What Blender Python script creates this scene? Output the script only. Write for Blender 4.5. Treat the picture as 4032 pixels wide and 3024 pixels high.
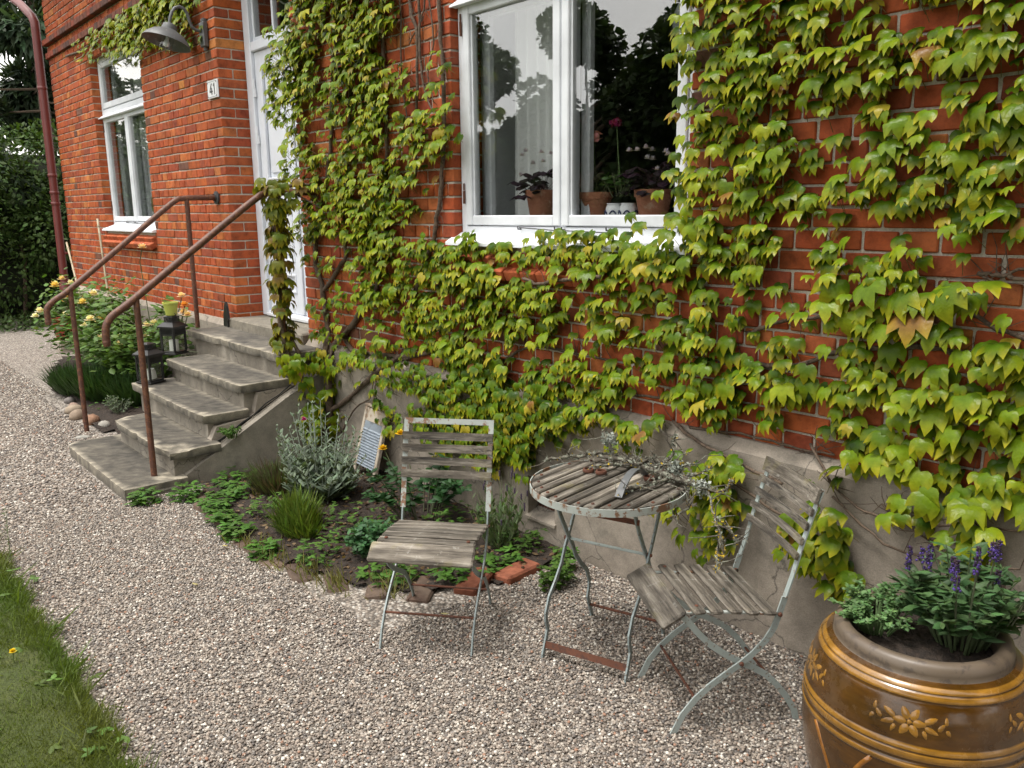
import bpy, math, random
import numpy as np
from mathutils import Matrix, Vector

random.seed(7)
RNG = np.random.default_rng(7)
for _o in list(bpy.data.objects):
    bpy.data.objects.remove(_o)
SC = bpy.context.scene
COL = SC.collection
PI = math.pi

# ------------------------------------------------------------------ camera
# World: the house front is the plane y = 0 (facing -y), x runs along it, z up, metres.
cam_data = bpy.data.cameras.new('camera')
cam = bpy.data.objects.new('camera', cam_data)
COL.objects.link(cam)
cam_data.sensor_width = 36.0
cam_data.lens = 29.286
cam_data.clip_start = 0.05
cam_data.clip_end = 600.0
_r = Vector((0.6512, 0.7589, -0.0103))
_f = Vector((-0.7444, 0.6354, -0.2048))
_f.normalize()
_r = (_r - _f * _r.dot(_f)).normalized()
_u = _r.cross(_f)
_m = Matrix((( _r.x, _u.x, -_f.x, 0.0), (_r.y, _u.y, -_f.y, -2.84), (_r.z, _u.z, -_f.z, 1.72), (0, 0, 0, 1)))
cam.matrix_world = _m
SC.camera = cam

# ------------------------------------------------------------------ sky, sun, exposure (bright overcast)
SUN_EL, SUN_AZ = math.radians(72), math.radians(250)   # azimuth of the sun, from +x counter-clockwise
world = bpy.data.worlds.new('World')
SC.world = world
world.use_nodes = True
wn = world.node_tree.nodes
wl = world.node_tree.links
wn.clear()
w_out = wn.new('ShaderNodeOutputWorld')
w_bg = wn.new('ShaderNodeBackground')
w_sky = wn.new('ShaderNodeTexSky')
w_sky.sky_type = 'NISHITA'
w_sky.sun_disc = False
w_sky.sun_elevation = SUN_EL
w_sky.sun_rotation = math.radians(90) - SUN_AZ
w_sky.dust_density = 3.0
w_hs = wn.new('ShaderNodeHueSaturation')
w_hs.inputs['Saturation'].default_value = 0.22
w_mix = wn.new('ShaderNodeMix')
w_mix.data_type = 'RGBA'
w_mix.inputs[0].default_value = 0.6
w_nz = wn.new('ShaderNodeTexNoise')                          # soft cloud layer over the whole sky
w_nz.inputs['Scale'].default_value = 2.2
w_nz.inputs['Detail'].default_value = 5
w_tc = wn.new('ShaderNodeTexCoord')
wl.new(w_tc.outputs['Generated'], w_nz.inputs['Vector'])
w_cr = wn.new('ShaderNodeValToRGB')
w_cr.color_ramp.elements[0].position, w_cr.color_ramp.elements[1].position = 0.3, 0.7
w_cr.color_ramp.elements[0].color = (0.68, 0.70, 0.73, 1)
w_cr.color_ramp.elements[1].color = (1.0, 0.99, 0.96, 1)
wl.new(w_nz.outputs['Fac'], w_cr.inputs['Fac'])
w_sc = wn.new('ShaderNodeMix')
w_sc.data_type = 'RGBA'
w_sc.blend_type = 'MULTIPLY'
w_sc.inputs[0].default_value = 1.0
w_sc.inputs[7].default_value = (13.6, 13.2, 12.6, 1)
wl.new(w_cr.outputs[0], w_sc.inputs[6])
wl.new(w_sc.outputs[2], w_mix.inputs[7])
wl.new(w_sky.outputs[0], w_hs.inputs['Color'])
wl.new(w_hs.outputs[0], w_mix.inputs[6])
wl.new(w_mix.outputs[2], w_bg.inputs[0])
w_bg.inputs[1].default_value = 0.15
wl.new(w_bg.outputs[0], w_out.inputs[0])

sun_d = bpy.data.lights.new('sun', 'SUN')
sun = bpy.data.objects.new('sun', sun_d)
COL.objects.link(sun)
sun_d.energy = 1.5
sun_d.angle = math.radians(14)
sun_d.color = (1.0, 0.96, 0.9)
_sd = Vector((math.cos(SUN_EL) * math.cos(SUN_AZ), math.cos(SUN_EL) * math.sin(SUN_AZ), math.sin(SUN_EL)))
sun.rotation_euler = _sd.to_track_quat('Z', 'Y').to_euler()

SC.view_settings.view_transform = 'Standard'
SC.view_settings.look = 'None'
SC.view_settings.exposure = 0.92
SC.view_settings.gamma = 1.0
SC.view_settings.use_curve_mapping = False
SC.cycles.max_bounces = 7
SC.cycles.transparent_max_bounces = 12
SC.cycles.diffuse_bounces = 3
SC.cycles.glossy_bounces = 3
SC.cycles.caustics_reflective = False
SC.cycles.caustics_refractive = False
SC.cycles.use_denoising = True


# ------------------------------------------------------------------ helpers
def lin(r, g, b):
    f = lambda c: ((c / 255 + 0.055) / 1.055) ** 2.4 if c > 10 else c / 255 / 12.92
    return (f(r), f(g), f(b))


class MB:
    """Collects vertices, faces and vertex colours; build() links them as one mesh object."""
    def __init__(self):
        self.v, self.f, self.c = [], [], []

    def add(self, vs, fs, col=None, M=None):
        o = len(self.v)
        if M is not None:
            vs = [tuple(M @ Vector(p)) for p in vs]
        self.v += [tuple(p) for p in vs]
        self.f += [tuple(i + o for i in f) for f in fs]
        if col is None:
            col = (0, 0, 0)
        if len(col) and isinstance(col[0], (int, float)):
            self.c += [col] * len(vs)
        else:
            self.c += list(col)
        return self

    def box(self, x0, x1, y0, y1, z0, z1, M=None, col=None):
        vs = [(x0, y0, z0), (x1, y0, z0), (x1, y1, z0), (x0, y1, z0), (x0, y0, z1), (x1, y0, z1), (x1, y1, z1), (x0, y1, z1)]
        return self.add(vs, [(0, 3, 2, 1), (4, 5, 6, 7), (0, 1, 5, 4), (1, 2, 6, 5), (2, 3, 7, 6), (3, 0, 4, 7)], col, M)

    def cbox(self, x0, x1, y0, y1, z0, z1, ch=0.004, M=None, col=None, jit=0.0):
        """Box with chamfered edges (24 vertices); jit roughens the corners."""
        lo, hi = (x0, y0, z0), (x1, y1, z1)
        vs, idx = [], {}
        for sx in (0, 1):
            for sy in (0, 1):
                for sz in (0, 1):
                    s = (sx, sy, sz)
                    base = [hi[k] if s[k] else lo[k] for k in range(3)]
                    inn = [base[k] + (-ch if s[k] else ch) for k in range(3)]
                    j = [random.uniform(-jit, jit) for _ in range(3)] if jit else (0, 0, 0)
                    for a in range(3):
                        p = list(inn)
                        p[a] = base[a]
                        idx[(s, a)] = len(vs)
                        vs.append(tuple(p[k] + j[k] for k in range(3)))
        fs = []
        for a in range(3):
            b, c = (a + 1) % 3, (a + 2) % 3
            for sa in (0, 1):
                q = []
                for sb, sc in ((0, 0), (1, 0), (1, 1), (0, 1)):
                    s = [0, 0, 0]
                    s[a], s[b], s[c] = sa, sb, sc
                    q.append(idx[(tuple(s), a)])
                fs.append(tuple(q) if sa else tuple(reversed(q)))
            for sb in (0, 1):
                for sc in (0, 1):
                    s0, s1 = [0, 0, 0], [0, 0, 0]
                    s0[a], s1[a] = 0, 1
                    s0[b] = s1[b] = sb
                    s0[c] = s1[c] = sc
                    q = [idx[(tuple(s0), b)], idx[(tuple(s1), b)], idx[(tuple(s1), c)], idx[(tuple(s0), c)]]
                    fs.append(tuple(q) if (sb == sc) else tuple(reversed(q)))
        for s in [(i, j, k) for i in (0, 1) for j in (0, 1) for k in (0, 1)]:
            q = [idx[(s, 0)], idx[(s, 1)], idx[(s, 2)]]
            fs.append(tuple(q) if (sum(s) % 2) else tuple(reversed(q)))
        return self.add(vs, fs, col, M)

    def tube(self, pts, rad, n=8, caps=True, col=None, M=None):
        pts = [Vector(p) for p in pts]
        if isinstance(rad, (int, float)):
            rad = [rad] * len(pts)
        vs, fs = [], []
        prev = None
        for i, p in enumerate(pts):
            a = pts[max(i - 1, 0)]
            b = pts[min(i + 1, len(pts) - 1)]
            t = (b - a)
            t = t.normalized() if t.length > 1e-9 else Vector((0, 0, 1))
            if prev is None:
                prev = t.orthogonal().normalized()
            prev = (prev - t * prev.dot(t))
            prev = prev.normalized() if prev.length > 1e-6 else t.orthogonal().normalized()
            w = t.cross(prev)
            for k in range(n):
                an = 2 * PI * k / n
                vs.append(tuple(p + (prev * math.cos(an) + w * math.sin(an)) * rad[i]))
        for i in range(len(pts) - 1):
            for k in range(n):
                k2 = (k + 1) % n
                fs.append((i * n + k, i * n + k2, (i + 1) * n + k2, (i + 1) * n + k))
        if caps:
            fs.append(tuple(reversed(range(n))))
            fs.append(tuple(range((len(pts) - 1) * n, len(pts) * n)))
        return self.add(vs, fs, col, M)

    def strap(self, pts, wdir, w, t, col=None, M=None):
        """Flat bar of width w (along wdir) and thickness t swept along pts (pts in a plane normal to wdir)."""
        pts = [Vector(p) for p in pts]
        wd = Vector(wdir).normalized()
        vs, fs = [], []
        for i, p in enumerate(pts):
            a = pts[max(i - 1, 0)]
            b = pts[min(i + 1, len(pts) - 1)]
            d = (b - a).normalized()
            nn = wd.cross(d).normalized()
            for sw, sn in ((-1, -1), (1, -1), (1, 1), (-1, 1)):
                vs.append(tuple(p + wd * (sw * w / 2) + nn * (sn * t / 2)))
        m = len(pts)
        for i in range(m - 1):
            for k in range(4):
                k2 = (k + 1) % 4
                fs.append((i * 4 + k, i * 4 + k2, (i + 1) * 4 + k2, (i + 1) * 4 + k))
        fs.append((3, 2, 1, 0))
        fs.append(tuple(range((m - 1) * 4, m * 4)))
        return self.add(vs, fs, col, M)

    def lathe(self, prof, n=24, col=None, M=None, cap0=False, cap1=False):
        vs, fs = [], []
        for (rr, z) in prof:
            for k in range(n):
                an = 2 * PI * k / n
                vs.append((rr * math.cos(an), rr * math.sin(an), z))
        for i in range(len(prof) - 1):
            for k in range(n):
                k2 = (k + 1) % n
                fs.append((i * n + k, i * n + k2, (i + 1) * n + k2, (i + 1) * n + k))
        if cap0:
            fs.append(tuple(reversed(range(n))))
        if cap1:
            fs.append(tuple(range((len(prof) - 1) * n, len(prof) * n)))
        return self.add(vs, fs, col, M)

    def prism(self, poly, axis, a0, a1, col=None, M=None):
        """Extrude a 2-D polygon along axis ('x': poly is (y, z); 'y': (x, z); 'z': (x, y))."""
        n = len(poly)
        def pt(p, a):
            return {'x': (a, p[0], p[1]), 'y': (p[0], a, p[1]), 'z': (p[0], p[1], a)}[axis]
        vs = [pt(p, a0) for p in poly] + [pt(p, a1) for p in poly]
        fs = [tuple(range(n)), tuple(reversed(range(n, 2 * n)))]
        for i in range(n):
            j = (i + 1) % n
            fs.append((i, i + n, j + n, j))
        return self.add(vs, fs, col, M)

    def blob(self, c, r, n=8, m=6, jit=0.12, col=None, flat=1.0, M=None, seed=None):
        rg = random.Random(seed) if seed is not None else random
        vs, fs = [], []
        for i in range(1, m):
            th = PI * i / m
            for k in range(n):
                an = 2 * PI * k / n
                s = 1 + rg.uniform(-jit, jit)
                vs.append((c[0] + r[0] * s * math.sin(th) * math.cos(an), c[1] + r[1] * s * math.sin(th) * math.sin(an), c[2] + r[2] * s * math.cos(th)))
        t, b = len(vs), len(vs) + 1
        vs += [(c[0], c[1], c[2] + r[2]), (c[0], c[1], c[2] - r[2])]
        for i in range(m - 2):
            for k in range(n):
                k2 = (k + 1) % n
                fs.append((i * n + k, (i + 1) * n + k, (i + 1) * n + k2, i * n + k2))
        for k in range(n):
            k2 = (k + 1) % n
            fs.append((t, k, k2))
            fs.append((b, (m - 2) * n + k2, (m - 2) * n + k))
        return self.add(vs, fs, col, M)

    def mesh(self, name, mat=None, smooth=False, col=False):
        me = bpy.data.meshes.new(name)
        me.from_pydata(self.v, [], self.f)
        if col:
            ca = me.color_attributes.new('Col', 'FLOAT_COLOR', 'POINT')
            arr = np.ones((len(self.v), 4), dtype=np.float32)
            arr[:, :3] = np.array(self.c, dtype=np.float32)
            ca.data.foreach_set('color', arr.ravel())
        if mat:
            me.materials.append(mat)
        if smooth:
            me.polygons.foreach_set('use_smooth', [True] * len(me.polygons))
        return me

    def build(self, name, mat=None, parent=None, smooth=False, col=False, loc=None, rot=None, auto=None):
        me = self.mesh(name, mat, smooth, col)
        if auto is not None:
            me.polygons.foreach_set('use_smooth', [True] * len(me.polygons))
            try:
                me.set_sharp_from_angle(angle=math.radians(auto))
            except Exception:
                pass
        return link(name, me, parent, loc, rot)


def link(name, me, parent=None, loc=None, rot=None):
    o = bpy.data.objects.new(name, me)
    COL.objects.link(o)
    o.color = (0, 0, 0, 1)
    if parent is not None:
        o.parent = parent
    if loc is not None:
        o.location = loc
    if rot is not None:
        o.rotation_euler = rot
    return o


def tag(o, label, cat, group=None, kind=None):
    o['label'] = label
    o['category'] = cat
    if group:
        o['group'] = group
    if kind:
        o['kind'] = kind
    return o


def thing(name, label, cat, loc=(0, 0, 0), rz=0.0, group=None):
    o = bpy.data.objects.new(name, None)
    o.empty_display_size = 0.1
    COL.objects.link(o)
    o.location = loc
    o.rotation_euler = (0, 0, rz)
    return tag(o, label, cat, group)


def struct(o, label, cat='ground'):
    o['kind'] = 'structure'
    o['label'] = label
    o['category'] = cat
    return o


def stuff_part(o):
    o['kind'] = 'stuff'
    return o


def scatter(name, base_v, base_f, P, R, S, cols, mat, parent=None, attr=None, smooth=False):
    """One mesh of many small pieces: base shape at positions P (n,3), rotations R (n,3,3), scales S (n,) or (n,3), colours (n,3)."""
    base_v = np.asarray(base_v, dtype=np.float32)
    P = np.asarray(P, dtype=np.float32)
    n, m = len(P), len(base_v)
    S = np.asarray(S, dtype=np.float32)
    if S.ndim == 1:
        S = np.repeat(S[:, None], 3, axis=1)
    V = np.einsum('nij,nmj->nmi', np.asarray(R, dtype=np.float32), base_v[None] * S[:, None, :]) + P[:, None, :]
    me = bpy.data.meshes.new(name)
    loops = np.concatenate([np.array(f) for f in base_f])
    ln = np.array([len(f) for f in base_f])
    L = (loops[None, :] + (np.arange(n) * m)[:, None]).ravel()
    cnt = np.tile(ln, n)
    st = np.concatenate([[0], np.cumsum(cnt)[:-1]])
    me.vertices.add(n * m)
    me.vertices.foreach_set('co', V.ravel())
    me.loops.add(len(L))
    me.loops.foreach_set('vertex_index', L.astype(np.int32))
    me.polygons.add(len(cnt))
    me.polygons.foreach_set('loop_start', st.astype(np.int32))
    me.polygons.foreach_set('loop_total', cnt.astype(np.int32))
    if smooth:
        me.polygons.foreach_set('use_smooth', np.ones(len(cnt), dtype=bool))
    ca = me.color_attributes.new('Col', 'FLOAT_COLOR', 'POINT')
    arr = np.ones((n, m, 4), dtype=np.float32)
    arr[:, :, :3] = np.asarray(cols, dtype=np.float32)[:, None, :]
    ca.data.foreach_set('color', arr.ravel())
    if attr is not None:
        a = me.attributes.new('tip', 'FLOAT', 'POINT')
        a.data.foreach_set('value', np.tile(np.asarray(attr, dtype=np.float32), n))
    me.update(calc_edges=True)
    me.validate()
    me.materials.append(mat)
    return link(name, me, parent)


def rotmats(fwd, up):
    """Rotation matrices whose local -y (leaf direction) maps to fwd and local z (blade normal) to about up."""
    fwd = np.asarray(fwd, float)
    up = np.asarray(up, float)
    y = -fwd / np.linalg.norm(fwd, axis=1, keepdims=True)
    z = up - (up * y).sum(1, keepdims=True) * y
    z /= np.linalg.norm(z, axis=1, keepdims=True) + 1e-9
    x = np.cross(y, z)
    return np.stack([x, y, z], axis=2)


def jitter_cols(base, n, v=0.25, h=0.06, rng=None):
    rng = rng or RNG
    b = np.array(base)[None, :]
    k = 1 + rng.uniform(-v, v, (n, 1))
    return np.clip(b * k * (1 + rng.uniform(-h, h, (n, 3))), 0, 1)


# small leaf shapes: base at the origin, tip towards -y, blade normal +z
LEAF_OVAL_V = [(0, 0, 0), (0.26, -0.3, -0.05), (0.24, -0.65, -0.08), (0, -1, -0.1), (-0.24, -0.65, -0.08), (-0.26, -0.3, -0.05), (0, -0.5, 0.03)]
LEAF_OVAL_F = [(0, 6, 1), (1, 6, 2), (2, 6, 3), (3, 6, 4), (4, 6, 5), (5, 6, 0)]
LEAF_MID_V = [(x * 0.62, y, z) for x, y, z in LEAF_OVAL_V]
LEAF_LONG_V = [(0, 0, 0), (0.11, -0.35, 0.0), (0.09, -0.7, -0.04), (0, -1, -0.1), (-0.09, -0.7, -0.04), (-0.11, -0.35, 0.0)]
LEAF_LONG_F = [(0, 5, 1), (5, 4, 2, 1), (4, 3, 2)]
BLADE_V = [(-0.035, 0, 0), (0.035, 0, 0), (0.028, -0.5, 0.03), (-0.028, -0.5, 0.03), (0, -1, 0.12)]
BLADE_F = [(0, 1, 2, 3), (3, 2, 4)]
QUAD_V = [(-0.4, 0, 0), (0.4, -0.1, 0.05), (0.3, -1, 0), (-0.45, -0.85, 0.05)]
QUAD_F = [(0, 3, 2, 1)]


# ------------------------------------------------------------------ materials
def M(name):
    m = bpy.data.materials.new(name)
    m.use_nodes = True
    nt = m.node_tree
    b = nt.nodes['Principled BSDF']
    return m, nt, b


def N(nt, t, **kw):
    n = nt.nodes.new(t)
    for k, v in kw.items():
        setattr(n, k, v)
    return n


def noise(nt, scale, detail=4, rough=0.55, coord='Object', vec=None):
    tc = N(nt, 'ShaderNodeTexCoord')
    nz = N(nt, 'ShaderNodeTexNoise')
    nz.inputs['Scale'].default_value = scale
    nz.inputs['Detail'].default_value = detail
    nz.inputs['Roughness'].default_value = rough
    if vec is None:
        if coord == 'World':
            g = N(nt, 'ShaderNodeNewGeometry')
            nt.links.new(g.outputs['Position'], nz.inputs['Vector'])
        else:
            nt.links.new(tc.outputs[coord], nz.inputs['Vector'])
    else:
        nt.links.new(vec, nz.inputs['Vector'])
    return nz.outputs['Fac']


def noise_col(nt, scale):
    g = N(nt, 'ShaderNodeNewGeometry')
    nz = N(nt, 'ShaderNodeTexNoise')
    nz.inputs['Scale'].default_value = scale
    nz.inputs['Detail'].default_value = 5
    nt.links.new(g.outputs['Position'], nz.inputs['Vector'])
    return nz.outputs['Color']


def ramp(nt, fac, stops, interp='LINEAR'):
    r = N(nt, 'ShaderNodeValToRGB')
    r.color_ramp.interpolation = interp
    e = r.color_ramp.elements
    while len(e) < len(stops):
        e.new(0.5)
    for i, (p, c) in enumerate(stops):
        e[i].position = p
        e[i].color = (*c, 1)
    nt.links.new(fac, r.inputs['Fac'])
    return r.outputs['Color']


def mix(nt, fac, a, b, mode='MIX'):
    n = N(nt, 'ShaderNodeMix')
    n.data_type = 'RGBA'
    n.blend_type = mode
    for sock, v in ((n.inputs[0], fac), (n.inputs[6], a), (n.inputs[7], b)):
        if isinstance(v, (int, float)):
            sock.default_value = v
        elif isinstance(v, tuple):
            sock.default_value = (*v, 1) if len(v) == 3 else v
        else:
            nt.links.new(v, sock)
    return n.outputs[2]


def bump(nt, b, h, strength=0.3, dist=0.01):
    bp = N(nt, 'ShaderNodeBump')
    bp.inputs['Strength'].default_value = strength
    bp.inputs['Distance'].default_value = dist
    nt.links.new(h, bp.inputs['Height'])
    nt.links.new(bp.outputs[0], b.inputs['Normal'])


def mapped(nt, scale, coord='Object'):
    tc = N(nt, 'ShaderNodeTexCoord')
    mp = N(nt, 'ShaderNodeMapping')
    mp.inputs['Scale'].default_value = scale
    nt.links.new(tc.outputs[coord], mp.inputs['Vector'])
    return mp.outputs[0]


def tint(nt):
    """Colour carried by the object (single pieces) or by the vertex colours (joined pieces)."""
    oi = N(nt, 'ShaderNodeObjectInfo')
    at = N(nt, 'ShaderNodeAttribute')
    at.attribute_name = 'Col'
    return mix(nt, 1.0, oi.outputs['Color'], at.outputs['Color'], 'ADD')


def m_brick():
    m, nt, b = M('brick')
    c = tint(nt)
    n1 = noise(nt, 16, 5, 0.65, 'World')
    n2 = noise(nt, 120, 3, 0.6, 'World')
    n3 = noise(nt, 5, 3, 0.5, 'World')
    c = mix(nt, 1.0, c, ramp(nt, n1, [(0.3, (0.55, 0.5, 0.5)), (0.55, (1, 1, 1)), (0.8, (1.25, 1.15, 1.05))]), 'MULTIPLY')
    c = mix(nt, ramp(nt, n2, [(0.55, (0, 0, 0)), (0.75, (0.35, 0.35, 0.35))]), c, (0.10, 0.045, 0.03))
    c = mix(nt, ramp(nt, n3, [(0.45, (0, 0, 0)), (0.75, (0.3, 0.3, 0.3))]), c, (0.13, 0.06, 0.045))
    nt.links.new(c, b.inputs['Base Color'])
    b.inputs['Specular IOR Level'].default_value = 0.2
    b.inputs['Roughness'].default_value = 0.82
    bump(nt, b, n2, 0.35, 0.004)
    return m


def m_mortar():
    m, nt, b = M('mortar')
    n1 = noise(nt, 3, 4, 0.6, 'World')
    n2 = noise(nt, 150, 3, 0.6, 'World')
    c = ramp(nt, n1, [(0.3, (0.40, 0.35, 0.28)), (0.6, (0.52, 0.46, 0.38))])
    c = mix(nt, 0.5, c, ramp(nt, n2, [(0.3, (0.25, 0.24, 0.2)), (0.7, (0.66, 0.62, 0.54))]))
    nt.links.new(c, b.inputs['Base Color'])
    b.inputs['Roughness'].default_value = 0.95
    bump(nt, b, n2, 0.6, 0.004)
    return m


def m_concrete(name, dark=1.0, warm=1.0):
    m, nt, b = M(name)
    n1 = noise(nt, 1.6, 6, 0.6, 'World')
    n2 = noise(nt, 9, 6, 0.7, 'World')
    n3 = noise(nt, 180, 3, 0.6, 'World')
    c = ramp(nt, n1, [(0.25, (0.17 * dark * warm, 0.15 * dark, 0.12 * dark)), (0.5, (0.30 * dark * warm, 0.265 * dark, 0.215 * dark)), (0.75, (0.39 * dark * warm, 0.35 * dark, 0.29 * dark))])
    c = mix(nt, 0.55, c, ramp(nt, n2, [(0.3, (0.5, 0.5, 0.5)), (0.62, (1.2, 1.2, 1.2))]), 'MULTIPLY')
    c = mix(nt, 0.4, c, ramp(nt, n3, [(0.3, (0.55, 0.55, 0.55)), (0.7, (1.3, 1.3, 1.3))]), 'MULTIPLY')
    vo = N(nt, 'ShaderNodeTexVoronoi', feature='DISTANCE_TO_EDGE')
    vo.inputs['Scale'].default_value = 1.7
    wv = N(nt, 'ShaderNodeNewGeometry')
    wa = mix(nt, 0.22, wv.outputs['Position'], noise_col(nt, 6))
    nt.links.new(wa, vo.inputs['Vector'])
    c = mix(nt, ramp(nt, vo.outputs['Distance'], [(0.0, (0.75, 0.75, 0.75)), (0.007, (0, 0, 0))]), c, (0.045, 0.04, 0.034))
    n6 = noise(nt, 3.3, 8, 0.75, 'World')
    c = mix(nt, ramp(nt, n6, [(0.55, (0, 0, 0)), (0.66, (0.5, 0.5, 0.5))]), c, (0.11 * dark, 0.105 * dark, 0.085 * dark))
    nt.links.new(c, b.inputs['Base Color'])
    b.inputs['Roughness'].default_value = 0.93
    h = mix(nt, 0.5, n2, n3)
    bump(nt, b, h, 0.5, 0.008)
    return m


def m_step():
    """Worn step stone: pale sandy rims and scuffs over dark weathered grey."""
    m, nt, b = M('step_stone')
    n1 = noise(nt, 3.2, 7, 0.65, 'World')
    n2 = noise(nt, 22, 6, 0.7, 'World')
    n3 = noise(nt, 160, 3, 0.6, 'World')
    at = N(nt, 'ShaderNodeAttribute')
    at.attribute_name = 'Col'
    c = ramp(nt, n1, [(0.32, (0.05, 0.046, 0.041)), (0.52, (0.1, 0.091, 0.077)), (0.7, (0.21, 0.19, 0.155))])
    sc_ = N(nt, 'ShaderNodeSeparateColor')
    nt.links.new(at.outputs['Color'], sc_.inputs[0])
    c = mix(nt, sc_.outputs[1], c, (0.35, 0.34, 0.33), 'MULTIPLY')
    c = mix(nt, sc_.outputs[0], c, (0.46, 0.41, 0.32))
    c = mix(nt, 0.75, c, ramp(nt, n2, [(0.3, (0.5, 0.5, 0.5)), (0.68, (1.3, 1.28, 1.24))]), 'MULTIPLY')
    c = mix(nt, 0.4, c, ramp(nt, n3, [(0.3, (0.55, 0.55, 0.55)), (0.7, (1.3, 1.3, 1.3))]), 'MULTIPLY')
    nt.links.new(c, b.inputs['Base Color'])
    b.inputs['Roughness'].default_value = 0.92
    bump(nt, b, mix(nt, 0.6, n2, n3), 0.4, 0.006)
    return m


def m_paint(name, col, rough=0.45, wear=0.0, wearcol=(0.2, 0.13, 0.08), scale=14, spec=0.5, metal=0.0, dirt=0.2):
    m, nt, b = M(name)
    n1 = noise(nt, scale, 6, 0.65, 'World')
    n2 = noise(nt, 4, 4, 0.6, 'World')
    c = mix(nt, dirt, col, ramp(nt, n2, [(0.3, tuple(x * 0.55 for x in col)), (0.65, tuple(min(1, x * 1.1) for x in col))]))
    if wear > 0:
        w = ramp(nt, n1, [(0.62 - wear * 0.3, (0, 0, 0)), (0.68 - wear * 0.3, (1, 1, 1))])
        c = mix(nt, w, c, wearcol)
    nt.links.new(c, b.inputs['Base Color'])
    b.inputs['Roughness'].default_value = rough
    b.inputs['Metallic'].default_value = metal
    b.inputs['Specular IOR Level'].default_value = spec
    bump(nt, b, n1, 0.12, 0.003)
    return m


def m_wood():
    """Silvery weathered timber, grain along local x."""
    m, nt, b = M('weathered_wood')
    v = mapped(nt, (4.5, 60, 60))
    n1 = noise(nt, 1.0, 8, 0.72, vec=v)
    v2 = mapped(nt, (2, 9, 9))
    n2 = noise(nt, 1.0, 5, 0.6, vec=v2)
    oi = N(nt, 'ShaderNodeObjectInfo')
    c = ramp(nt, n1, [(0.32, (0.03, 0.025, 0.02)), (0.5, (0.15, 0.132, 0.11)), (0.68, (0.34, 0.315, 0.275))])
    c = mix(nt, 0.9, c, ramp(nt, n2, [(0.34, (0.3, 0.27, 0.23)), (0.6, (1.1, 1.07, 1.02))]), 'MULTIPLY')
    n5 = noise(nt, 1.0, 4, 0.7, vec=mapped(nt, (1.5, 34, 34)))
    c = mix(nt, ramp(nt, n5, [(0.36, (0.85, 0.85, 0.85)), (0.43, (0, 0, 0))]), c, (0.018, 0.015, 0.012))
    n3 = noise(nt, 34, 5, 0.7)
    c = mix(nt, ramp(nt, n3, [(0.6, (0, 0, 0)), (0.72, (0.4, 0.4, 0.4))]), c, (0.42, 0.41, 0.37))
    n4 = noise(nt, 7, 4, 0.6)
    c = mix(nt, ramp(nt, n4, [(0.56, (0, 0, 0)), (0.72, (0.45, 0.45, 0.45))]), c, (0.22, 0.19, 0.07))
    k = N(nt, 'ShaderNodeMath', operation='MULTIPLY_ADD')
    nt.links.new(oi.outputs['Random'], k.inputs[0])
    k.inputs[1].default_value = 0.5
    k.inputs[2].default_value = 0.75
    hs = N(nt, 'ShaderNodeHueSaturation')
    nt.links.new(k.outputs[0], hs.inputs['Value'])
    nt.links.new(c, hs.inputs['Color'])
    nt.links.new(hs.outputs[0], b.inputs['Base Color'])
    b.inputs['Roughness'].default_value = 0.85
    bump(nt, b, n1, 0.9, 0.005)
    return m


def m_leaf(name, rough=0.38, trans=0.28, tipcol=(0.42, 0.36, 0.03), veins=False, spec=0.5):
    m, nt, b = M(name)
    c = tint(nt)
    at = N(nt, 'ShaderNodeAttribute')
    at.attribute_name = 'tip'
    n1 = noise(nt, 40, 3, 0.6, 'World')
    c = mix(nt, at.outputs['Fac'], c, tipcol)
    c = mix(nt, 0.6, c, ramp(nt, n1, [(0.3, (0.7, 0.72, 0.6)), (0.7, (1.2, 1.15, 1.1))]), 'MULTIPLY')
    nt.links.new(c, b.inputs['Base Color'])
    b.inputs['Roughness'].default_value = rough
    b.inputs['Specular IOR Level'].default_value = spec
    if veins:
        bump(nt, b, noise(nt, 70, 2, 0.5, 'World'), 0.5, 0.004)
    tr = N(nt, 'ShaderNodeBsdfTranslucent')
    nt.links.new(mix(nt, 1.0, c, (1.3, 1.25, 0.5), 'MULTIPLY'), tr.inputs['Color'])
    ms = N(nt, 'ShaderNodeMixShader')
    ms.inputs[0].default_value = trans
    out = nt.nodes['Material Output']
    nt.links.new(b.outputs[0], ms.inputs[1])
    nt.links.new(tr.outputs[0], ms.inputs[2])
    nt.links.new(ms.outputs[0], out.inputs['Surface'])
    return m


def m_tinted(name, rough=0.8, bumps=0.3, scale=60):
    m, nt, b = M(name)
    n1 = noise(nt, scale, 4, 0.6, 'World')
    c = mix(nt, 0.6, tint(nt), ramp(nt, n1, [(0.3, (0.6, 0.6, 0.6)), (0.7, (1.25, 1.25, 1.25))]), 'MULTIPLY')
    nt.links.new(c, b.inputs['Base Color'])
    b.inputs['Roughness'].default_value = rough
    bump(nt, b, n1, bumps, 0.004)
    return m


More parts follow.
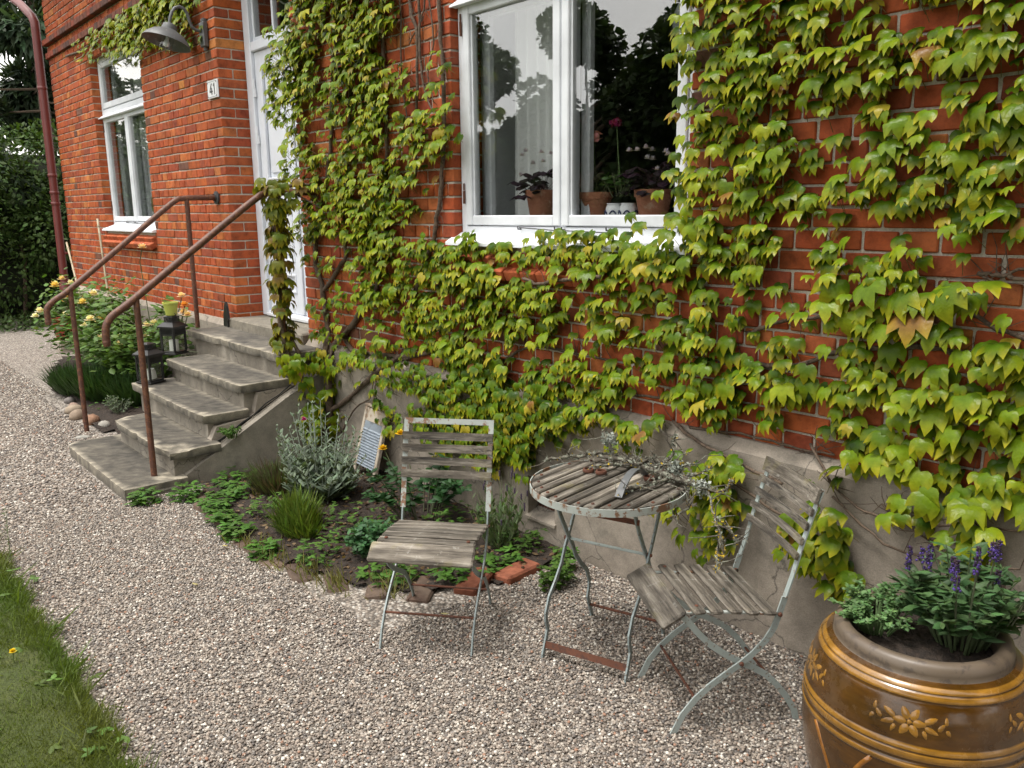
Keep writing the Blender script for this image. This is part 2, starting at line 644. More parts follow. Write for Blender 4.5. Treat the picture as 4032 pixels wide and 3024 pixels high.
def m_glass(name='window_glass', refl=0.13, k=0.8):
    m, nt, b = M(name)
    nt.nodes.remove(b)
    tr = N(nt, 'ShaderNodeBsdfTransparent')
    tr.inputs[0].default_value = (0.95, 0.96, 0.955, 1)
    gl = N(nt, 'ShaderNodeBsdfGlossy')
    gl.inputs['Roughness'].default_value = 0.0
    bp = N(nt, 'ShaderNodeBump')
    bp.inputs['Strength'].default_value = 0.04
    bp.inputs['Distance'].default_value = 0.01
    nt.links.new(noise(nt, 5, 2, 0.5, 'World'), bp.inputs['Height'])
    nt.links.new(bp.outputs[0], gl.inputs['Normal'])
    lw = N(nt, 'ShaderNodeLayerWeight')
    lw.inputs[0].default_value = 0.5
    pw = N(nt, 'ShaderNodeMath', operation='POWER')
    pw.inputs[1].default_value = 4.0
    nt.links.new(lw.outputs['Facing'], pw.inputs[0])
    ma = N(nt, 'ShaderNodeMath', operation='MULTIPLY_ADD', use_clamp=True)
    nt.links.new(pw.outputs[0], ma.inputs[0])
    ma.inputs[1].default_value = k
    ma.inputs[2].default_value = refl
    ms = N(nt, 'ShaderNodeMixShader')
    nt.links.new(ma.outputs[0], ms.inputs[0])
    nt.links.new(tr.outputs[0], ms.inputs[1])
    nt.links.new(gl.outputs[0], ms.inputs[2])
    nt.links.new(ms.outputs[0], nt.nodes['Material Output'].inputs['Surface'])
    return m


def m_ground(name, a, b_, c_, s1=3, s2=80, rough=0.95, bs=0.6, bd=0.02):
    m, nt, b = M(name)
    n1 = noise(nt, s1, 6, 0.6, 'World')
    n2 = noise(nt, s2, 4, 0.65, 'World')
    c = ramp(nt, n1, [(0.3, a), (0.7, b_)])
    c = mix(nt, ramp(nt, n2, [(0.42, (0, 0, 0)), (0.62, (1, 1, 1))]), c, c_)
    nt.links.new(c, b.inputs['Base Color'])
    b.inputs['Roughness'].default_value = rough
    bump(nt, b, n2, bs, bd)
    return m


def m_gravel_sheet():
    m, nt, b = M('gravel_bed')
    g = N(nt, 'ShaderNodeNewGeometry')
    vo = N(nt, 'ShaderNodeTexVoronoi')
    vo.inputs['Scale'].default_value = 75
    nt.links.new(g.outputs['Position'], vo.inputs['Vector'])
    sep = N(nt, 'ShaderNodeSeparateColor')
    nt.links.new(vo.outputs['Color'], sep.inputs[0])
    c = ramp(nt, sep.outputs[0], [(0.0, (0.11, 0.095, 0.08)), (0.25, (0.24, 0.2, 0.165)), (0.5, (0.34, 0.285, 0.235)), (0.75, (0.45, 0.39, 0.33)), (1.0, (0.62, 0.58, 0.52))])
    inv = ramp(nt, vo.outputs['Distance'], [(0.15, (1, 1, 1)), (0.75, (0.25, 0.25, 0.25))])
    c = mix(nt, 0.85, c, inv, 'MULTIPLY')
    nt.links.new(c, b.inputs['Base Color'])
    b.inputs['Roughness'].default_value = 0.9
    bump(nt, b, inv, 0.8, 0.006)
    return m


def m_pebble():
    m, nt, b = M('pebble_stone')
    oi = N(nt, 'ShaderNodeObjectInfo')
    c = ramp(nt, oi.outputs['Random'], [(0.0, (0.12, 0.105, 0.095)), (0.16, (0.17, 0.14, 0.115)), (0.34, (0.27, 0.22, 0.18)), (0.52, (0.24, 0.215, 0.19)), (0.66, (0.36, 0.3, 0.245)), (0.8, (0.44, 0.39, 0.33)), (0.92, (0.64, 0.6, 0.53)), (0.975, (0.32, 0.18, 0.12))], 'CONSTANT')
    n1 = noise(nt, 2.5, 3, 0.5)
    c = mix(nt, 0.35, c, ramp(nt, n1, [(0.3, (0.6, 0.6, 0.6)), (0.7, (1.2, 1.2, 1.2))]), 'MULTIPLY')
    nt.links.new(c, b.inputs['Base Color'])
    b.inputs['Roughness'].default_value = 0.75
    return m


MAT = {
    'brick': m_brick(), 'mortar': m_mortar(),
    'plinth': m_concrete('plinth_render', 1.0, 1.03), 'step': m_step(), 'cheek': m_concrete('cheek_render', 0.82, 1.0),
    'white': m_paint('white_paint', (0.74, 0.76, 0.8), 0.4, 0.0, (0.42, 0.42, 0.43), 22, dirt=0.25),
    'whiteold': m_paint('worn_white_paint', (0.7, 0.72, 0.75), 0.5, 0.0, (0.42, 0.42, 0.42), 30, dirt=0.45),
    'whitesill': m_paint('white_sill_paint', (0.82, 0.84, 0.88), 0.35, 0.0, dirt=0.15),
    'door': m_paint('door_paint', (0.7, 0.73, 0.79), 0.42, 0.0, (0.5, 0.51, 0.53), 9, dirt=0.3),
    'rail': m_paint('rusty_rail', (0.105, 0.042, 0.026), 0.55, 0.35, (0.17, 0.07, 0.035), 40, dirt=0.5),
    'pipe': m_paint('red_brown_pipe', (0.155, 0.037, 0.034), 0.45, 0.0, dirt=0.35),
    'dark': m_paint('dark_metal', (0.055, 0.055, 0.058), 0.5, 0.1, (0.1, 0.09, 0.08), 30, dirt=0.3),
    'black': m_paint('black_metal', (0.014, 0.014, 0.014), 0.45, 0.0, dirt=0.2),
    'shade': m_paint('grey_enamel', (0.10, 0.105, 0.108), 0.5, 0.1, (0.15, 0.15, 0.15), 18, dirt=0.4),
    'chairpaint': m_paint('flaking_green_paint', (0.36, 0.41, 0.39), 0.5, 0.12, (0.2, 0.14, 0.1), 70, dirt=0.5),
    'greypaint': m_paint('greygreen_paint', (0.26, 0.31, 0.31), 0.5, 0.12, (0.13, 0.10, 0.08), 60, dirt=0.5),
    'rust': m_paint('bare_rust', (0.12, 0.043, 0.022), 0.85, 0.4, (0.07, 0.03, 0.02), 40, dirt=0.6),
    'rustypaint': m_paint('rusty_flaking_paint', (0.38, 0.41, 0.38), 0.6, 0.36, (0.19, 0.1, 0.055), 22, dirt=0.5),
    'wood': m_wood(),
    'bark': m_paint('vine_bark', (0.135, 0.095, 0.065), 0.9, 0.4, (0.07, 0.048, 0.034), 60, dirt=0.6),
    'twig': m_paint('lichen_bark', (0.085, 0.072, 0.055), 0.95, 0.4, (0.2, 0.2, 0.155), 55, dirt=0.5),
    'lichen': m_tinted('lichen', 0.95, 0.8, 120),
    'ivy': m_leaf('vine_leaf', 0.3, 0.22, tipcol=(0.5, 0.40, 0.02), veins=True, spec=0.14),
    'leaf': m_leaf('garden_leaf', 0.5, 0.25, spec=0.25), 'matte': m_leaf('felted_leaf', 0.8, 0.15, spec=0.2),
    'petal': m_leaf('petal', 0.6, 0.35),
    'blade': m_leaf('grass_blade', 0.55, 0.3),
    'tree': m_leaf('tree_leaf', 0.6, 0.25, spec=0.3),
    'terracotta': m_paint('terracotta', (0.34, 0.13, 0.07), 0.8, 0.1, (0.4, 0.24, 0.16), 12, dirt=0.4),
    'soil': m_ground('soil', (0.03, 0.02, 0.014), (0.055, 0.037, 0.026), (0.02, 0.014, 0.01), 4, 45, bs=1.0, bd=0.02),
    'lawn': m_ground('lawn_turf', (0.045, 0.07, 0.012), (0.085, 0.095, 0.02), (0.035, 0.045, 0.01), 5, 90),
    'farground': m_ground('garden_ground', (0.05, 0.075, 0.02), (0.08, 0.1, 0.03), (0.04, 0.05, 0.02), 0.5, 6),
    'gravelbed': m_gravel_sheet(), 'pebble': m_pebble(),
    'stone': m_tinted('field_stone', 0.85, 0.4, 25),
    'glass': m_glass(),
    'lampglass': m_glass('lamp_glass', 0.06, 0.8),
    'room': m_paint('room_wall', (0.20, 0.19, 0.18), 0.9, dirt=0.2),
    'roomwhite': m_paint('room_white', (0.62, 0.64, 0.64), 0.7, dirt=0.1),
    'candle': m_paint('candle_wax', (0.8, 0.79, 0.74), 0.5, dirt=0.05),
    'zinc': m_paint('zinc_sheet', (0.42, 0.48, 0.55), 0.38, 0.2, (0.3, 0.33, 0.36), 20, metal=0.55, dirt=0.3),
    'palewood': m_paint('pale_wood', (0.45, 0.39, 0.31), 0.8, 0.35, (0.27, 0.2, 0.14), 12, dirt=0.5),
    'bamboo': m_paint('bamboo_cane', (0.42, 0.35, 0.24), 0.6, 0.2, (0.28, 0.22, 0.14), 14, dirt=0.4),
    'enamel': m_paint('white_enamel', (0.8, 0.81, 0.82), 0.2, dirt=0.05),
    'ink': m_paint('black_enamel', (0.012, 0.012, 0.015), 0.3, dirt=0.0),
    'lime': m_paint('lime_glaze', (0.42, 0.46, 0.09), 0.4, dirt=0.2),
    'red': m_paint('dull_red_paint', (0.30, 0.025, 0.022), 0.5, dirt=0.3),
}

# ------------------------------------------------------------------ how thickly the climber covers the house front
# One string per 8 cm of height from the ground up, one digit per 8 cm from x = -12.4 (0 bare, 9 closed); zNN = NN bare cells.
COVER_TXT = """z990000000000000000000000000000000000000000000000000000000000000000
z990000000000000000000000000000000000000000000000000000000000000000
z832z79
z84222z205500033z163z0623z24
z84442z113355000669579993002z123770002787z24
z8444422222z065555777889999999888z10777770008882z24
z84444333222z055533366889999999999z1011787600787z06344z16
z8455433322222200553333688999999999999202z07788z047730005600334z14
z84555444555722006666633889999999999998882277003368200060056487z05344z11
z876665557777744366777788999998899999888887z095603788944z06344z08
z84111066555444445443344558899999448888888841100665z05777775988844z05334z06
z8511155533222445553366778888888046666658622067888550347789768888888844z04334000
z8533355555222555557788776655555500116622677737888688885086757888888888844z04340
z8855555666666664488888866766755555455056567778776787888888777888888888884z04
z91555777777744777777888887777754777556676753660076667756677777788888888884
z91333447777788666666778887777764555567777573330555602377333366677777888888
z85222444433447777788887777889987777711566687767442343777886566666777733366677778
z852224444445577766776688888889922111266778778706505336836896z042222266667773336
z826666333334446677777777788887788966677888888899888880028876065z1522266
z8288887777777788888886633z0477z0567789877789988887544542601z21
z832227776668888888886633z19300778678035520569744444444444444444444
z832227776668888888889966z22655777788767789855555555555555555555
z897778888888666655z211877887878876788989999999999977777777
z8366666677777888886677766z21666778876768678877777777778888888866
z83666666666777778877766773z20357787710368808788888888666688877777
z8377766666677788776666677885z18488885567270078666668887777777777737
z8355558844466688785558877554z18378888788978888877777777777777373777
z847774445566677888556677776z18668987899888667777777773777737777373
z84777444446667788855550044z19468988998811046777737777373777737777
z81666777444466779999955550033z19889999998807777373777737777373777737
z801999999666666779999988550066z19678998373777737777373777737777373777
z78111999999999666779997766660055z19777737777373777737777373777737777373
z781119999999996669999977z27373777737777373777737777373777737777
z8188889999855588999995511z224377773777737777373777737777373777737
z81888899988566999999988z244737377773777737777373777737777373777
z8285599988866999999977z244777737377773777737777373777737777373
z8255577799966999999977z244773777737377773777737777373777737777
z8577899977999999977z244377773777737377373777737777373777737
z50222z0972222z1888899977999999977z244737377773777737377373777737777373777
z42444444222220099977777222z19888999777999999777z234777737377773777737377373777737777373
z356666666444444999999999997777z2388999777999999977z234773777737377773777737377373777737777
z2734444444666666899999999999988888777782222z1888899777999999977z234377773777737377773777737377773777737
z20333333334444447788888899999999999988899888882222z1888899777999999977z234737377773777737377773777737377773777
z2133333355777777788889999999999999999999888882222z1888899777999999977z234777737377773777737377773777737377773
z21555555557777788899999999999999999999999888822222z1788899977999999977z234773777737377773777737377773777737377"""
def _unpack(s):
    out, i = '', 0
    while i < len(s):
        if s[i] == 'z':
            out += '0' * int(s[i + 1:i + 3])
            i += 3
        else:
            out += s[i]
            i += 1
    return [int(c) for c in out]
COVER = np.array([_unpack(s) for s in COVER_TXT.split('\n')])
CS, CX0 = 0.08, -12.4


def cover(x, z):
    i, k = int((x - CX0) / CS), int(z / CS)
    return COVER[k, i] / 9.0 if 0 <= k < COVER.shape[0] and 0 <= i < COVER.shape[1] else 0.0

# ------------------------------------------------------------------ ground
def sheet(name, poly, z, mat):
    mb = MB()
    mb.add([(x, y, z) for x, y in poly], [tuple(range(len(poly)))])
    return mb.build(name, mat)


def grid_sheet(name, x0, x1, y0, y1, step, zf, mat, keep=None):
    nx, ny = int((x1 - x0) / step) + 1, int((y1 - y0) / step) + 1
    xs, ys = np.linspace(x0, x1, nx), np.linspace(y0, y1, ny)
    vs = [(x, y, zf(x, y)) for y in ys for x in xs]
    fs = []
    for j in range(ny - 1):
        for i in range(nx - 1):
            cx, cy = (xs[i] + xs[i + 1]) / 2, (ys[j] + ys[j + 1]) / 2
            if keep is None or keep(cx, cy):
                fs.append((j * nx + i, j * nx + i + 1, (j + 1) * nx + i + 1, (j + 1) * nx + i))
    mb = MB()
    mb.add(vs, fs)
    return mb.build(name, mat, smooth=True)


def wob(x, y, s=1.0, seed=0.0):
    return (math.sin(x * 7.1 * s + seed) * math.cos(y * 6.3 * s + 1.3 * seed) + 0.6 * math.sin(x * 17.7 * s + y * 13.1 * s + seed) + 0.4 * math.cos(x * 31 * s - y * 37 * s)) / 2


def inpoly(x, y, poly):
    c, j = False, len(poly) - 1
    for i in range(len(poly)):
        xi, yi = poly[i]
        xj, yj = poly[j]
        if (yi > y) != (yj > y) and x < (xj - xi) * (y - yi) / (yj - yi) + xi:
            c = not c
        j = i
    return c


struct(sheet('garden_ground', [(-90, -90), (90, -90), (90, 90), (-90, 90)], -0.06, MAT['farground']), 'wide garden ground around the house')
struct(sheet('gravel_path', [(-16.5, -2.26), (3.5, -2.26), (3.5, 0.3), (-16.5, 0.3)], 0.0, MAT['gravelbed']), 'gravel forecourt along the brick house front', 'path')
LAWN_Z = 0.035
struct(grid_sheet('lawn', -16.5, 3.5, -9.0, -2.235, 0.12, lambda x, y: LAWN_Z + 0.012 * wob(x, y, 0.6) - (0.03 if y > -2.27 else 0), MAT['lawn']), 'short mossy lawn beside the gravel', 'lawn')

# flower bed right of the steps, rose bed left of them
BED = [(-5.22, -1.02), (-5.0, -1.12), (-4.6, -1.16), (-4.15, -1.19), (-3.75, -1.2), (-3.4, -1.12), (-3.12, -1.0), (-2.92, -0.78), (-2.82, -0.55), (-2.78, -0.3), (-2.8, -0.05), (-5.22, -0.05)]
struct(grid_sheet('flower_bed', -5.25, -2.75, -1.25, -0.04, 0.045, lambda x, y: 0.022 + 0.02 * wob(x, y, 1.6, 2.0), MAT['soil'], lambda x, y: inpoly(x, y, BED)), 'dark soil of the flower bed between steps and chairs', 'flower bed')
BED2 = [(-7.1, -1.12), (-7.5, -1.1), (-8.1, -1.06), (-8.6, -1.1), (-9.6, -0.95), (-10.6, -0.7), (-11.2, -0.5), (-11.4, -0.06), (-6.9, -0.06), (-6.9, -1.0)]
struct(grid_sheet('rose_bed', -11.4, -6.85, -1.15, -0.05, 0.09, lambda x, y: 0.02 + 0.02 * wob(x, y, 1.2, 4.0), MAT['soil'], lambda x, y: inpoly(x, y, BED2)), 'dark soil of the rose bed left of the steps', 'flower bed')

# ------------------------------------------------------------------ the house
house = thing('brick_house', 'red brick house with white windows, white door and grey rendered plinth', 'house')
WX0, WX1, WZ0, WZ1 = -12.34, 2.2, 0.7975, 4.7
COURSE, HEAD = 0.077, 0.131
WIN_A = (-10.58, -8.86, 1.535, 3.42)      # beside the drainpipe
WIN_B = (-3.81, -2.20, 1.535, 3.42)       # above the chairs
DOOR = (-6.96, -5.65, 0.60, 3.60)
OPEN = [WIN_A, WIN_B, DOOR]
DEPTH = 0.32


def wall_shell(inset, y0, y1):
    """Solid wall around the openings (each opening widened by inset)."""
    mb = MB()
    xs = sorted([WX0 + inset, WX1] + [o[0] - inset for o in OPEN] + [o[1] + inset for o in OPEN])
    for a, b in zip(xs[:-1], xs[1:]):
        mid = (a + b) / 2
        op = [o for o in OPEN if o[0] - inset < mid < o[1] + inset]
        if op:
            o = op[0]
            if o[2] > WZ0:
                mb.box(a, b, y0, y1, WZ0 - 0.3, o[2] - inset)
            mb.box(a, b, y0, y1, o[3] + inset, WZ1)
        else:
            mb.box(a, b, y0, y1, WZ0 - 0.3, WZ1)
    return mb


wall = wall_shell(0.007, 0.009, DEPTH).build('wall', MAT['mortar'], house)
# the end wall round the corner and the back of the house keep the rooms dark
mb = MB()
mb.box(WX0 + 0.01, WX0 + 0.3, DEPTH, 7.0, 0.2, WZ1)
mb.box(WX1 - 0.3, WX1, DEPTH, 7.0, 0.2, WZ1)
mb.box(WX0 + 0.01, WX1, 7.0, 7.3, 0.2, WZ1)
mb.box(WX0 - 0.2, WX1 + 0.2, -0.3, 7.5, WZ1 + 0.001, WZ1 + 0.25)
mb.build('rear_wall', MAT['mortar'], house)
mb = MB()
mb.box(WX0 + 0.31, WX1 - 0.31, 5.2, 5.3, 0.6, WZ1 - 0.01)
mb.box(WX0 + 0.31, WX1 - 0.31, DEPTH + 0.001, 5.2, 0.55, 0.62)
mb.box(WX0 + 0.31, WX1 - 0.31, DEPTH + 0.001, 5.2, 3.75, 3.8)
for x in (-8.0, -5.2):
    mb.box(x, x + 0.12, DEPTH + 0.001, 5.2, 0.62, 3.75)
mb.build('room_shell', MAT['room'], house)

# bricks: header and stretcher courses in turn, long pieces at the jambs
BR_COLS = [(0.36, 0.078, 0.024), (0.33, 0.068, 0.022), (0.38, 0.092, 0.028), (0.29, 0.062, 0.024), (0.40, 0.108, 0.032), (0.26, 0.058, 0.025), (0.35, 0.074, 0.022), (0.14, 0.06, 0.036), (0.45, 0.155, 0.042)]
BR_W = [6, 5, 5, 4, 4, 2, 5, 0.7, 0.6]


def brick_col(x, z):
    c = random.choices(BR_COLS, BR_W)[0]
    k = random.uniform(1.0, 1.28)
    return (c[0] * k, c[1] * k * random.uniform(0.98, 1.16), c[2] * k * random.uniform(1.0, 1.3))


bricks = []       # x0, x1, z0, z1, depth, y_back start
JNT = 0.0105
nc = int((WZ1 - WZ0) / COURSE)
for k in range(nc):
    z0 = WZ0 + k * COURSE
    z1 = z0 + COURSE - JNT
    zc = (z0 + z1) / 2
    segs = [(WX0, WX1)]
    for o in OPEN:
        if o[2] - 0.02 < zc < o[3] + 0.01:
            ns = []
            for a, b in segs:
                if o[0] > a and o[1] < b:
                    ns += [(a, o[0]), (o[1], b)]
                else:
                    ns.append((a, b))
            segs = ns
    for a, b in segs:
        x = a
        if k % 2 == 0:
            lens = [HEAD]
            off = 0
        else:
            lens = [2 * HEAD]
            off = 0.5 * HEAD if (k % 4 == 1) else 1.5 * HEAD
        edges = [a]
        x = math.ceil((a + 0.05 - off) / lens[0]) * lens[0] + off
        while x < b - 0.05:
            if x - edges[-1] > 0.045:
                edges.append(x)
            x += lens[0]
        edges.append(b)
        i = 0
        for e0, e1 in zip(edges[:-1], edges[1:]):
            cuts = [e0, e1]
            if e1 - e0 > 0.2 and random.random() < 0.3:
                cuts = [e0, (e0 + e1) / 2, e1]
            for q0, q1 in zip(cuts[:-1], cuts[1:]):
                jl = abs(q0 - a) < 1e-6
                jr = abs(q1 - b) < 1e-6
                x0 = q0 if jl else q0 + JNT / 2 + random.uniform(-0.0015, 0.0015)
                x1 = q1 if jr else q1 - JNT / 2 + random.uniform(-0.0015, 0.0015)
                if jl or jr:
                    bricks.append((x0, x1, z0, z1, 0.0, 0.25 if k % 2 else 0.12))
                    if k % 2 == 0:
                        bricks.append((x0, x1, z0, z1, 0.131, 0.25))
                else:
                    bricks.append((x0, x1, z0, z1, 0.0, 0.05))

CAM = np.array((0.0, -2.84, 1.72))
FWD, RGT, UPV = np.array(_f), np.array(_r), np.array(_u)


def proj(p):
    q = np.asarray(p, float) - CAM
    d = q @ FWD
    return (512 + 833.0 * (q @ RGT) / d, 384 - 833.0 * (q @ UPV) / d, d)


def shows(b):
    """How much of the brick the photograph shows, to choose those kept as single pieces."""
    if b[4] > 0:
        return 0
    xc, zc = (b[0] + b[1]) / 2, (b[2] + b[3]) / 2
    u, v, d = proj((xc, 0, zc))
    if d < 0.3 or not (0 < u < 1024 and 0 < v < 768):
        return 0
    return (b[1] - b[0]) * (b[3] - b[2]) / d ** 2 * abs(2.84 / np.linalg.norm(np.array((xc, 0, zc)) - CAM)) * max(0.0, 1 - 1.0 * cover(xc, zc - 0.02))


order = sorted(range(len(bricks)), key=lambda i: -shows(bricks[i]))
single = set(order[:300])
proto = {}
rest = MB()
for i, (x0, x1, z0, z1, y0, y1) in enumerate(bricks):
    p = random.uniform(-0.003, 0.002)
    c = brick_col(x0, z0)
    if i in single:
        L = round((x1 - x0) * 200) / 200
        var = random.randrange(3)
        key = (L, y1, var)
        if key not in proto:
            h = (COURSE - JNT) / 2
            proto[key] = MB().cbox(-L / 2, L / 2, 0, y1 - 0.0, -h, h, 0.0045, jit=0.002).mesh('brick', MAT['brick'])
        o = link('brick', proto[key], wall, ((x0 + x1) / 2, p, (z0 + z1) / 2))
        o.color = (*c, 1)
    else:
        rest.cbox(x0, x1, y0 + p, y1, z0, z1, 0.0045, col=c, jit=0.002)
stuff_part(rest.build('bricks_beyond', MAT['brick'], wall, col=True))

# plinth: grey render standing 5 cm proud with a chamfered top
mb = MB()
prof = [(0.02, 0.805), (-0.012, 0.80), (-0.05, 0.755), (-0.052, -0.1), (0.3, -0.1), (0.3, 0.79)]
VENT = (-3.145, -2.94, 0.12, 0.35)
for a, b in ((WX0 - 0.04, -6.99), (-5.62, VENT[0]), (VENT[1], WX1)):
    mb.prism(prof, 'x', a, b)
mb.box(VENT[0], VENT[1], -0.052, 0.3, -0.1, VENT[2])
mb.prism([(0.02, 0.805), (-0.012, 0.80), (-0.05, 0.755), (-0.052, VENT[3]), (0.3, VENT[3]), (0.3, 0.79)], 'x', VENT[0], VENT[1])
mb.box(VENT[0] - 0.02, VENT[1] + 0.02, 0.06, 0.2, VENT[2] - 0.02, VENT[3] + 0.02)
# sloped vent sill
mb.prism([(-0.066, VENT[2] - 0.004), (-0.066, VENT[2] + 0.01), (0.05, VENT[2] + 0.055), (0.05, VENT[2] - 0.004)], 'x', VENT[0] - 0.012, VENT[1] + 0.012)
plinth = mb.build('plinth', MAT['plinth'], house)
mb = MB()
for i in range(9):
    x = VENT[0] + 0.012 + i * 0.0215
    mb.box(x, x + 0.006, 0.02, 0.028, VENT[2] + 0.03, VENT[3] - 0.005)
for i in range(9):
    z = VENT[2] + 0.045 + i * 0.021
    mb.box(VENT[0] + 0.003, VENT[1] - 0.003, 0.0205, 0.0275, z, z + 0.006)
mb.build('vent_grille', MAT['rust'], house)
# frieze course under the eaves, dark band above the window by the drainpipe
mb = MB()
for i in range(int((-7.05 - WX0) / 0.131)):
    x = WX0 + i * 0.131
    c = random.choice([(0.16, 0.06, 0.04), (0.24, 0.06, 0.035), (0.1, 0.05, 0.04)])
    mb.cbox(x, x + 0.122, -0.035, 0.05, 3.645, 3.712, 0.005, col=c, jit=0.002)
    mb.cbox(x, x + 0.122, -0.06, 0.05, 3.80, 3.865, 0.005, col=c, jit=0.002)
stuff_part(mb.build('cornice_bricks', MAT['brick'], wall, col=True))


# ---- windows
def window(o, fy, name_first, label):
    x0, x1, z0, z1 = o
    mid = (x0 + x1) / 2
    tz = 2.83                                   # transom
    fw = 0.05
    # outer frame
    mb = MB()
    y0, y1 = fy, fy + 0.10
    mb.cbox(x0 + 0.004, x0 + fw, y0, y1, z0 + 0.06, z1, 0.004)
    mb.cbox(x1 - fw, x1 - 0.004, y0, y1, z0 + 0.06, z1, 0.004)
    mb.cbox(x0 + fw, x1 - fw, y0 + 0.002, y1, z1 - fw, z1 - 0.001, 0.004)
    mb.cbox(x0 + fw, x1 - fw, y0 + 0.002, y1, tz - 0.045, tz + 0.045, 0.004)
    mb.cbox(x0 + fw, x1 - fw, y0 + 0.002, y1, z0 + 0.062, z0 + 0.098, 0.004)
    mb.cbox(mid - 0.028, mid + 0.028, y0 + 0.004, y1, z0 + 0.098, tz - 0.045, 0.004)
    w = mb.build('window', MAT['white'], house)
    w['label'] = label
    # drip mould on the transom
    mb = MB()
    mb.prism([(y0 - 0.05, tz - 0.055), (y0 - 0.05, tz - 0.047), (y0 + 0.002, tz - 0.01), (y0 + 0.002, tz - 0.055)], 'x', x0 - 0.012, x1 + 0.0)
    mb.build('drip_mould', MAT['whitesill'], w)
    # sashes: two casements below, one top light
    def sash(a, b, c, d, st=0.052, bot=0.052):
        mb = MB()
        ys, ye = fy - 0.008, fy + 0.042
        mb.cbox(a, a + st, ys, ye, c, d, 0.005)
        mb.cbox(b - st, b, ys, ye, c, d, 0.005)
        mb.cbox(a + st, b - st, ys + 0.003, ye, c, c + bot, 0.005)
        mb.cbox(a + st, b - st, ys + 0.003, ye, d - st, d, 0.005)
        # inner glazing bead
        for (p, q, r, s) in ((a + st, a + st + 0.012, c + bot, d - st), (b - st - 0.012, b - st, c + bot, d - st)):
            mb.box(p, q, ys + 0.016, ye - 0.006, r, s)
        # second (inner) casement behind, seen through the glass
        yi, yj = fy + 0.115, fy + 0.15
        mb.cbox(a + 0.014, a + st + 0.02, yi, yj, c, d, 0.004)
        mb.cbox(b - st - 0.02, b - 0.014, yi, yj, c, d, 0.004)
        mb.cbox(a + st + 0.02, b - st - 0.02, yi, yj, c, c + bot - 0.012, 0.004)
        mb.cbox(a + st + 0.02, b - st - 0.02, yi, yj, d - st, d, 0.004)
        mb.build('sash', MAT['whiteold'], w)
        g = MB()
        g.box(a + st - 0.004, b - st + 0.004, fy + 0.018, fy + 0.022, c + bot - 0.004, d - st + 0.004)
        g.build('pane', MAT['glass'], w)
        # corner irons
    sash(x0 + fw + 0.002, mid - 0.004, z0 + 0.104, tz - 0.05)
    sash(mid + 0.004, x1 - fw - 0.002, z0 + 0.104, tz - 0.05)
    sash(x0 + fw + 0.002, x1 - fw - 0.002, tz + 0.052, z1 - fw - 0.004, bot=0.06)
    # hinges
    for hz in (z0 + 0.24, tz - 0.18):
        mb = MB()
        mb.tube([(x0 + 0.043, fy - 0.012, hz - 0.02), (x0 + 0.043, fy - 0.012, hz + 0.05)], 0.007, 8)
        mb.tube([(x0 + 0.043, fy - 0.012, hz + 0.052), (x0 + 0.043, fy - 0.012, hz + 0.09)], 0.005, 8)
        mb.build('hinge', MAT['rust'], w, smooth=False)
    # sill board with flared ends
    mb = MB()
    mb.prism([(fy + 0.03, z0 + 0.066), (fy - 0.003, z0 + 0.064), (-0.045, z0 + 0.012), (-0.045, z0 - 0.004), (fy + 0.03, z0 - 0.004)], 'x', x0 - 0.028, x1 + 0.028)
    mb.build('sill', MAT['whitesill'], w)
    # stay hooks on the sill rail
    mb = MB()
    zz = z0 + 0.082
    mb.tube([(mid - 0.30, fy - 0.012, zz + 0.012), (mid - 0.02, fy - 0.014, zz)], 0.003, 6)
    mb.tube([(mid + 0.32, fy - 0.012, zz - 0.006), (mid + 0.02, fy - 0.014, zz)], 0.003, 6)
    for xx in (mid - 0.30, mid - 0.025, mid + 0.025, mid + 0.32):
        mb.tube([(xx, fy + 0.004, zz + 0.004), (xx, fy - 0.02, zz + 0.004), (xx, fy - 0.022, zz + 0.018)], 0.004, 6)
    mb.build('stay_hook', MAT['dark'], w)
    # painted reveal boards and the inner ledge
    mb = MB()
    mb.box(x0 + 0.004, x0 + 0.02, fy + 0.152, 0.55, z0 + 0.05, z1)
    mb.box(x1 - 0.02, x1 - 0.004, fy + 0.152, 0.55, z0 + 0.05, z1)
    mb.box(x0 + 0.02, x1 - 0.02, fy + 0.152, 0.58, z0 + 0.06, z0 + 0.12)
    mb.build('lining', MAT['roomwhite'], w)
    # two rows of sloping sill bricks
    n = int(round((x1 - x0) / 0.128))
    st = (x1 - x0) / n
    me = {}
    for row, (zt, yo) in enumerate(((z0 - 0.008, -0.048), (z0 - 0.072, -0.075))):
        for i in range(n):
            v = random.randrange(3)
            if (row, v) not in me:
                M_ = Matrix.Rotation(math.radians(-24 + 2 * v), 4, 'X')
                m_ = MB().cbox(-st / 2 + 0.004, st / 2 - 0.004, 0.0, 0.2, -0.06, 0.0, 0.006, M=Matrix.Rotation(math.radians(24), 4, 'X'), jit=0.001)
                me[(row, v)] = m_.mesh('sill_brick', MAT['brick'])
            b = link('sill_brick', me[(row, v)], w, (x0 + (i + 0.5) * st, yo + random.uniform(-0.003, 0.003), zt - 0.052))
            k = random.uniform(0.9, 1.15)
            b.color = (0.46 * k, 0.115 * k, 0.045 * k, 1)
    return w


win_a = window(WIN_A, 0.085, 'a', 'white casement window by the drainpipe, half under hanging leaves')
win_b = window(WIN_B, 0.053, 'b', 'white casement window with potted plants on its ledge')

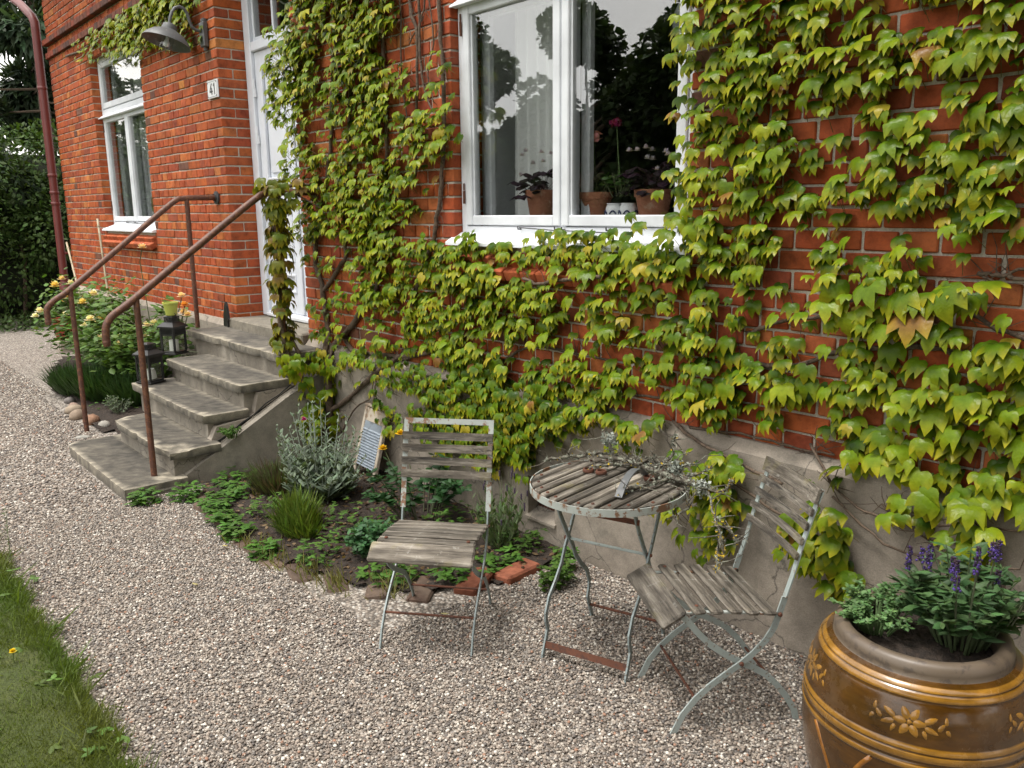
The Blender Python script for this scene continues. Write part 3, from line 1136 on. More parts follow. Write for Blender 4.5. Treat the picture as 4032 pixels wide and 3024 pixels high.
# ---- door
dx0, dx1 = DOOR[0], DOOR[1]
DY = 0.235
mb = MB()
mb.cbox(dx0 + 0.003, dx0 + 0.115, DY, DY + 0.1, 0.845, 3.56, 0.006)
mb.cbox(dx1 - 0.115, dx1 - 0.003, DY, DY + 0.1, 0.845, 3.56, 0.006)
mb.cbox(dx0 + 0.115, dx1 - 0.115, DY + 0.002, DY + 0.1, 3.0, 3.075, 0.006)
mb.cbox(dx0 + 0.115, dx1 - 0.115, DY + 0.002, DY + 0.1, 3.5, 3.56, 0.006)
mb.cbox(dx0 + 0.115, dx1 - 0.115, DY + 0.004, DY + 0.1, 0.845, 0.89, 0.006)
door = mb.build('door', MAT['door'], house)
door['label'] = 'white panelled double door with glazed top light'
lx0, lx1 = dx0 + 0.118, dx1 - 0.118
lm = lx0 + 0.62


def leaf_door(a, b):
    mb = MB()
    y0, y1 = DY + 0.03, DY + 0.075
    z0, z1 = 0.893, 2.997
    st = 0.105
    rails = [(z0, z0 + 0.17), (1.22, 1.32), (1.83, 1.98), (z1 - 0.13, z1)]
    mb.cbox(a, a + st, y0, y1, z0, z1, 0.003)
    mb.cbox(b - st, b, y0, y1, z0, z1, 0.003)
    for r0, r1 in rails:
        mb.cbox(a + st, b - st, y0 + 0.001, y1, r0, r1, 0.003)
    lf = mb.build('door_leaf', MAT['door'], door)
    for (p, q) in ((rails[0][1], rails[1][0]), (rails[1][1], rails[2][0]), (rails[2][1], rails[3][0])):
        m2 = MB()
        aa, bb = a + st, b - st
        m2.box(aa, bb, y0 + 0.022, y1 - 0.002, p, q)
        e = 0.055
        m2.cbox(aa + e, bb - e, y0 + 0.010, y0 + 0.024, p + e, q - e, 0.008)
        # bolection moulding round the panel
        for (u0, u1, v0, v1) in ((aa, aa + 0.02, p, q), (bb - 0.02, bb, p, q), (aa + 0.02, bb - 0.02, p, p + 0.02), (aa + 0.02, bb - 0.02, q - 0.02, q)):
            m2.cbox(u0, u1, y0 - 0.008, y0 + 0.02, v0, v1, 0.005)
        pn = m2.build('door_panel', MAT['door'], door)
    return lf


leaf_door(lx0, lm - 0.003)
leaf_door(lm + 0.003, lx1)
mb = MB()
mb.cbox(lm - 0.022, lm + 0.022, DY + 0.012, DY + 0.029, 0.9, 2.99, 0.004)
mb.build('cover_strip', MAT['door'], door)
for hz in (1.05, 2.35, 2.72):
    mb = MB()
    mb.tube([(lx0 + 0.002, DY + 0.018, hz - 0.07), (lx0 + 0.002, DY + 0.018, hz - 0.002)], 0.013, 8)
    mb.tube([(lx0 - 0.006, DY + 0.014, hz + 0.002), (lx0 - 0.006, DY + 0.014, hz + 0.07)], 0.011, 8)
    mb.build('hinge', MAT['white'], door, auto=40)
mb = MB()
w3 = (lx1 - lx0) / 3
for i in range(3):
    a, b = lx0 + i * w3, lx0 + (i + 1) * w3
    mb.cbox(a + (0 if i else 0.0), a + 0.03, DY + 0.03, DY + 0.07, 3.08, 3.5, 0.004)
mb.cbox(lx1 - 0.03, lx1, DY + 0.03, DY + 0.07, 3.08, 3.5, 0.004)
mb.cbox(lx0 + 0.03, lx1 - 0.03, DY + 0.032, DY + 0.068, 3.078, 3.11, 0.004)
mb.build('top_light', MAT['door'], door)
for i in range(3):
    MB().box(lx0 + i * w3 + 0.02, lx0 + (i + 1) * w3 + 0.01, DY + 0.048, DY + 0.052, 3.1, 3.5).build('pane', MAT['glass'], door)
mb = MB()
mb.cbox(dx0 + 0.12, dx1 - 0.12, DY - 0.02, DY + 0.03, 0.846, 0.876, 0.006)
mb.build('weather_bar', MAT['whiteold'], door)
# stone threshold under the door
mb = MB()
mb.cbox(dx0 - 0.02, dx1 + 0.02, -0.07, DEPTH, 0.69, 0.838, 0.012, jit=0.004, col=(0.35, 0.35, 0.35))
mb.build('threshold', MAT['step'], door, col=True)
# ------------------------------------------------------------------ front steps
steps = thing('front_steps', 'worn grey stone steps with crumbling edges leading up to the white door', 'steps', (-6.1, -0.75, 0))
SX, SY = -6.1, -0.75


def slab(x0, x1, y0, y1, zt, th, chips=(), seed=1, dark=0.5):
    """Tread stone as a gridded block: rounded, chipped front edge; pale rim, dark worn middle (vertex colour)."""
    rg = random.Random(seed)
    nx, ny = int((x1 - x0) / 0.035), max(4, int((y1 - y0) / 0.035))
    mb = MB()
    top, cols = [], []
    for j in range(ny + 1):
        for i in range(nx + 1):
            x = x0 + (x1 - x0) * i / nx
            y = y0 + (y1 - y0) * j / ny
            e = min(i, nx - i, j)
            dz = 0.0
            if e == 0:
                dz = -0.005
            dz += rg.uniform(-0.0009, 0.0009) - (0.004 * math.sin(PI * i / nx))
            px, py = x, y
            if j == 0:
                py += rg.uniform(-0.0015, 0.003)
            for (cx, cy, cr, cd) in chips:
                d = math.hypot(x - cx, y - cy)
                if d < cr:
                    k = (1 - d / cr) * rg.uniform(0.6, 1.2)
                    dz -= cd * k
                    if j == 0:
                        py += 0.035 * k
                    if i == nx:
                        px -= 0.03 * k
                    if i == 0:
                        px += 0.03 * k
            top.append((px, py, zt + dz))
            rim = (rg.uniform(0.2, 0.8) if e == 0 else 0.0) + (0.35 if y > y1 - 0.07 else 0) * rg.random()
            rim += rg.uniform(0, 0.16)
            for (cx, cy, cr, cd) in chips:
                if math.hypot(x - cx, y - cy) < cr:
                    rim = max(rim, rg.uniform(0.2, 0.9))
            cols.append((min(rim, 1), dark * rg.uniform(0.75, 1.0), 0))
    W = nx + 1
    fs = [(j * W + i, j * W + i + 1, (j + 1) * W + i + 1, (j + 1) * W + i) for j in range(ny) for i in range(nx)]
    n0 = len(top)
    per = [i for i in range(W)] + [j * W + nx for j in range(1, ny + 1)] + [ny * W + i for i in range(nx - 1, -1, -1)] + [j * W for j in range(ny - 1, 0, -1)]
    vs = list(top)
    ring1, ring2 = [], []
    for p in per:
        x, y, z = top[p]
        vs.append((x, y, zt - 0.016 + rg.uniform(-0.002, 0.002)))
        cols.append((rg.uniform(0.15, 0.6), dark * 0.4, 0))
    for p in per:
        x, y, z = top[p]
        vs.append((x + (0.006 if x < SX else -0.006), y + 0.004, zt - th))
        cols.append((rg.uniform(0.0, 0.2), dark * 0.6, 0))
    m = len(per)
    for i in range(m):
        j = (i + 1) % m
        fs.append((per[j], per[i], n0 + i, n0 + j))
        fs.append((n0 + j, n0 + i, n0 + m + i, n0 + m + j))
    fs.append(tuple(n0 + m + i for i in range(m)))
    mb.add(vs, fs, cols)
    mb.v = [(x - SX, y - SY, z) for x, y, z in mb.v]
    return mb.build('tread', MAT['step'], steps, col=True, auto=35)


# x0, x1, front, back, top
TR = [(-6.62, -5.2, -1.505, -1.12, 0.08), (-6.45, -5.23, -1.222, -0.88, 0.25), (-6.84, -5.34, -0.945, -0.63, 0.42), (-6.76, -5.335, -0.69, -0.33, 0.59), (-7.1, -5.34, -0.385, 0.02, 0.76)]
CH = [[(-6.6, -1.5, 0.06, 0.02), (-5.3, -1.2, 0.1, 0.008)], [(-5.3, -1.2, 0.17, 0.05), (-5.6, -1.22, 0.07, 0.02), (-6.42, -1.2, 0.10, 0.03), (-5.9, -1.22, 0.05, 0.014)],
      [(-5.4, -0.93, 0.06, 0.012), (-6.5, -0.95, 0.06, 0.01)], [(-5.36, -0.68, 0.05, 0.012), (-6.1, -0.69, 0.05, 0.012)], [(-6.45, -0.385, 0.09, 0.02), (-6.3, -0.385, 0.06, 0.014), (-5.7, -0.385, 0.05, 0.012)]]
for k, (x0, x1, y0, y1, zt) in enumerate(TR):
    slab(x0, x1, y0, y1, zt, 0.1 if k == 0 else 0.06, CH[k], 11 + k, (1.0, 0.95, 0.85, 0.5, 0.15)[k])
for k in range(1, 5):
    x0, x1, y0, y1, zt = TR[k]
    mb = MB()
    mb.cbox(x0 + 0.05 - SX, x1 - 0.05 - SX, y0 + 0.045 - SY, 0.28 - SY, TR[k - 1][4] - 0.06, zt - 0.0605, 0.004, jit=0.002, col=(0.06, 0.06, 0.06))
    mb.build('riser', MAT['cheek'], steps)
# sloping cheek on the bed side, split by a long crack
mb = MB()
mb.prism([(-1.2 - SY, -0.05), (-1.2 - SY, 0.03), (-0.40 - SY, 0.475), (-0.02 - SY, 0.66), (0.02 - SY, 0.66), (0.02 - SY, -0.05)], 'x', -5.405 - SX, -5.24 - SX)
mb.build('cheek_wall', MAT['cheek'], steps)
mb = MB()
mb.prism([(-0.93 - SY, 0.2), (-0.86 - SY, 0.335), (-0.60 - SY, 0.36), (-0.56 - SY, 0.52), (-0.3 - SY, 0.53), (-0.28 - SY, 0.545)], 'x', -5.40 - SX, -5.33 - SX)
mb.build('cheek_patch', MAT['plinth'], steps)
crk = [(-0.93, 0.20), (-0.8, 0.262), (-0.7, 0.325), (-0.6, 0.372), (-0.52, 0.43), (-0.42, 0.475), (-0.33, 0.535)]
mb = MB()
for (a, b) in zip(crk[:-1], crk[1:]):
    mb.tube([(-5.31 - SX, a[0] - SY, a[1] + 0.012), (-5.31 - SX, b[0] - SY, b[1] + 0.012)], 0.0045, 5)
mb.build('crack', MAT['black'], steps)
# foundation stub under the post
mb = MB()
mb.cbox(-5.34 - SX, -5.2 - SX, -1.46 - SY, -1.15 - SY, -0.02, 0.05, 0.015, jit=0.01, col=(0.2, 0.2, 0.2))
mb.build('footing', MAT['step'], steps, col=True)


# ------------------------------------------------------------------ handrails
def handrail(x, pts, posts, label, flange):
    t = thing('handrail', label, 'handrail', (x, posts[0][0], 0), group='rusty handrails of the steps')
    oy = posts[0][0]
    P = [Vector((0, y - oy, z)) for y, z in pts]
    # smooth the path
    sm = []
    for i in range(len(P) - 1):
        p0, p1, p2, p3 = P[max(i - 1, 0)], P[i], P[i + 1], P[min(i + 2, len(P) - 1)]
        for k in range(6):
            u = k / 6
            sm.append(0.5 * ((2 * p1) + (p2 - p0) * u + (2 * p0 - 5 * p1 + 4 * p2 - p3) * u * u + (3 * p1 - p0 - 3 * p2 + p3) * u ** 3))
    sm.append(P[-1])
    MB().tube(sm, 0.0225, 12).build('rail', MAT['rail'], t, auto=50)
    e = P[0]
    MB().lathe([(0.0, -0.03), (0.019, -0.028), (0.0235, -0.012), (0.024, 0.006), (0.0205, 0.012)], 12).build('end_cap', MAT['rail'], t, auto=50, loc=tuple(e))
    for (y, z0, z1) in posts:
        mb = MB()
        mb.tube([(0, y - oy, z0), (0, y - oy, z1)], 0.019, 12)
        mb.build('post', MAT['rail'], t, auto=50)
    if flange:
        mb = MB()
        mb.lathe([(0.0, 0), (0.055, 0), (0.055, 0.012), (0.03, 0.016), (0.03, 0.03)], 16, M=Matrix.Rotation(PI / 2, 4, 'X'))
        mb.build('wall_flange', MAT['dark'], t, auto=50, loc=(0, -0.004 - oy, P[-1].z))
    return t


handrail(-7.18, [(-1.405, 0.915), (-1.405, 0.96), (-1.398, 1.02), (-1.34, 1.075), (-1.22, 1.153), (-0.8, 1.48), (-0.39, 1.80), (-0.30, 1.838), (-0.2, 1.845), (-0.02, 1.846)],
         [(-1.226, -0.05, 1.145), (-0.264, 0.755, 1.838)], 'rusty iron handrail beside the rose bush, ending in a flange on the brick', True)
handrail(-5.375, [(-1.466, 0.965), (-1.466, 1.01), (-1.455, 1.068), (-1.41, 1.123), (-1.295, 1.2), (-0.9, 1.49), (-0.47, 1.80), (-0.38, 1.842), (-0.25, 1.85), (-0.02, 1.852)],
         [(-1.272, -0.05, 1.215), (-0.324, 0.755, 1.845)], 'rusty iron handrail on the flower bed side, its rear post wrapped in leaves', False)

# ------------------------------------------------------------------ things on and by the house front
lamp = thing('wall_lamp', 'grey enamel barn lamp on a swan-neck arm beside the door', 'lamp', (-7.13, 0, 3.12))
mb = MB()
mb.cbox(-0.045, 0.045, -0.045, -0.004, -0.07, 0.12, 0.006)
mb.cbox(-0.03, 0.03, -0.035, -0.004, 0.121, 0.15, 0.006)
mb.cbox(-0.018, 0.018, -0.03, -0.006, -0.1, -0.071, 0.004)
mb.build('bracket', MAT['shade'], lamp)
arm = [(-0.045, 0.05), (-0.09, 0.055), (-0.118, 0.075), (-0.132, 0.115), (-0.143, 0.165), (-0.168, 0.203), (-0.205, 0.215), (-0.242, 0.2), (-0.268, 0.165), (-0.285, 0.12), (-0.295, 0.075)]
MB().tube([(0, y, z) for y, z in arm], 0.0125, 10).build('arm', MAT['shade'], lamp, auto=50)
lm_M = Matrix.Translation((0, -0.31, 0.0)) @ Matrix.Rotation(math.radians(-17), 4, 'X')
mb = MB()
mb.lathe([(0.0, 0.085), (0.025, 0.083), (0.05, 0.07), (0.058, 0.045), (0.06, 0.03), (0.075, 0.022), (0.12, 0.0), (0.165, -0.04), (0.185, -0.07), (0.187, -0.075), (0.182, -0.074), (0.16, -0.044), (0.115, -0.008), (0.05, 0.01), (0.0, 0.012)], 36, M=lm_M)
mb.build('lamp_shade', MAT['shade'], lamp, auto=40)
MB().lathe([(0.05, 0.005), (0.05, -0.08), (0.045, -0.12), (0.03, -0.145), (0.0, -0.152)], 20, M=lm_M).build('glass_jar', MAT['lampglass'], lamp, smooth=True)
MB().lathe([(0.014, 0.0), (0.015, -0.05), (0.024, -0.075), (0.02, -0.1), (0.0, -0.11)], 14, M=lm_M).build('bulb', MAT['enamel'], lamp, smooth=True)

sign = thing('house_number', 'white enamel plate with black number 41 on the brick by the door', 'sign', (-7.065, -0.012, 2.715))
MB().cbox(-0.105, 0.105, -0.006, 0.009, -0.07, 0.07, 0.003).build('plate', MAT['enamel'], sign)
mb = MB()
for (a, b, c, d) in ((-0.098, 0.098, 0.058, 0.0605), (-0.098, 0.098, -0.0605, -0.058), (-0.098, -0.0955, -0.058, 0.058), (0.0955, 0.098, -0.058, 0.058)):
    mb.box(a, b, -0.0072, -0.005, c, d)
mb.build('border', MAT['ink'], sign)
mb = MB()     # the 4
mb.prism([(-0.012, 0.045), (0.004, 0.045), (-0.040, -0.012), (-0.052, -0.012)], 'y', -0.0078, -0.005)
mb.box(-0.052, 0.012, -0.0078, -0.005, -0.024, -0.0121)
mb.box(-0.014, -0.001, -0.0082, -0.005, -0.045, 0.012)
mb.build('numeral', MAT['ink'], sign)
mb = MB()     # the 1
mb.box(0.043, 0.056, -0.0078, -0.005, -0.045, 0.045)
mb.prism([(0.043, 0.045), (0.043, 0.030), (0.028, 0.020), (0.028, 0.026)], 'y', -0.0078, -0.005)
mb.build('numeral', MAT['ink'], sign)
for sx in (-1, 1):
    for sz in (-1, 1):
        MB().lathe([(0.0, -0.003), (0.005, -0.002), (0.006, 0.0)], 8, M=Matrix.Translation((sx * 0.09, -0.0065, sz * 0.053)) @ Matrix.Rotation(PI / 2, 4, 'X') @ Matrix.Rotation(PI, 4, 'X')).build('screw', MAT['dark'], sign)

pipe = thing('drainpipe', 'red-brown metal drainpipe running down the far corner of the house', 'drainpipe', (-12.42, -0.1, 0))
PR = 0.052
MB().tube([(0.05, 0, 4.02), (0.02, 0, 2.2)], PR, 16).build('upper_pipe', MAT['pipe'], pipe, auto=50)
MB().tube([(0.02, 0, 2.24), (-0.02, 0, 0.78)], PR * 0.96, 16).build('lower_pipe', MAT['pipe'], pipe, auto=50)
MB().tube([(0.05, 0, 4.0), (0.05, 0, 4.08), (0.0, -0.01, 4.16), (-0.45, -0.03, 4.38), (-0.75, -0.05, 4.5), (-0.85, -0.05, 4.58), (-0.86, -0.05, 4.75)], PR, 16).build('swan_neck', MAT['pipe'], pipe, auto=50)
for z, x in ((3.3, 0.036), (2.22, 0.02), (2.0, 0.012), (1.86, 0.009)):
    MB().lathe([(PR + 0.002, -0.02), (PR + 0.006, -0.016), (PR + 0.006, 0.016), (PR + 0.002, 0.02)], 16).build('collar', MAT['pipe'], pipe, loc=(x, 0, z), auto=50)
MB().lathe([(PR, 0.84), (PR + 0.02, 0.79), (PR + 0.02, 0.62), (PR + 0.014, 0.6), (PR + 0.014, 0.1), (PR + 0.03, 0.05), (PR + 0.03, -0.02)], 16).build('standpipe', MAT['pipe'], pipe, loc=(-0.02, 0, 0), auto=50)
MB().cbox(-0.03, 0.06, 0.03, 0.12, 1.2, 1.23, 0.004).build('bracket', MAT['pipe'], pipe)

can = thing('red_bucket', 'dull red bucket on pale stone, half hidden behind the rose bush', 'bucket', (-11.75, -0.32, 0))
MB().lathe([(0.0, 0.16), (0.10, 0.16), (0.13, 0.42), (0.137, 0.425), (0.13, 0.43), (0.12, 0.42), (0.09, 0.18), (0.0, 0.18)], 18).build('bucket_body', MAT['red'], can, auto=50)
MB().tube([(0.13 * math.cos(a), 0.02, 0.42 + 0.12 * math.sin(a)) for a in np.linspace(0, PI, 12)], 0.005, 6).build('bail', MAT['dark'], can)
MB().cbox(-0.12, 0.12, -0.11, 0.11, -0.02, 0.158, 0.02, jit=0.012).build('stone_base', MAT['plinth'], can)

scraper = thing('boot_scraper', 'small black iron boot scraper set at the brick corner by the door', 'boot scraper', (-7.02, -0.06, 0.76))
MB().prism([(-0.05, 0.0), (0.05, 0.0), (0.05, 0.08), (0.025, 0.18), (0.0, 0.215), (-0.02, 0.18), (-0.045, 0.1)], 'y', -0.02, 0.0, M=Matrix.Rotation(math.radians(4), 4, 'Y')).build('blade', MAT['black'], scraper)
MB().tube([(0.05, -0.02, 0.0), (0.05, -0.02, 0.05), (0.08, -0.02, 0.075)], 0.008, 6).build('spike', MAT['black'], scraper)


def lantern(x, y, z, rz, s, label, bail):
    t = thing('lantern', label, 'lantern', (x, y, z), rz, 'black metal lanterns on the steps')
    w, h = 0.074 * s, 0.255 * s
    mb = MB()
    mb.cbox(-w - 0.014, w + 0.014, -w - 0.014, w + 0.014, 0.0, 0.014, 0.003)
    mb.cbox(-w - 0.004, w + 0.004, -w - 0.004, w + 0.004, 0.0142, 0.026, 0.003)
    mb.build('base', MAT['black'], t)
    for sx in (-1, 1):
        for sy in (-1, 1):
            MB().cbox(sx * w - 0.008, sx * w + 0.008, sy * w - 0.008, sy * w + 0.008, 0.0265, h, 0.002).build('corner_post', MAT['black'], t)
    mb = MB()
    for a in range(4):
        Mx = Matrix.Rotation(a * PI / 2, 4, 'Z')
        mb.box(-w + 0.008, w - 0.008, -w - 0.005, -w + 0.003, h - 0.014, h, M=Mx)
        for i in range(9):
            u = -w + 0.014 + i * (2 * w - 0.028) / 8
            mb.box(u - 0.003, u + 0.003, -w - 0.004, -w + 0.002, h - 0.052, h - 0.0145, M=Mx)
        mb.box(-w + 0.008, w - 0.008, -w - 0.005, -w + 0.003, h - 0.062, h - 0.0525, M=Mx)
    mb.build('fret', MAT['black'], t)
    mb = MB()
    k = 1.414
    mb.lathe([((w + 0.02) * k, h + 0.0005), ((w + 0.02) * k, h + 0.012), (0.052 * s * k, h + 0.05 * s), (0.052 * s * k, h + 0.052 * s)], 4, M=Matrix.Rotation(PI / 4, 4, 'Z'), cap0=True, cap1=True)
    mb.build('roof', MAT['black'], t)
    mb = MB()
    hh = h + 0.052 * s
    for a in range(4):
        Mx = Matrix.Rotation(a * PI / 2, 4, 'Z')
        for i in range(6):
            u = -0.045 * s + i * 0.018 * s
            mb.box(u - 0.004, u + 0.004, -0.048 * s, -0.043 * s, hh, hh + 0.04 * s, M=Mx)
    mb.lathe([(0.05 * s * k, hh + 0.04 * s), (0.05 * s * k, hh + 0.05 * s), (0.03 * s, hh + 0.062 * s)], 4, M=Matrix.Rotation(PI / 4, 4, 'Z'), cap0=True, cap1=True)
    mb.build('chimney', MAT['black'], t)
    for a in range(4):
        Mx = Matrix.Rotation(a * PI / 2, 4, 'Z')
        MB().box(-w + 0.008, w - 0.008, -w - 0.001, -w + 0.001, 0.027, h - 0.063, M=Mx).build('pane', MAT['lampglass'], t)
    top = hh + 0.062 * s
    if bail:
        MB().tube([(0.06 * s * math.cos(a), 0, hh + 0.03 * s + 0.075 * s * math.sin(a)) for a in np.linspace(0, PI, 14)], 0.003, 6).build('bail', MAT['black'], t)
    return t


lantern(-6.93, -0.56, 0.592, 0.5, 0.86, 'black metal lantern on the fourth step, under the lime pot', True)
lantern(-6.72, -0.83, 0.422, 0.45, 0.86, 'black metal lantern one step lower, behind the rusty post', False)
tag(MB().lathe([(0.0, 0.0), (0.037, 0.0), (0.038, 0.085), (0.034, 0.09), (0.0, 0.08)], 18).build('candle', MAT['candle'], loc=(-6.93, -0.56, 0.6185), auto=50), 'white pillar candle inside the upper lantern', 'candle')
tag(MB().lathe([(0.0, 0.0), (0.046, 0.0), (0.046, 0.05), (0.04, 0.075), (0.03, 0.055), (0.0, 0.045)], 18, M=Matrix.Rotation(0.12, 4, 'X')).build('candle', MAT['candle'], loc=(-6.72, -0.83, 0.452), auto=50), 'squat melted white candle inside the lower lantern', 'candle')
tag(MB().lathe([(0.0, 0.0), (0.042, 0.0), (0.058, 0.09), (0.064, 0.092), (0.064, 0.105), (0.056, 0.105), (0.04, 0.02), (0.0, 0.02)], 20).build('flower_pot', MAT['lime'], loc=(-6.94, -0.555, 0.9095), auto=50), 'small lime green pot perched on top of the lantern', 'pot')

# washboard leaning on the plinth
wb = thing('washboard', 'old wooden washboard with a ribbed zinc sheet leaning on the plinth', 'washboard', (-4.6, -0.2, 0.0), math.radians(-4))
wb.scale = (0.84, 0.84, 0.82)
Mw = Matrix.Rotation(math.radians(-15), 4, 'X')
for sx in (-1, 1):
    MB().cbox(sx * 0.16 - 0.018, sx * 0.16 + 0.018, -0.015, 0.015, 0.0, 0.575, 0.004, M=Mw).build('side_rail', MAT['palewood'], wb)
MB().tube([(-0.185, 0, 0.585), (0.185, 0, 0.585)], 0.017, 10, M=Mw).build('top_bar', MAT['palewood'], wb, auto=50)
MB().cbox(-0.142, 0.142, -0.008, 0.008, 0.46, 0.565, 0.003, M=Mw).build('head_board', MAT['palewood'], wb)
mb = MB()
nr = 120
vs, fs = [], []
for i in range(nr + 1):
    z = 0.1 + 0.36 * i / nr
    y = -0.012 + (0.006 * math.sin(2 * PI * z / 0.022) if z < 0.40 else 0.004)
    vs += [(-0.142, y, z), (0.142, y, z)]
for i in range(nr):
    fs.append((2 * i, 2 * i + 1, 2 * i + 3, 2 * i + 2))
mb.add(vs, fs, M=Mw)
mb.build('ribbed_sheet', MAT['zinc'], wb, smooth=True)


# ------------------------------------------------------------------ folding chairs
LONG = [(-0.028, 0.828), (-0.022, 0.808), (0.001, 0.74), (0.032, 0.635), (0.057, 0.535), (0.078, 0.465), (0.094, 0.41), (0.111, 0.357), (0.137, 0.315), (0.177, 0.272), (0.22, 0.238), (0.27, 0.205), (0.325, 0.167), (0.374, 0.124), (0.417, 0.07), (0.45, 0.0), (0.452, -0.02)]
SHORT = [(0.44, 0.437), (0.403, 0.397), (0.364, 0.35), (0.325, 0.31), (0.272, 0.27), (0.22, 0.238), (0.175, 0.214), (0.127, 0.184), (0.086, 0.143), (0.045, 0.09), (0.015, 0.04), (0.0, -0.02)]


def chair(label, loc, fwd, slats, top_slat, top_bar, width):
    """Local axes: x across, y forward (towards the sitter's knees), origin midway between the rear feet."""
    rz = math.atan2(-fwd[0], fwd[1])
    t = thing('folding_chair', label, 'chair', loc, rz, 'weathered folding garden chairs')
    hw = width / 2
    for s in (-1, 1):
        x = s * hw
        upper = [p for p in LONG if p[1] >= 0.46]
        lower = [p for p in LONG if p[1] <= 0.47]
        MB().strap([(x, y, z) for y, z in upper], (1, 0, 0), 0.022, 0.005).build('back_upright', MAT['rustypaint'] if top_bar else MAT['chairpaint'], t)
        MB().strap([(x, y, z) for y, z in lower], (1, 0, 0), 0.006, 0.021).build('front_leg', MAT['greypaint'] if top_bar else MAT['chairpaint'], t)
        MB().strap([(x - s * 0.011, y, z) for y, z in SHORT], (1, 0, 0), 0.006, 0.021).build('rear_leg', MAT['greypaint'] if top_bar else MAT['chairpaint'], t)
        # pivot rivets
        for (y, z) in ((0.22, 0.238), (0.094, 0.405)):
            MB().lathe([(0.0, 0.012), (0.006, 0.011), (0.008, 0.005), (0.008, -0.012)], 10, M=Matrix.Translation((x, y, z)) @ Matrix.Rotation(s * PI / 2, 4, 'Y')).build('rivet', MAT['rust'], t, auto=50)
        # seat bearer
        MB().strap([(x - s * 0.02, 0.105, 0.397), (x - s * 0.02, 0.27, 0.418), (x - s * 0.02, 0.43, 0.43), (x - s * 0.02, 0.485, 0.392)], (1, 0, 0), 0.016, 0.005).build('seat_bearer', MAT['rustypaint'], t)
    MB().tube([(-hw, 0.374, 0.124), (hw, 0.374, 0.124)], 0.005, 8).build('front_stretcher', MAT['rust'], t)
    MB().tube([(-hw + 0.011, 0.045, 0.09), (hw - 0.011, 0.045, 0.09)], 0.005, 8).build('rear_stretcher', MAT['rust'], t)
    # seat slats
    sl = [(0.125, 0.41, 7), (0.187, 0.42, 5), (0.249, 0.428, 4), (0.311, 0.434, 3), (0.373, 0.438, 1)]
    rg = random.Random(label)
    for (y, z, tilt) in sl:
        Mx = Matrix.Translation((rg.uniform(-0.005, 0.005), y, z + rg.uniform(-0.002, 0.002))) @ Matrix.Rotation(math.radians(tilt + rg.uniform(-2, 2)), 4, 'X') @ Matrix.Rotation(math.radians(rg.uniform(-0.8, 0.8)), 4, 'Z')
        MB().cbox(-hw - 0.012, hw + 0.012, -0.0215, 0.0215, -0.008, 0.009, 0.006, jit=0.0015).build('seat_slat', MAT['wood'], t).matrix_local = Mx
    Mx = Matrix.Translation((0, 0.458, 0.424)) @ Matrix.Rotation(math.radians(-30), 4, 'X')
    MB().cbox(-hw - 0.022, hw + 0.022, -0.042, 0.052, -0.009, 0.011, 0.007, jit=0.002).build('seat_slat', MAT['wood'], t).matrix_local = Mx
    for s in (-1, 1):
        for (y, z) in ((0.375, 0.449), (0.43, 0.447), (0.47, 0.424)):
            MB().lathe([(0.0, 0.003), (0.006, 0.002), (0.008, -0.002)], 8, M=Matrix.Translation((s * (hw - 0.02), y, z))).build('nail', MAT['rust'], t)
    # back slats, bowed towards the rear
    def bow(y, z, h, bow_, tilt, mat='wood', th=0.01):
        n = 9
        mb = MB()
        pts = []
        for i in range(n):
            u = -1 + 2 * i / (n - 1)
            pts.append((u * (hw + 0.012), y - bow_ * (1 - u * u) + 0.012, z))
        Mt = Matrix.Translation((0, y, z)) @ Matrix.Rotation(math.radians(tilt), 4, 'X') @ Matrix.Translation((0, -y, -z))
        mb.strap(pts, (0, 0, 1), h, th, M=Mt)
        return mb.build('back_slat', MAT[mat], t)
    for (y, z) in slats:
        bow(y, z, (0.034 if top_bar else 0.0245) + random.uniform(-0.002, 0.002), 0.018, 14)
    if top_slat:
        bow(-0.02, 0.805, 0.052, 0.02, 16, th=0.011)
    if top_bar:
        mb = MB()
        mb.strap([(-hw - 0.011, -0.028, 0.826), (hw + 0.011, -0.028, 0.826)], (0, -0.25, 1), 0.024, 0.005)
        mb.build('top_bar', MAT['rustypaint'], t)
    return t


def yat(z):
    for (a, b) in zip(LONG[:-1], LONG[1:]):
        if a[1] >= z >= b[1]:
            u = (a[1] - z) / (a[1] - b[1])
            return a[0] + (b[0] - a[0]) * u
    return 0


chair('weathered folding chair facing the gravel, its bare metal top bar showing', (-2.818, -0.802, 0), (0.64, -0.768), [(yat(z), z) for z in (0.765, 0.714, 0.661, 0.608)], False, True, 0.375)
chair('weathered folding chair by the glazed pot, its top slat still in place', (-1.46, -0.357, 0), (-0.525, -0.851), [(yat(z), z) for z in (0.752, 0.705, 0.655, 0.605)], True, False, 0.352)

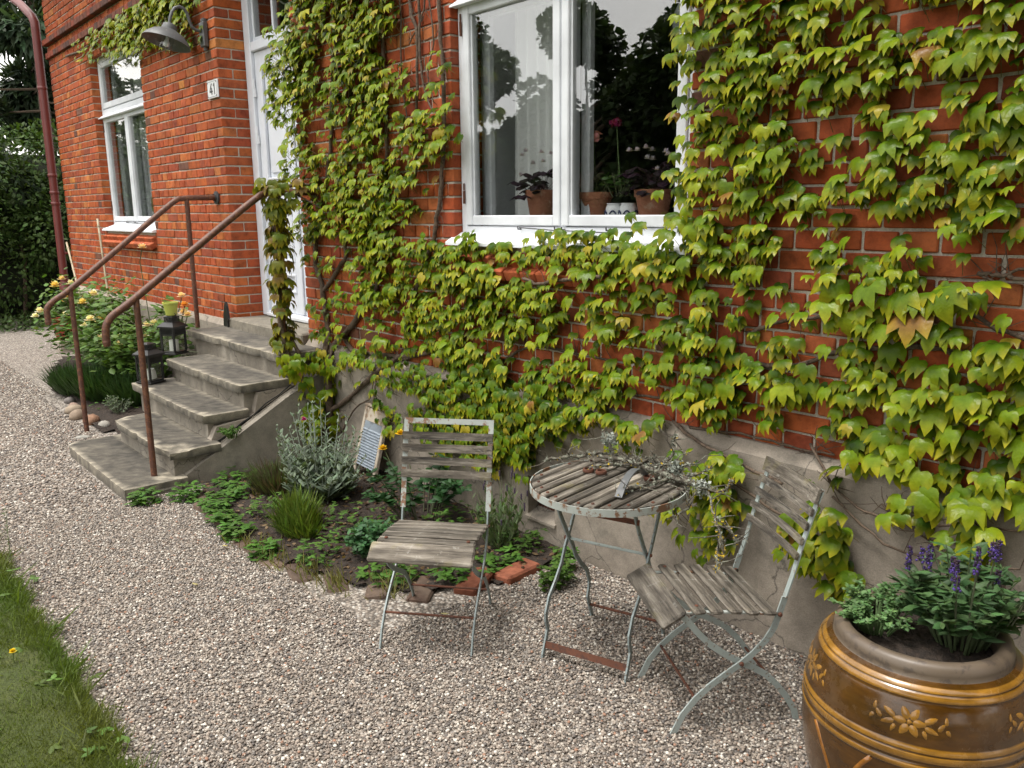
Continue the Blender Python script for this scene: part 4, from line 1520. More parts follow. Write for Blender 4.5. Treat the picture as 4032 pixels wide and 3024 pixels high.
# ------------------------------------------------------------------ folding table
TZ = 0.685
tb = thing('garden_table', 'round folding garden table with grey wooden slats and a flaking metal rim', 'table', (-2.085, -0.58, 0), math.atan2(0.111, 0.338))
TRD = 0.298
nsl = 11
ang = math.radians(81)
Rm = Matrix.Rotation(ang, 4, 'Z')
for i in range(nsl):
    u = -TRD + 0.02 + (i + 0.5) * (2 * TRD - 0.04) / nsl
    hw_ = (2 * TRD - 0.04) / nsl / 2 - 0.0065
    half = math.sqrt(max(0.0, (TRD - 0.006) ** 2 - u * u))
    h2 = math.sqrt(max(0.0, (TRD - 0.006) ** 2 - (abs(u) + hw_) ** 2)) if abs(u) + hw_ < TRD - 0.006 else 0.05
    up = u > 0
    a, b = u - hw_, u + hw_
    la = math.sqrt(max(0.002, (TRD - 0.004) ** 2 - a * a))
    lb = math.sqrt(max(0.002, (TRD - 0.004) ** 2 - b * b))
    poly = [(-la, a), (la, a), (lb, b), (-lb, b)]
    mb = MB()
    c = 0.004
    zt = random.uniform(-0.002, 0.003)
    sh = [(x * 0.985, y + (c if y == a else -c)) for x, y in poly]
    vs = [(x, y, -0.008) for x, y in poly] + [(x, y, 0.004 + zt) for x, y in poly] + [(x, y, 0.009 + zt) for x, y in sh]
    fs = [(3, 2, 1, 0), (8, 9, 10, 11)]
    for k in range(4):
        j = (k + 1) % 4
        fs += [(k, j, j + 4, k + 4), (k + 4, j + 4, j + 8, k + 8)]
    mb.add(vs, fs)
    o = mb.build('table_slat', MAT['wood'], tb)
    o.matrix_local = Matrix.Translation((0, 0, TZ)) @ Rm
    for s in (-1, 1):
        MB().lathe([(0.0, 0.003), (0.005, 0.002), (0.007, -0.002)], 8, M=Rm @ Matrix.Translation((s * (min(la, lb) - 0.02), u, 0))).build('nail', MAT['rust'], tb, loc=(0, 0, TZ + 0.0115 + zt))
mb = MB()
n = 48
ring = [(TRD * math.cos(2 * PI * i / n), TRD * math.sin(2 * PI * i / n)) for i in range(n)]
vs, fs = [], []
for (x, y) in ring:
    k = (TRD + 0.004) / TRD
    vs += [(x, y, -0.022), (x * k, y * k, -0.022), (x * k, y * k, 0.006), (x, y, 0.006)]
for i in range(n):
    j = (i + 1) % n
    for q in range(4):
        r = (q + 1) % 4
        fs.append((i * 4 + q, j * 4 + q, j * 4 + r, i * 4 + r))
mb.add(vs, fs)
mb.build('rim', MAT['rustypaint'], tb, loc=(0, 0, TZ))
for s in (-1, 1):
    MB().cbox(-0.26, 0.26, s * 0.13 - 0.012, s * 0.13 + 0.012, -0.016, -0.0085, 0.001).build('under_bar', MAT['rustypaint'], tb, loc=(0, 0, TZ))
# crossed legs: local x is the hinge axis, feet at +-0.175 (x) and +-0.205 (y)
LG1 = [(-0.215, 0.0), (-0.195, 0.055), (-0.165, 0.10), (-0.125, 0.165), (-0.105, 0.215), (-0.12, 0.25), (-0.115, 0.285), (-0.05, 0.355), (0.0, 0.40), (0.06, 0.50), (0.125, 0.60), (0.155, 0.66)]
LG1 = [(-0.205, -0.02), (-0.203, 0.02), (-0.178, 0.075), (-0.165, 0.11), (-0.178, 0.15), (-0.18, 0.18), (-0.15, 0.24), (-0.10, 0.285), (-0.05, 0.34), (-0.02, 0.40), (0.02, 0.455), (0.08, 0.55), (0.135, 0.66)]
for s in (-1, 1):
    MB().strap([(s * 0.175, y, z) for y, z in LG1], (1, 0, 0), 0.007, 0.019).build('leg', MAT['greypaint'], tb)
    MB().strap([(s * 0.163, -y, z) for y, z in LG1], (1, 0, 0), 0.007, 0.019).build('leg', MAT['greypaint'], tb)
    MB().lathe([(0.0, 0.012), (0.006, 0.01), (0.008, -0.012)], 10, M=Matrix.Translation((s * 0.175, 0.0, 0.43)) @ Matrix.Rotation(PI / 2, 4, 'Y')).build('rivet', MAT['rust'], tb)
MB().strap([(-0.175, -0.19, 0.055), (0.175, -0.19, 0.055)], (0, 0.35, 1), 0.026, 0.004).build('foot_bar', MAT['rust'], tb)
MB().tube([(-0.165, 0.185, 0.065), (0.165, 0.185, 0.065)], 0.006, 8).build('foot_rod', MAT['rust'], tb)
MB().tube([(-0.175, 0.0, 0.43), (0.175, 0.0, 0.43)], 0.006, 8).build('cross_rod', MAT['chairpaint'], tb)
MB().strap([(-0.175, -0.105, 0.595), (0.175, -0.105, 0.595)], (0, 0.3, 1), 0.02, 0.004).build('stay_bar', MAT['rust'], tb)

# curved grey strap lying on the table
cs = thing('metal_strap', 'curved grey-painted iron strap lying on the table slats', 'metal strap', (-1.97, -0.57, TZ + 0.016), math.radians(110))
MB().strap([(-0.14 + 0.28 * i / 12, 0.0, 0.06 * math.sin(PI * i / 12) ** 0.8 + 0.001) for i in range(13)], (0, 1, 0), 0.028, 0.006).build('strap_body', MAT['shade'], cs)
for i, (x, y) in enumerate(((-2.21, -0.56), (-2.16, -0.54), (-1.985, -0.46))):
    tag(MB().lathe([(0.017, 0.0), (0.022, 0.002), (0.024, 0.009), (0.02, 0.016), (0.016, 0.016), (0.015, 0.002)], 14).build('rusty_ring', MAT['rust'], loc=(x, y, TZ + 0.013), auto=50),
        ['rusty metal ring on the table, nearer the washboard side', 'rusty metal ring on the table, middle of three', 'rusty metal ring tucked under the lichen branch'][i], 'ring', 'rusty rings on the table')
# ------------------------------------------------------------------ lichen branch on the table
def smooth_path(P, n=4, wig=0.0, rg=random):
    P = [Vector(p) for p in P]
    out = []
    for i in range(len(P) - 1):
        p0, p1, p2, p3 = P[max(i - 1, 0)], P[i], P[i + 1], P[min(i + 2, len(P) - 1)]
        for k in range(n):
            u = k / n
            q = 0.5 * ((2 * p1) + (p2 - p0) * u + (2 * p0 - 5 * p1 + 4 * p2 - p3) * u * u + (3 * p1 - p0 - 3 * p2 + p3) * u ** 3)
            if wig:
                q = q + Vector((rg.uniform(-wig, wig), rg.uniform(-wig, wig), rg.uniform(-wig, wig)))
            out.append(q)
    out.append(P[-1])
    return out


BRANCH = [
    ([(-2.409, -0.612, 0.712), (-2.376, -0.521, 0.716), (-2.327, -0.465, 0.722), (-2.271, -0.434, 0.740), (-2.187, -0.388, 0.730), (-2.079, -0.373, 0.735), (-1.982, -0.366, 0.730), (-1.850, -0.409, 0.730), (-1.746, -0.423, 0.710), (-1.681, -0.462, 0.640), (-1.625, -0.499, 0.590), (-1.593, -0.556, 0.550), (-1.561, -0.608, 0.520)], 0.006, 0.004),
    ([(-2.208, -0.411, 0.730), (-2.231, -0.417, 0.780), (-2.279, -0.396, 0.820)], 0.009, 0.006),
    ([(-2.006, -0.368, 0.730), (-1.987, -0.315, 0.770), (-2.018, -0.286, 0.810), (-1.996, -0.284, 0.840)], 0.006, 0.003),
    ([(-1.746, -0.423, 0.710), (-1.697, -0.369, 0.710), (-1.718, -0.308, 0.730)], 0.005, 0.003),
    ([(-1.837, -0.395, 0.720), (-1.807, -0.446, 0.680), (-1.791, -0.466, 0.640), (-1.802, -0.554, 0.620)], 0.005, 0.004),
    ([(-1.681, -0.462, 0.640), (-1.632, -0.438, 0.600), (-1.574, -0.473, 0.570)], 0.004, 0.002),
    ([(-1.927, -0.703, 0.703), (-1.939, -0.635, 0.711), (-1.920, -0.529, 0.716), (-1.895, -0.458, 0.722)], 0.006, 0.008),
    ([(-2.215, -0.551, 0.712), (-2.184, -0.467, 0.716), (-2.084, -0.428, 0.730), (-2.054, -0.341, 0.750)], 0.005, 0.006),
    ([(-1.625, -0.499, 0.590), (-1.577, -0.543, 0.570), (-1.569, -0.559, 0.540)], 0.004, 0.002),
    ([(-1.850, -0.409, 0.730), (-1.831, -0.342, 0.740), (-1.806, -0.315, 0.760)], 0.005, 0.003),
    ([(-2.27, -0.44, 0.728), (-2.12, -0.40, 0.722), (-1.95, -0.42, 0.724), (-1.80, -0.43, 0.72)], 0.009, 0.011),
    ([(-2.14, -0.33, 0.72), (-2.02, -0.40, 0.735), (-1.92, -0.40, 0.76), (-1.84, -0.36, 0.775)], 0.006, 0.003),
]
rg = random.Random(5)
br = thing('lichen_branch', 'dead twiggy branch crusted with grey and yellow lichen lying over the table', 'branch', (-2.0, -0.45, 0.70))
BO = Vector((-2.0, -0.45, 0.70))
lich = []
for pts, r0, r1 in BRANCH:
    path = smooth_path(pts, 5, 0.0035, rg)
    n = len(path)
    MB().tube([p - BO for p in path], [r0 + (r1 - r0) * i / (n - 1) + rg.uniform(-0.001, 0.001) for i in range(n)], 6).build('limb', MAT['twig'], br, smooth=True)
    for i, p in enumerate(path):
        lich.append((p, r0 + (r1 - r0) * i / (n - 1), path[min(i + 1, n - 1)]))
mb = MB()
for k in range(150):
    p, r, q = rg.choice(lich)
    d = Vector((rg.uniform(-1, 1), rg.uniform(-1, 1), rg.uniform(-0.5, 1.0))).normalized()
    L = rg.uniform(0.04, 0.12)
    a = p
    b = p + d * L * 0.5 + Vector((rg.uniform(-.01, .01), rg.uniform(-.01, .01), rg.uniform(-.01, .01)))
    c = b + (d + Vector((rg.uniform(-.8, .8), rg.uniform(-.8, .8), rg.uniform(-.8, .5)))).normalized() * L * 0.5
    for v in (b, c):
        if v.z < 0.705 and math.hypot(v.x + 2.085, v.y + 0.58) < 0.31:
            v.z = 0.705
    mb.tube([a - BO, b - BO, c - BO], [0.0028, 0.002, 0.001], 5)
stuff_part(mb.build('twigs', MAT['twig'], br))
P_, C_, S_ = [], [], []
heavy = [Vector((-1.90, -0.40, 0.755)), Vector((-2.24, -0.41, 0.79)), Vector((-1.77, -0.42, 0.715))]
for k in range(1500):
    p, r, q = rg.choice(lich)
    d = Vector((rg.gauss(0, 1), rg.gauss(0, 1), rg.gauss(0, 1))).normalized()
    yel = rg.random() < (0.5 if p.x > -1.8 else 0.16)
    P_.append(p.lerp(q, rg.random()) + d * (r + 0.003))
    S_.append(rg.uniform(0.004, 0.011))
    C_.append((0.42, 0.28, 0.02) if yel else rg.choice([(0.21, 0.225, 0.175), (0.15, 0.16, 0.125), (0.29, 0.305, 0.25)]))
for h in heavy:
    for k in range(220):
        d = Vector((rg.gauss(0, 1), rg.gauss(0, 1), rg.gauss(0, 1))).normalized() * rg.uniform(0.004, 0.036)
        P_.append(h + d)
        S_.append(rg.uniform(0.006, 0.014))
        C_.append(rg.choice([(0.3, 0.325, 0.28), (0.36, 0.385, 0.34), (0.22, 0.24, 0.2)]))
P_ = np.array([tuple(p - BO) for p in P_])
fd = RNG.normal(size=(len(P_), 3))
upd = RNG.normal(size=(len(P_), 3))
stuff_part(scatter('lichen', QUAD_V, QUAD_F, P_, rotmats(fd, upd), np.array(S_), np.array(C_), MAT['lichen'], br))

# ------------------------------------------------------------------ glazed planter
def m_glaze():
    m, nt, b = M('amber_glaze')
    c = tint(nt)
    n1 = noise(nt, 9, 6, 0.65, 'World')
    n2 = noise(nt, 60, 4, 0.6, 'World')
    n4 = noise(nt, 1.0, 7, 0.7, vec=mapped(nt, (14, 14, 70)))
    c = mix(nt, 0.8, c, ramp(nt, n1, [(0.3, (0.5, 0.45, 0.4)), (0.65, (1.3, 1.25, 1.1))]), 'MULTIPLY')
    c = mix(nt, 0.7, c, ramp(nt, n4, [(0.3, (0.55, 0.5, 0.45)), (0.7, (1.35, 1.3, 1.2))]), 'MULTIPLY')
    dst = noise(nt, 3.0, 8, 0.7, 'World')
    c = mix(nt, ramp(nt, dst, [(0.52, (0, 0, 0)), (0.75, (0.22, 0.22, 0.22))]), c, (0.3, 0.26, 0.2))
    nt.links.new(c, b.inputs['Base Color'])
    nt.links.new(ramp(nt, dst, [(0.4, (0.14, 0.14, 0.14)), (0.7, (0.42, 0.42, 0.42))]), b.inputs['Roughness'])
    b.inputs['Coat Weight'].default_value = 0.35
    b.inputs['Coat Roughness'].default_value = 0.1
    bump(nt, b, mix(nt, 0.3, n1, n2), 0.18, 0.01)
    return m


MAT['glaze'] = m_glaze()
PX, PY = -0.867, -0.637
pot = thing('glazed_planter', 'large amber glazed planter with golden bands and flower relief', 'planter', (PX, PY, 0))
DARKG, GOLD = (0.07, 0.032, 0.005), (0.26, 0.135, 0.02)
PROF = [(0.165, 0.0), (0.19, 0.01), (0.232, 0.06), (0.259, 0.11), (0.277, 0.17), (0.287, 0.23), (0.2935, 0.29), (0.2945, 0.34), (0.292, 0.39), (0.287, 0.435), (0.279, 0.475), (0.268, 0.51), (0.255, 0.535), (0.24, 0.552), (0.226, 0.558)]


def pot_r(z):
    for (a, b) in zip(PROF[:-1], PROF[1:]):
        if a[1] <= z <= b[1]:
            return a[0] + (b[0] - a[0]) * (z - a[1]) / (b[1] - a[1])
    return PROF[-1][0]


bands = [(0.541, 0.551), (0.524, 0.536), (0.398, 0.412), (0.376, 0.392), (0.350, 0.362)]
zs = sorted(set([z for _, z in PROF] + [z for a, b in bands for z in (a - 0.002, a, b, b + 0.002)] + list(np.linspace(0, 0.558, 40))))
mb = MB()
prof, cols = [], []
nseg = 72
for z in zs:
    inb = any(a - 1e-6 <= z <= b + 1e-6 for a, b in bands)
    prof.append((pot_r(z) + (0.0025 if inb else 0), z))
    cols += [GOLD if inb else DARKG] * nseg
mb.lathe(prof, nseg, col=cols, cap0=True)
mb.build('pot_body', MAT['glaze'], pot, smooth=True, col=True)
mb = MB()
mb.lathe([(0.226, 0.556), (0.222, 0.560), (0.224, 0.572), (0.220, 0.590), (0.207, 0.600), (0.190, 0.597), (0.180, 0.585), (0.179, 0.565), (0.184, 0.54), (0.19, 0.5)], 64)
mb.build('rim', m_paint('unglazed_rim', (0.145, 0.11, 0.078), 0.42, 0.3, (0.085, 0.065, 0.05), 25, dirt=0.6), pot, smooth=True)


def on_pot(th, z, off=0.0):
    r = pot_r(z) + off
    return Vector((r * math.cos(th), r * math.sin(th), z))


def relief(th0, z0, items, name):
    """items: (du, dv, length, width, angle) leaf shapes in the tangent plane, metres."""
    for (du, dv, L, Wd, an) in items:
        mb = MB()
        vs, fs, nn = [], [], 8
        ring = []
        for k in range(nn):
            a = 2 * PI * k / nn
            ex, ey = 0.5 * L * math.cos(a), 0.5 * Wd * math.sin(a) * (1 - 0.35 * math.cos(a))
            x = ex * math.cos(an) - ey * math.sin(an) + du
            y = ex * math.sin(an) + ey * math.cos(an) + dv
            ring.append((x, y))
        for (x, y) in ring:
            vs.append(on_pot(th0 + x / 0.28, z0 + y, 0.0004))
        for (x, y) in ring:
            vs.append(on_pot(th0 + (du + (x - du) * 0.72) / 0.28, z0 + dv + (y - dv) * 0.72, 0.0016))
        vs.append(on_pot(th0 + du / 0.28, z0 + dv, 0.002))
        for k in range(nn):
            j = (k + 1) % nn
            fs += [(k, j, j + nn, k + nn), (k + nn, j + nn, 2 * nn)]
        mb.add(vs, fs, GOLD)
        mb.build(name, MAT['glaze'], pot, smooth=True, col=True)


FL = [(0.023 * math.cos(a), 0.023 * math.sin(a), 0.032, 0.019, a) for a in np.linspace(0, 2 * PI, 7)[:-1]] + [(0, 0, 0.012, 0.012, 0)]
LFS = [(0.048, 0.012, 0.034, 0.015, 0.5), (0.05, -0.012, 0.034, 0.014, -0.4), (0.072, 0.0, 0.024, 0.012, 0.9), (0.083, 0.016, 0.02, 0.01, 1.6), (0.088, -0.012, 0.018, 0.01, -1.0), (0.036, -0.024, 0.022, 0.01, -1.2)]
for th in (-2.42, -1.22, -0.02, 1.2, 2.45):
    relief(th, 0.468, FL + LFS + [(-a, b, c, d, PI - e) for a, b, c, d, e in LFS], 'flower_relief')
# golden arches on the lower belly
for i in range(10):
    th = -2.75 + i * 2 * PI / 10
    mb = MB()
    s = 1 if i % 2 else -1
    pts = []
    for k in range(11):
        u = k / 10
        z = 0.345 - 0.26 * u
        pts.append(on_pot(th + s * 0.30 * (1 - (1 - u) ** 2.2), z, -0.0055))
    mb.tube(pts, [0.009] * 11, 6, col=(0.24, 0.1, 0.015))
    mb.build('arch_relief', MAT['glaze'], pot, smooth=True, col=True)
# soil in the planter
mb = MB()
vs, fs = [(0, 0, 0.552)], []
rings, ns = 9, 30
for i in range(1, rings + 1):
    for k in range(ns):
        a = 2 * PI * k / ns
        r = 0.181 * i / rings
        vs.append((r * math.cos(a), r * math.sin(a), 0.552 + 0.008 * wob(r * math.cos(a) * 4, r * math.sin(a) * 4, 1.5, 3) - 0.012 * (i / rings) ** 2))
for k in range(ns):
    fs.append((0, 1 + k, 1 + (k + 1) % ns))
for i in range(rings - 1):
    for k in range(ns):
        k2 = (k + 1) % ns
        fs.append((1 + i * ns + k, 1 + (i + 1) * ns + k, 1 + (i + 1) * ns + k2, 1 + i * ns + k2))
mb.add(vs, fs)
mb.build('potting_soil', MAT['soil'], pot, smooth=True)


# ------------------------------------------------------------------ plant makers
def leaves_on(name, P, D, U, S, cols, mat, parent, shape='oval', stuff=True, tip=None):
    V, F = {'oval': (LEAF_OVAL_V, LEAF_OVAL_F), 'long': (LEAF_LONG_V, LEAF_LONG_F), 'blade': (BLADE_V, BLADE_F), 'quad': (QUAD_V, QUAD_F), 'mid': (LEAF_MID_V, LEAF_OVAL_F)}[shape]
    o = scatter(name, V, F, P, rotmats(D, U), S, cols, mat, parent, attr=[tip * max(0, -v[1]) ** 2 for v in V] if tip else None)
    if stuff:
        stuff_part(o)
    return o


def stems(name, paths, r, mat, parent, col=None, n=5):
    mb = MB()
    for p in paths:
        mb.tube(p, [r * (1 - 0.6 * i / max(1, len(p) - 1)) for i in range(len(p))], n, col=col)
    return stuff_part(mb.build(name, mat, parent, col=col is not None))


MAT['stem'] = m_tinted('green_stem', 0.7, 0.2, 60)


def bush(t, h, rad, n_stems, n_leaf, lsize, base, mat, shape='oval', spread=1.0, stemcol=(0.07, 0.08, 0.03), seed=1, droop=0.3, leaf_from=0.25, v=0.3, tip=None):
    """Many-stemmed plant round the local origin: bent stems carrying leaves."""
    rg = np.random.default_rng(seed)
    paths, P, D, U, S = [], [], [], [], []
    for k in range(n_stems):
        a = rg.uniform(0, 2 * PI)
        rr = rad * math.sqrt(rg.uniform(0.0, 1)) * spread
        hh = h * rg.uniform(0.65, 1.05) * (1 - 0.35 * (rr / (rad * spread + 1e-6)) ** 2)
        b = np.array((math.cos(a) * rr * 0.35, math.sin(a) * rr * 0.35, 0))
        tp = np.array((math.cos(a) * rr, math.sin(a) * rr, hh))
        pts = [b * (1 - u) + tp * u + np.array((0, 0, 0.12 * h * math.sin(PI * u))) for u in np.linspace(0, 1, 6)]
        paths.append([tuple(p) for p in pts])
        m = max(1, n_leaf // n_stems)
        for q in range(m):
            u = leaf_from + (1 - leaf_from) * rg.random()
            p = b * (1 - u) + tp * u + np.array((0, 0, 0.12 * h * math.sin(PI * u)))
            an = rg.uniform(0, 2 * PI)
            d = np.array((math.cos(an), math.sin(an), rg.uniform(-droop, 0.7)))
            P.append(p)
            D.append(d)
            U.append(np.array((0, 0, 1.0)) + rg.normal(size=3) * 0.35)
            S.append(lsize * rg.uniform(0.6, 1.15) * (1.1 - 0.4 * u))
    stems('stems', paths, 0.004, MAT['stem'], t, stemcol)
    n = len(P)
    leaves_on('foliage', P, D, U, np.array(S), jitter_cols(base, n, v, 0.12, rg), mat, t, shape, tip=tip)
    return paths


# planter plants
sal = thing('salvia_plant', 'purple-spiked salvia growing in the glazed planter', 'plant', (PX + 0.075, PY + 0.07, 0.545))
paths = bush(sal, 0.27, 0.175, 46, 760, 0.07, (0.065, 0.125, 0.05), MAT['leaf'], 'mid', seed=3, droop=0.0, stemcol=(0.07, 0.1, 0.04), v=0.35)
rg_ = np.random.default_rng(12)
for k in range(15):
    a, r = rg_.uniform(0, 2 * PI), 0.17 * math.sqrt(rg_.uniform(0, 1))
    hx, hy, hz = r * math.cos(a), r * math.sin(a), rg_.uniform(0.19, 0.28)
    L = rg_.uniform(0.045, 0.085)
    mb = MB()
    mb.tube([(hx * 0.7, hy * 0.7, 0.1), (hx, hy, hz), (hx * 1.03, hy * 1.03, hz + L)], [0.0025, 0.0022, 0.001], 5, col=(0.08, 0.09, 0.05))
    for q in range(int(L / 0.006)):
        z = hz + q * 0.006
        u_ = q * 0.006 / L
        for s in range(5):
            if rg_.random() < 0.3:
                continue
            w = rg_.uniform(0.0035, 0.0115) * (1 - 0.6 * u_)
            an = s * 2 * PI / 5 + q * 0.9 + rg_.uniform(-0.4, 0.4)
            c = (0.045, 0.022, 0.035) if u_ > rg_.uniform(0.55, 0.95) else (0.075, 0.04, 0.22) if rg_.random() < 0.5 else (0.04, 0.02, 0.07)
            mb.blob((hx + w * math.cos(an), hy + w * math.sin(an), z), (0.0036, 0.0036, 0.0036), 4, 3, 0.2, col=c)
    mb.build('flower_spike', MAT['stem'], sal, col=True)
cory = thing('corydalis_plant', 'pale blue-green ferny clump spilling over the planter rim', 'plant', (PX - 0.115, PY - 0.015, 0.545))
bush(cory, 0.13, 0.13, 44, 1500, 0.023, (0.12, 0.22, 0.085), MAT['leaf'], seed=8, stemcol=(0.12, 0.2, 0.07), leaf_from=0.5, v=0.3)
# ------------------------------------------------------------------ climbing vine
def ivy_variant(seed, plain=False):
    rg = random.Random(seed)
    w = rg.uniform(0.9, 1.1)
    lob = rg.uniform(0.85, 1.1)
    mid = [(0, 0.02), (0, -0.3), (0, -0.68), (0, -1.2)]
    rt = [(0.2, 0.19), (0.44, 0.13), (0.59, -0.1), (0.62, -0.38), (0.57 * lob, -0.86 * lob), (0.235, -0.52), (0.21, -0.76), (0.3, -0.2)]
    def j(p):
        return (p[0] * w + rg.uniform(-0.03, 0.03), p[1] + rg.uniform(-0.03, 0.03))
    R_ = [j(p) for p in rt]
    L_ = [(-x, y) for x, y in [j(p) for p in rt]]
    V2 = mid + R_ + L_
    kap = rg.uniform(0.8, 1.55)
    side = rg.uniform(0.12, 0.42)
    twist = rg.uniform(-0.18, 0.18)
    curl = rg.uniform(-0.1, 0.25)
    V, T = [], []
    strength = rg.choice([0.15, 0.3, 0.4, 0.5, 0.65, 0.8])
    for i, (x, y) in enumerate(V2):
        s = -y
        if s > 0.02:
            yy = -math.sin(kap * s) / kap
            zz = -(1 - math.cos(kap * s)) / kap
        else:
            yy, zz = y, -0.4 * y * y - 0.08 * abs(y)
        zz -= side * x * x
        zz += twist * x * s
        if i in (11, 19):
            zz += 0.055
        if i in (9, 17):
            zz -= 0.04
        if i in (8, 16):
            zz += curl * 0.2
        V.append((x, yy, zz + rg.uniform(-0.012, 0.012)))
        t = max(0.0, (math.hypot(x, s) - 0.45) / 0.55)
        T.append(min(1, t) ** 1.3 * strength)
    F = []
    for o, flip in ((4, False), (12, True)):
        r = [o + k for k in range(8)]
        v = r[7]
        tri = [(0, v, r[0]), (r[0], v, r[1]), (r[1], v, r[2]), (r[2], v, r[3]), (r[3], v, r[4]), (r[4], v, r[5]), (0, 1, v), (1, r[5], v), (1, 2, r[5]), (2, r[6], r[5]), (2, 3, r[6])]
        for a, b, c in tri:
            F.append((c, b, a) if flip else (a, b, c))
    return V, F, T


IVY = [ivy_variant(100 + k) for k in range(14)]
# outward normal must be +z: check the winding once and flip if needed
def _nz(V, f):
    a, b, c = (Vector(V[i]) for i in f[:3])
    return (b - a).cross(c - a).z
IVY = [(V, ([tuple(reversed(f)) for f in F] if sum(_nz(V, f) for f in F) < 0 else F), T) for V, F, T in IVY]
IVY_ME = []
for V, F, T in IVY:
    me = bpy.data.meshes.new('leaf')
    me.from_pydata(V, [], F)
    a = me.attributes.new('tip', 'FLOAT', 'POINT')
    a.data.foreach_set('value', T)
    me.polygons.foreach_set('use_smooth', [True] * len(F))
    me.materials.append(MAT['ivy'])
    IVY_ME.append(me)

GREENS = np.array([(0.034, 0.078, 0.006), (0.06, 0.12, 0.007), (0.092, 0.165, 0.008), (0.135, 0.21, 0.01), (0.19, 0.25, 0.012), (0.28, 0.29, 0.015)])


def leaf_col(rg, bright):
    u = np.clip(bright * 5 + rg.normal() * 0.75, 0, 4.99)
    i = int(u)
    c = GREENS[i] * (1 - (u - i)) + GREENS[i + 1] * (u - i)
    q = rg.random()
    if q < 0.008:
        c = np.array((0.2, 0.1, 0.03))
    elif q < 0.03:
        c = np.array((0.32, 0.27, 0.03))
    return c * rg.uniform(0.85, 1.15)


def make_vine(t, leaves, n_single=300):
    """leaves: list of (pos, fwd, up, size, colour). The largest in view become single parts, the rest one part."""
    lv = []
    for L in leaves:
        u, v, d = proj(L[0])
        inn = d > 0.2 and -10 < u < 1034 and -10 < v < 778
        lv.append(((L[3] / max(d, 0.3)) ** 2 * (1.0 - 6 * max(0, 0.06 + L[0][1]) if inn else 0) if inn else 0, L))
    lv.sort(key=lambda q: -q[0])
    n_single = min(n_single, sum(1 for q in lv if q[0] > 0))
    R_all = rotmats([L[1] for _, L in lv], [L[2] for _, L in lv])
    loc = np.array(t.location)
    for k in range(n_single):
        p, f, u, s, c = lv[k][1]
        o = link('leaf', IVY_ME[int(RNG.integers(len(IVY_ME)))], t)
        Mx = Matrix([[*(R_all[k][i] * s), (p - loc)[i]] for i in range(3)] + [[0, 0, 0, 1]])
        o.matrix_local = Mx
        o.color = (*[float(x) for x in c], 1)
    if len(lv) > n_single:
        rest = lv[n_single:]
        R_ = R_all[n_single:]
        idx = RNG.integers(len(IVY), size=len(rest))
        allV, allF, allC, allT = [], [], [], []
        off = 0
        for q, (sc, (p, f, u, s, c)) in enumerate(rest):
            V, F, T = IVY[idx[q]]
            allV.append((np.array(V) * s) @ R_[q].T + (p - loc))
            allF.append(np.array(F) + off)
            off += len(V)
            allC.append(np.tile(np.append(c, 1.0), (len(V), 1)))
            allT.append(T)
        me = bpy.data.meshes.new('foliage')
        V = np.concatenate(allV)
        F = np.concatenate(allF)
        me.vertices.add(len(V))
        me.vertices.foreach_set('co', V.astype(np.float32).ravel())
        me.loops.add(len(F) * 3)
        me.loops.foreach_set('vertex_index', F.astype(np.int32).ravel())
        me.polygons.add(len(F))
        me.polygons.foreach_set('loop_start', (np.arange(len(F)) * 3).astype(np.int32))
        me.polygons.foreach_set('loop_total', np.full(len(F), 3, dtype=np.int32))
        me.polygons.foreach_set('use_smooth', np.ones(len(F), dtype=bool))
        ca = me.color_attributes.new('Col', 'FLOAT_COLOR', 'POINT')
        ca.data.foreach_set('color', np.concatenate(allC).astype(np.float32).ravel())
        at = me.attributes.new('tip', 'FLOAT', 'POINT')
        at.data.foreach_set('value', np.concatenate([np.array(x) for x in allT]).astype(np.float32))
        me.update(calc_edges=True)
        me.materials.append(MAT['ivy'])
        stuff_part(link('foliage', me, t))
    return lv


def wall_y(z):
    return -0.062 if z < 0.78 else -0.008


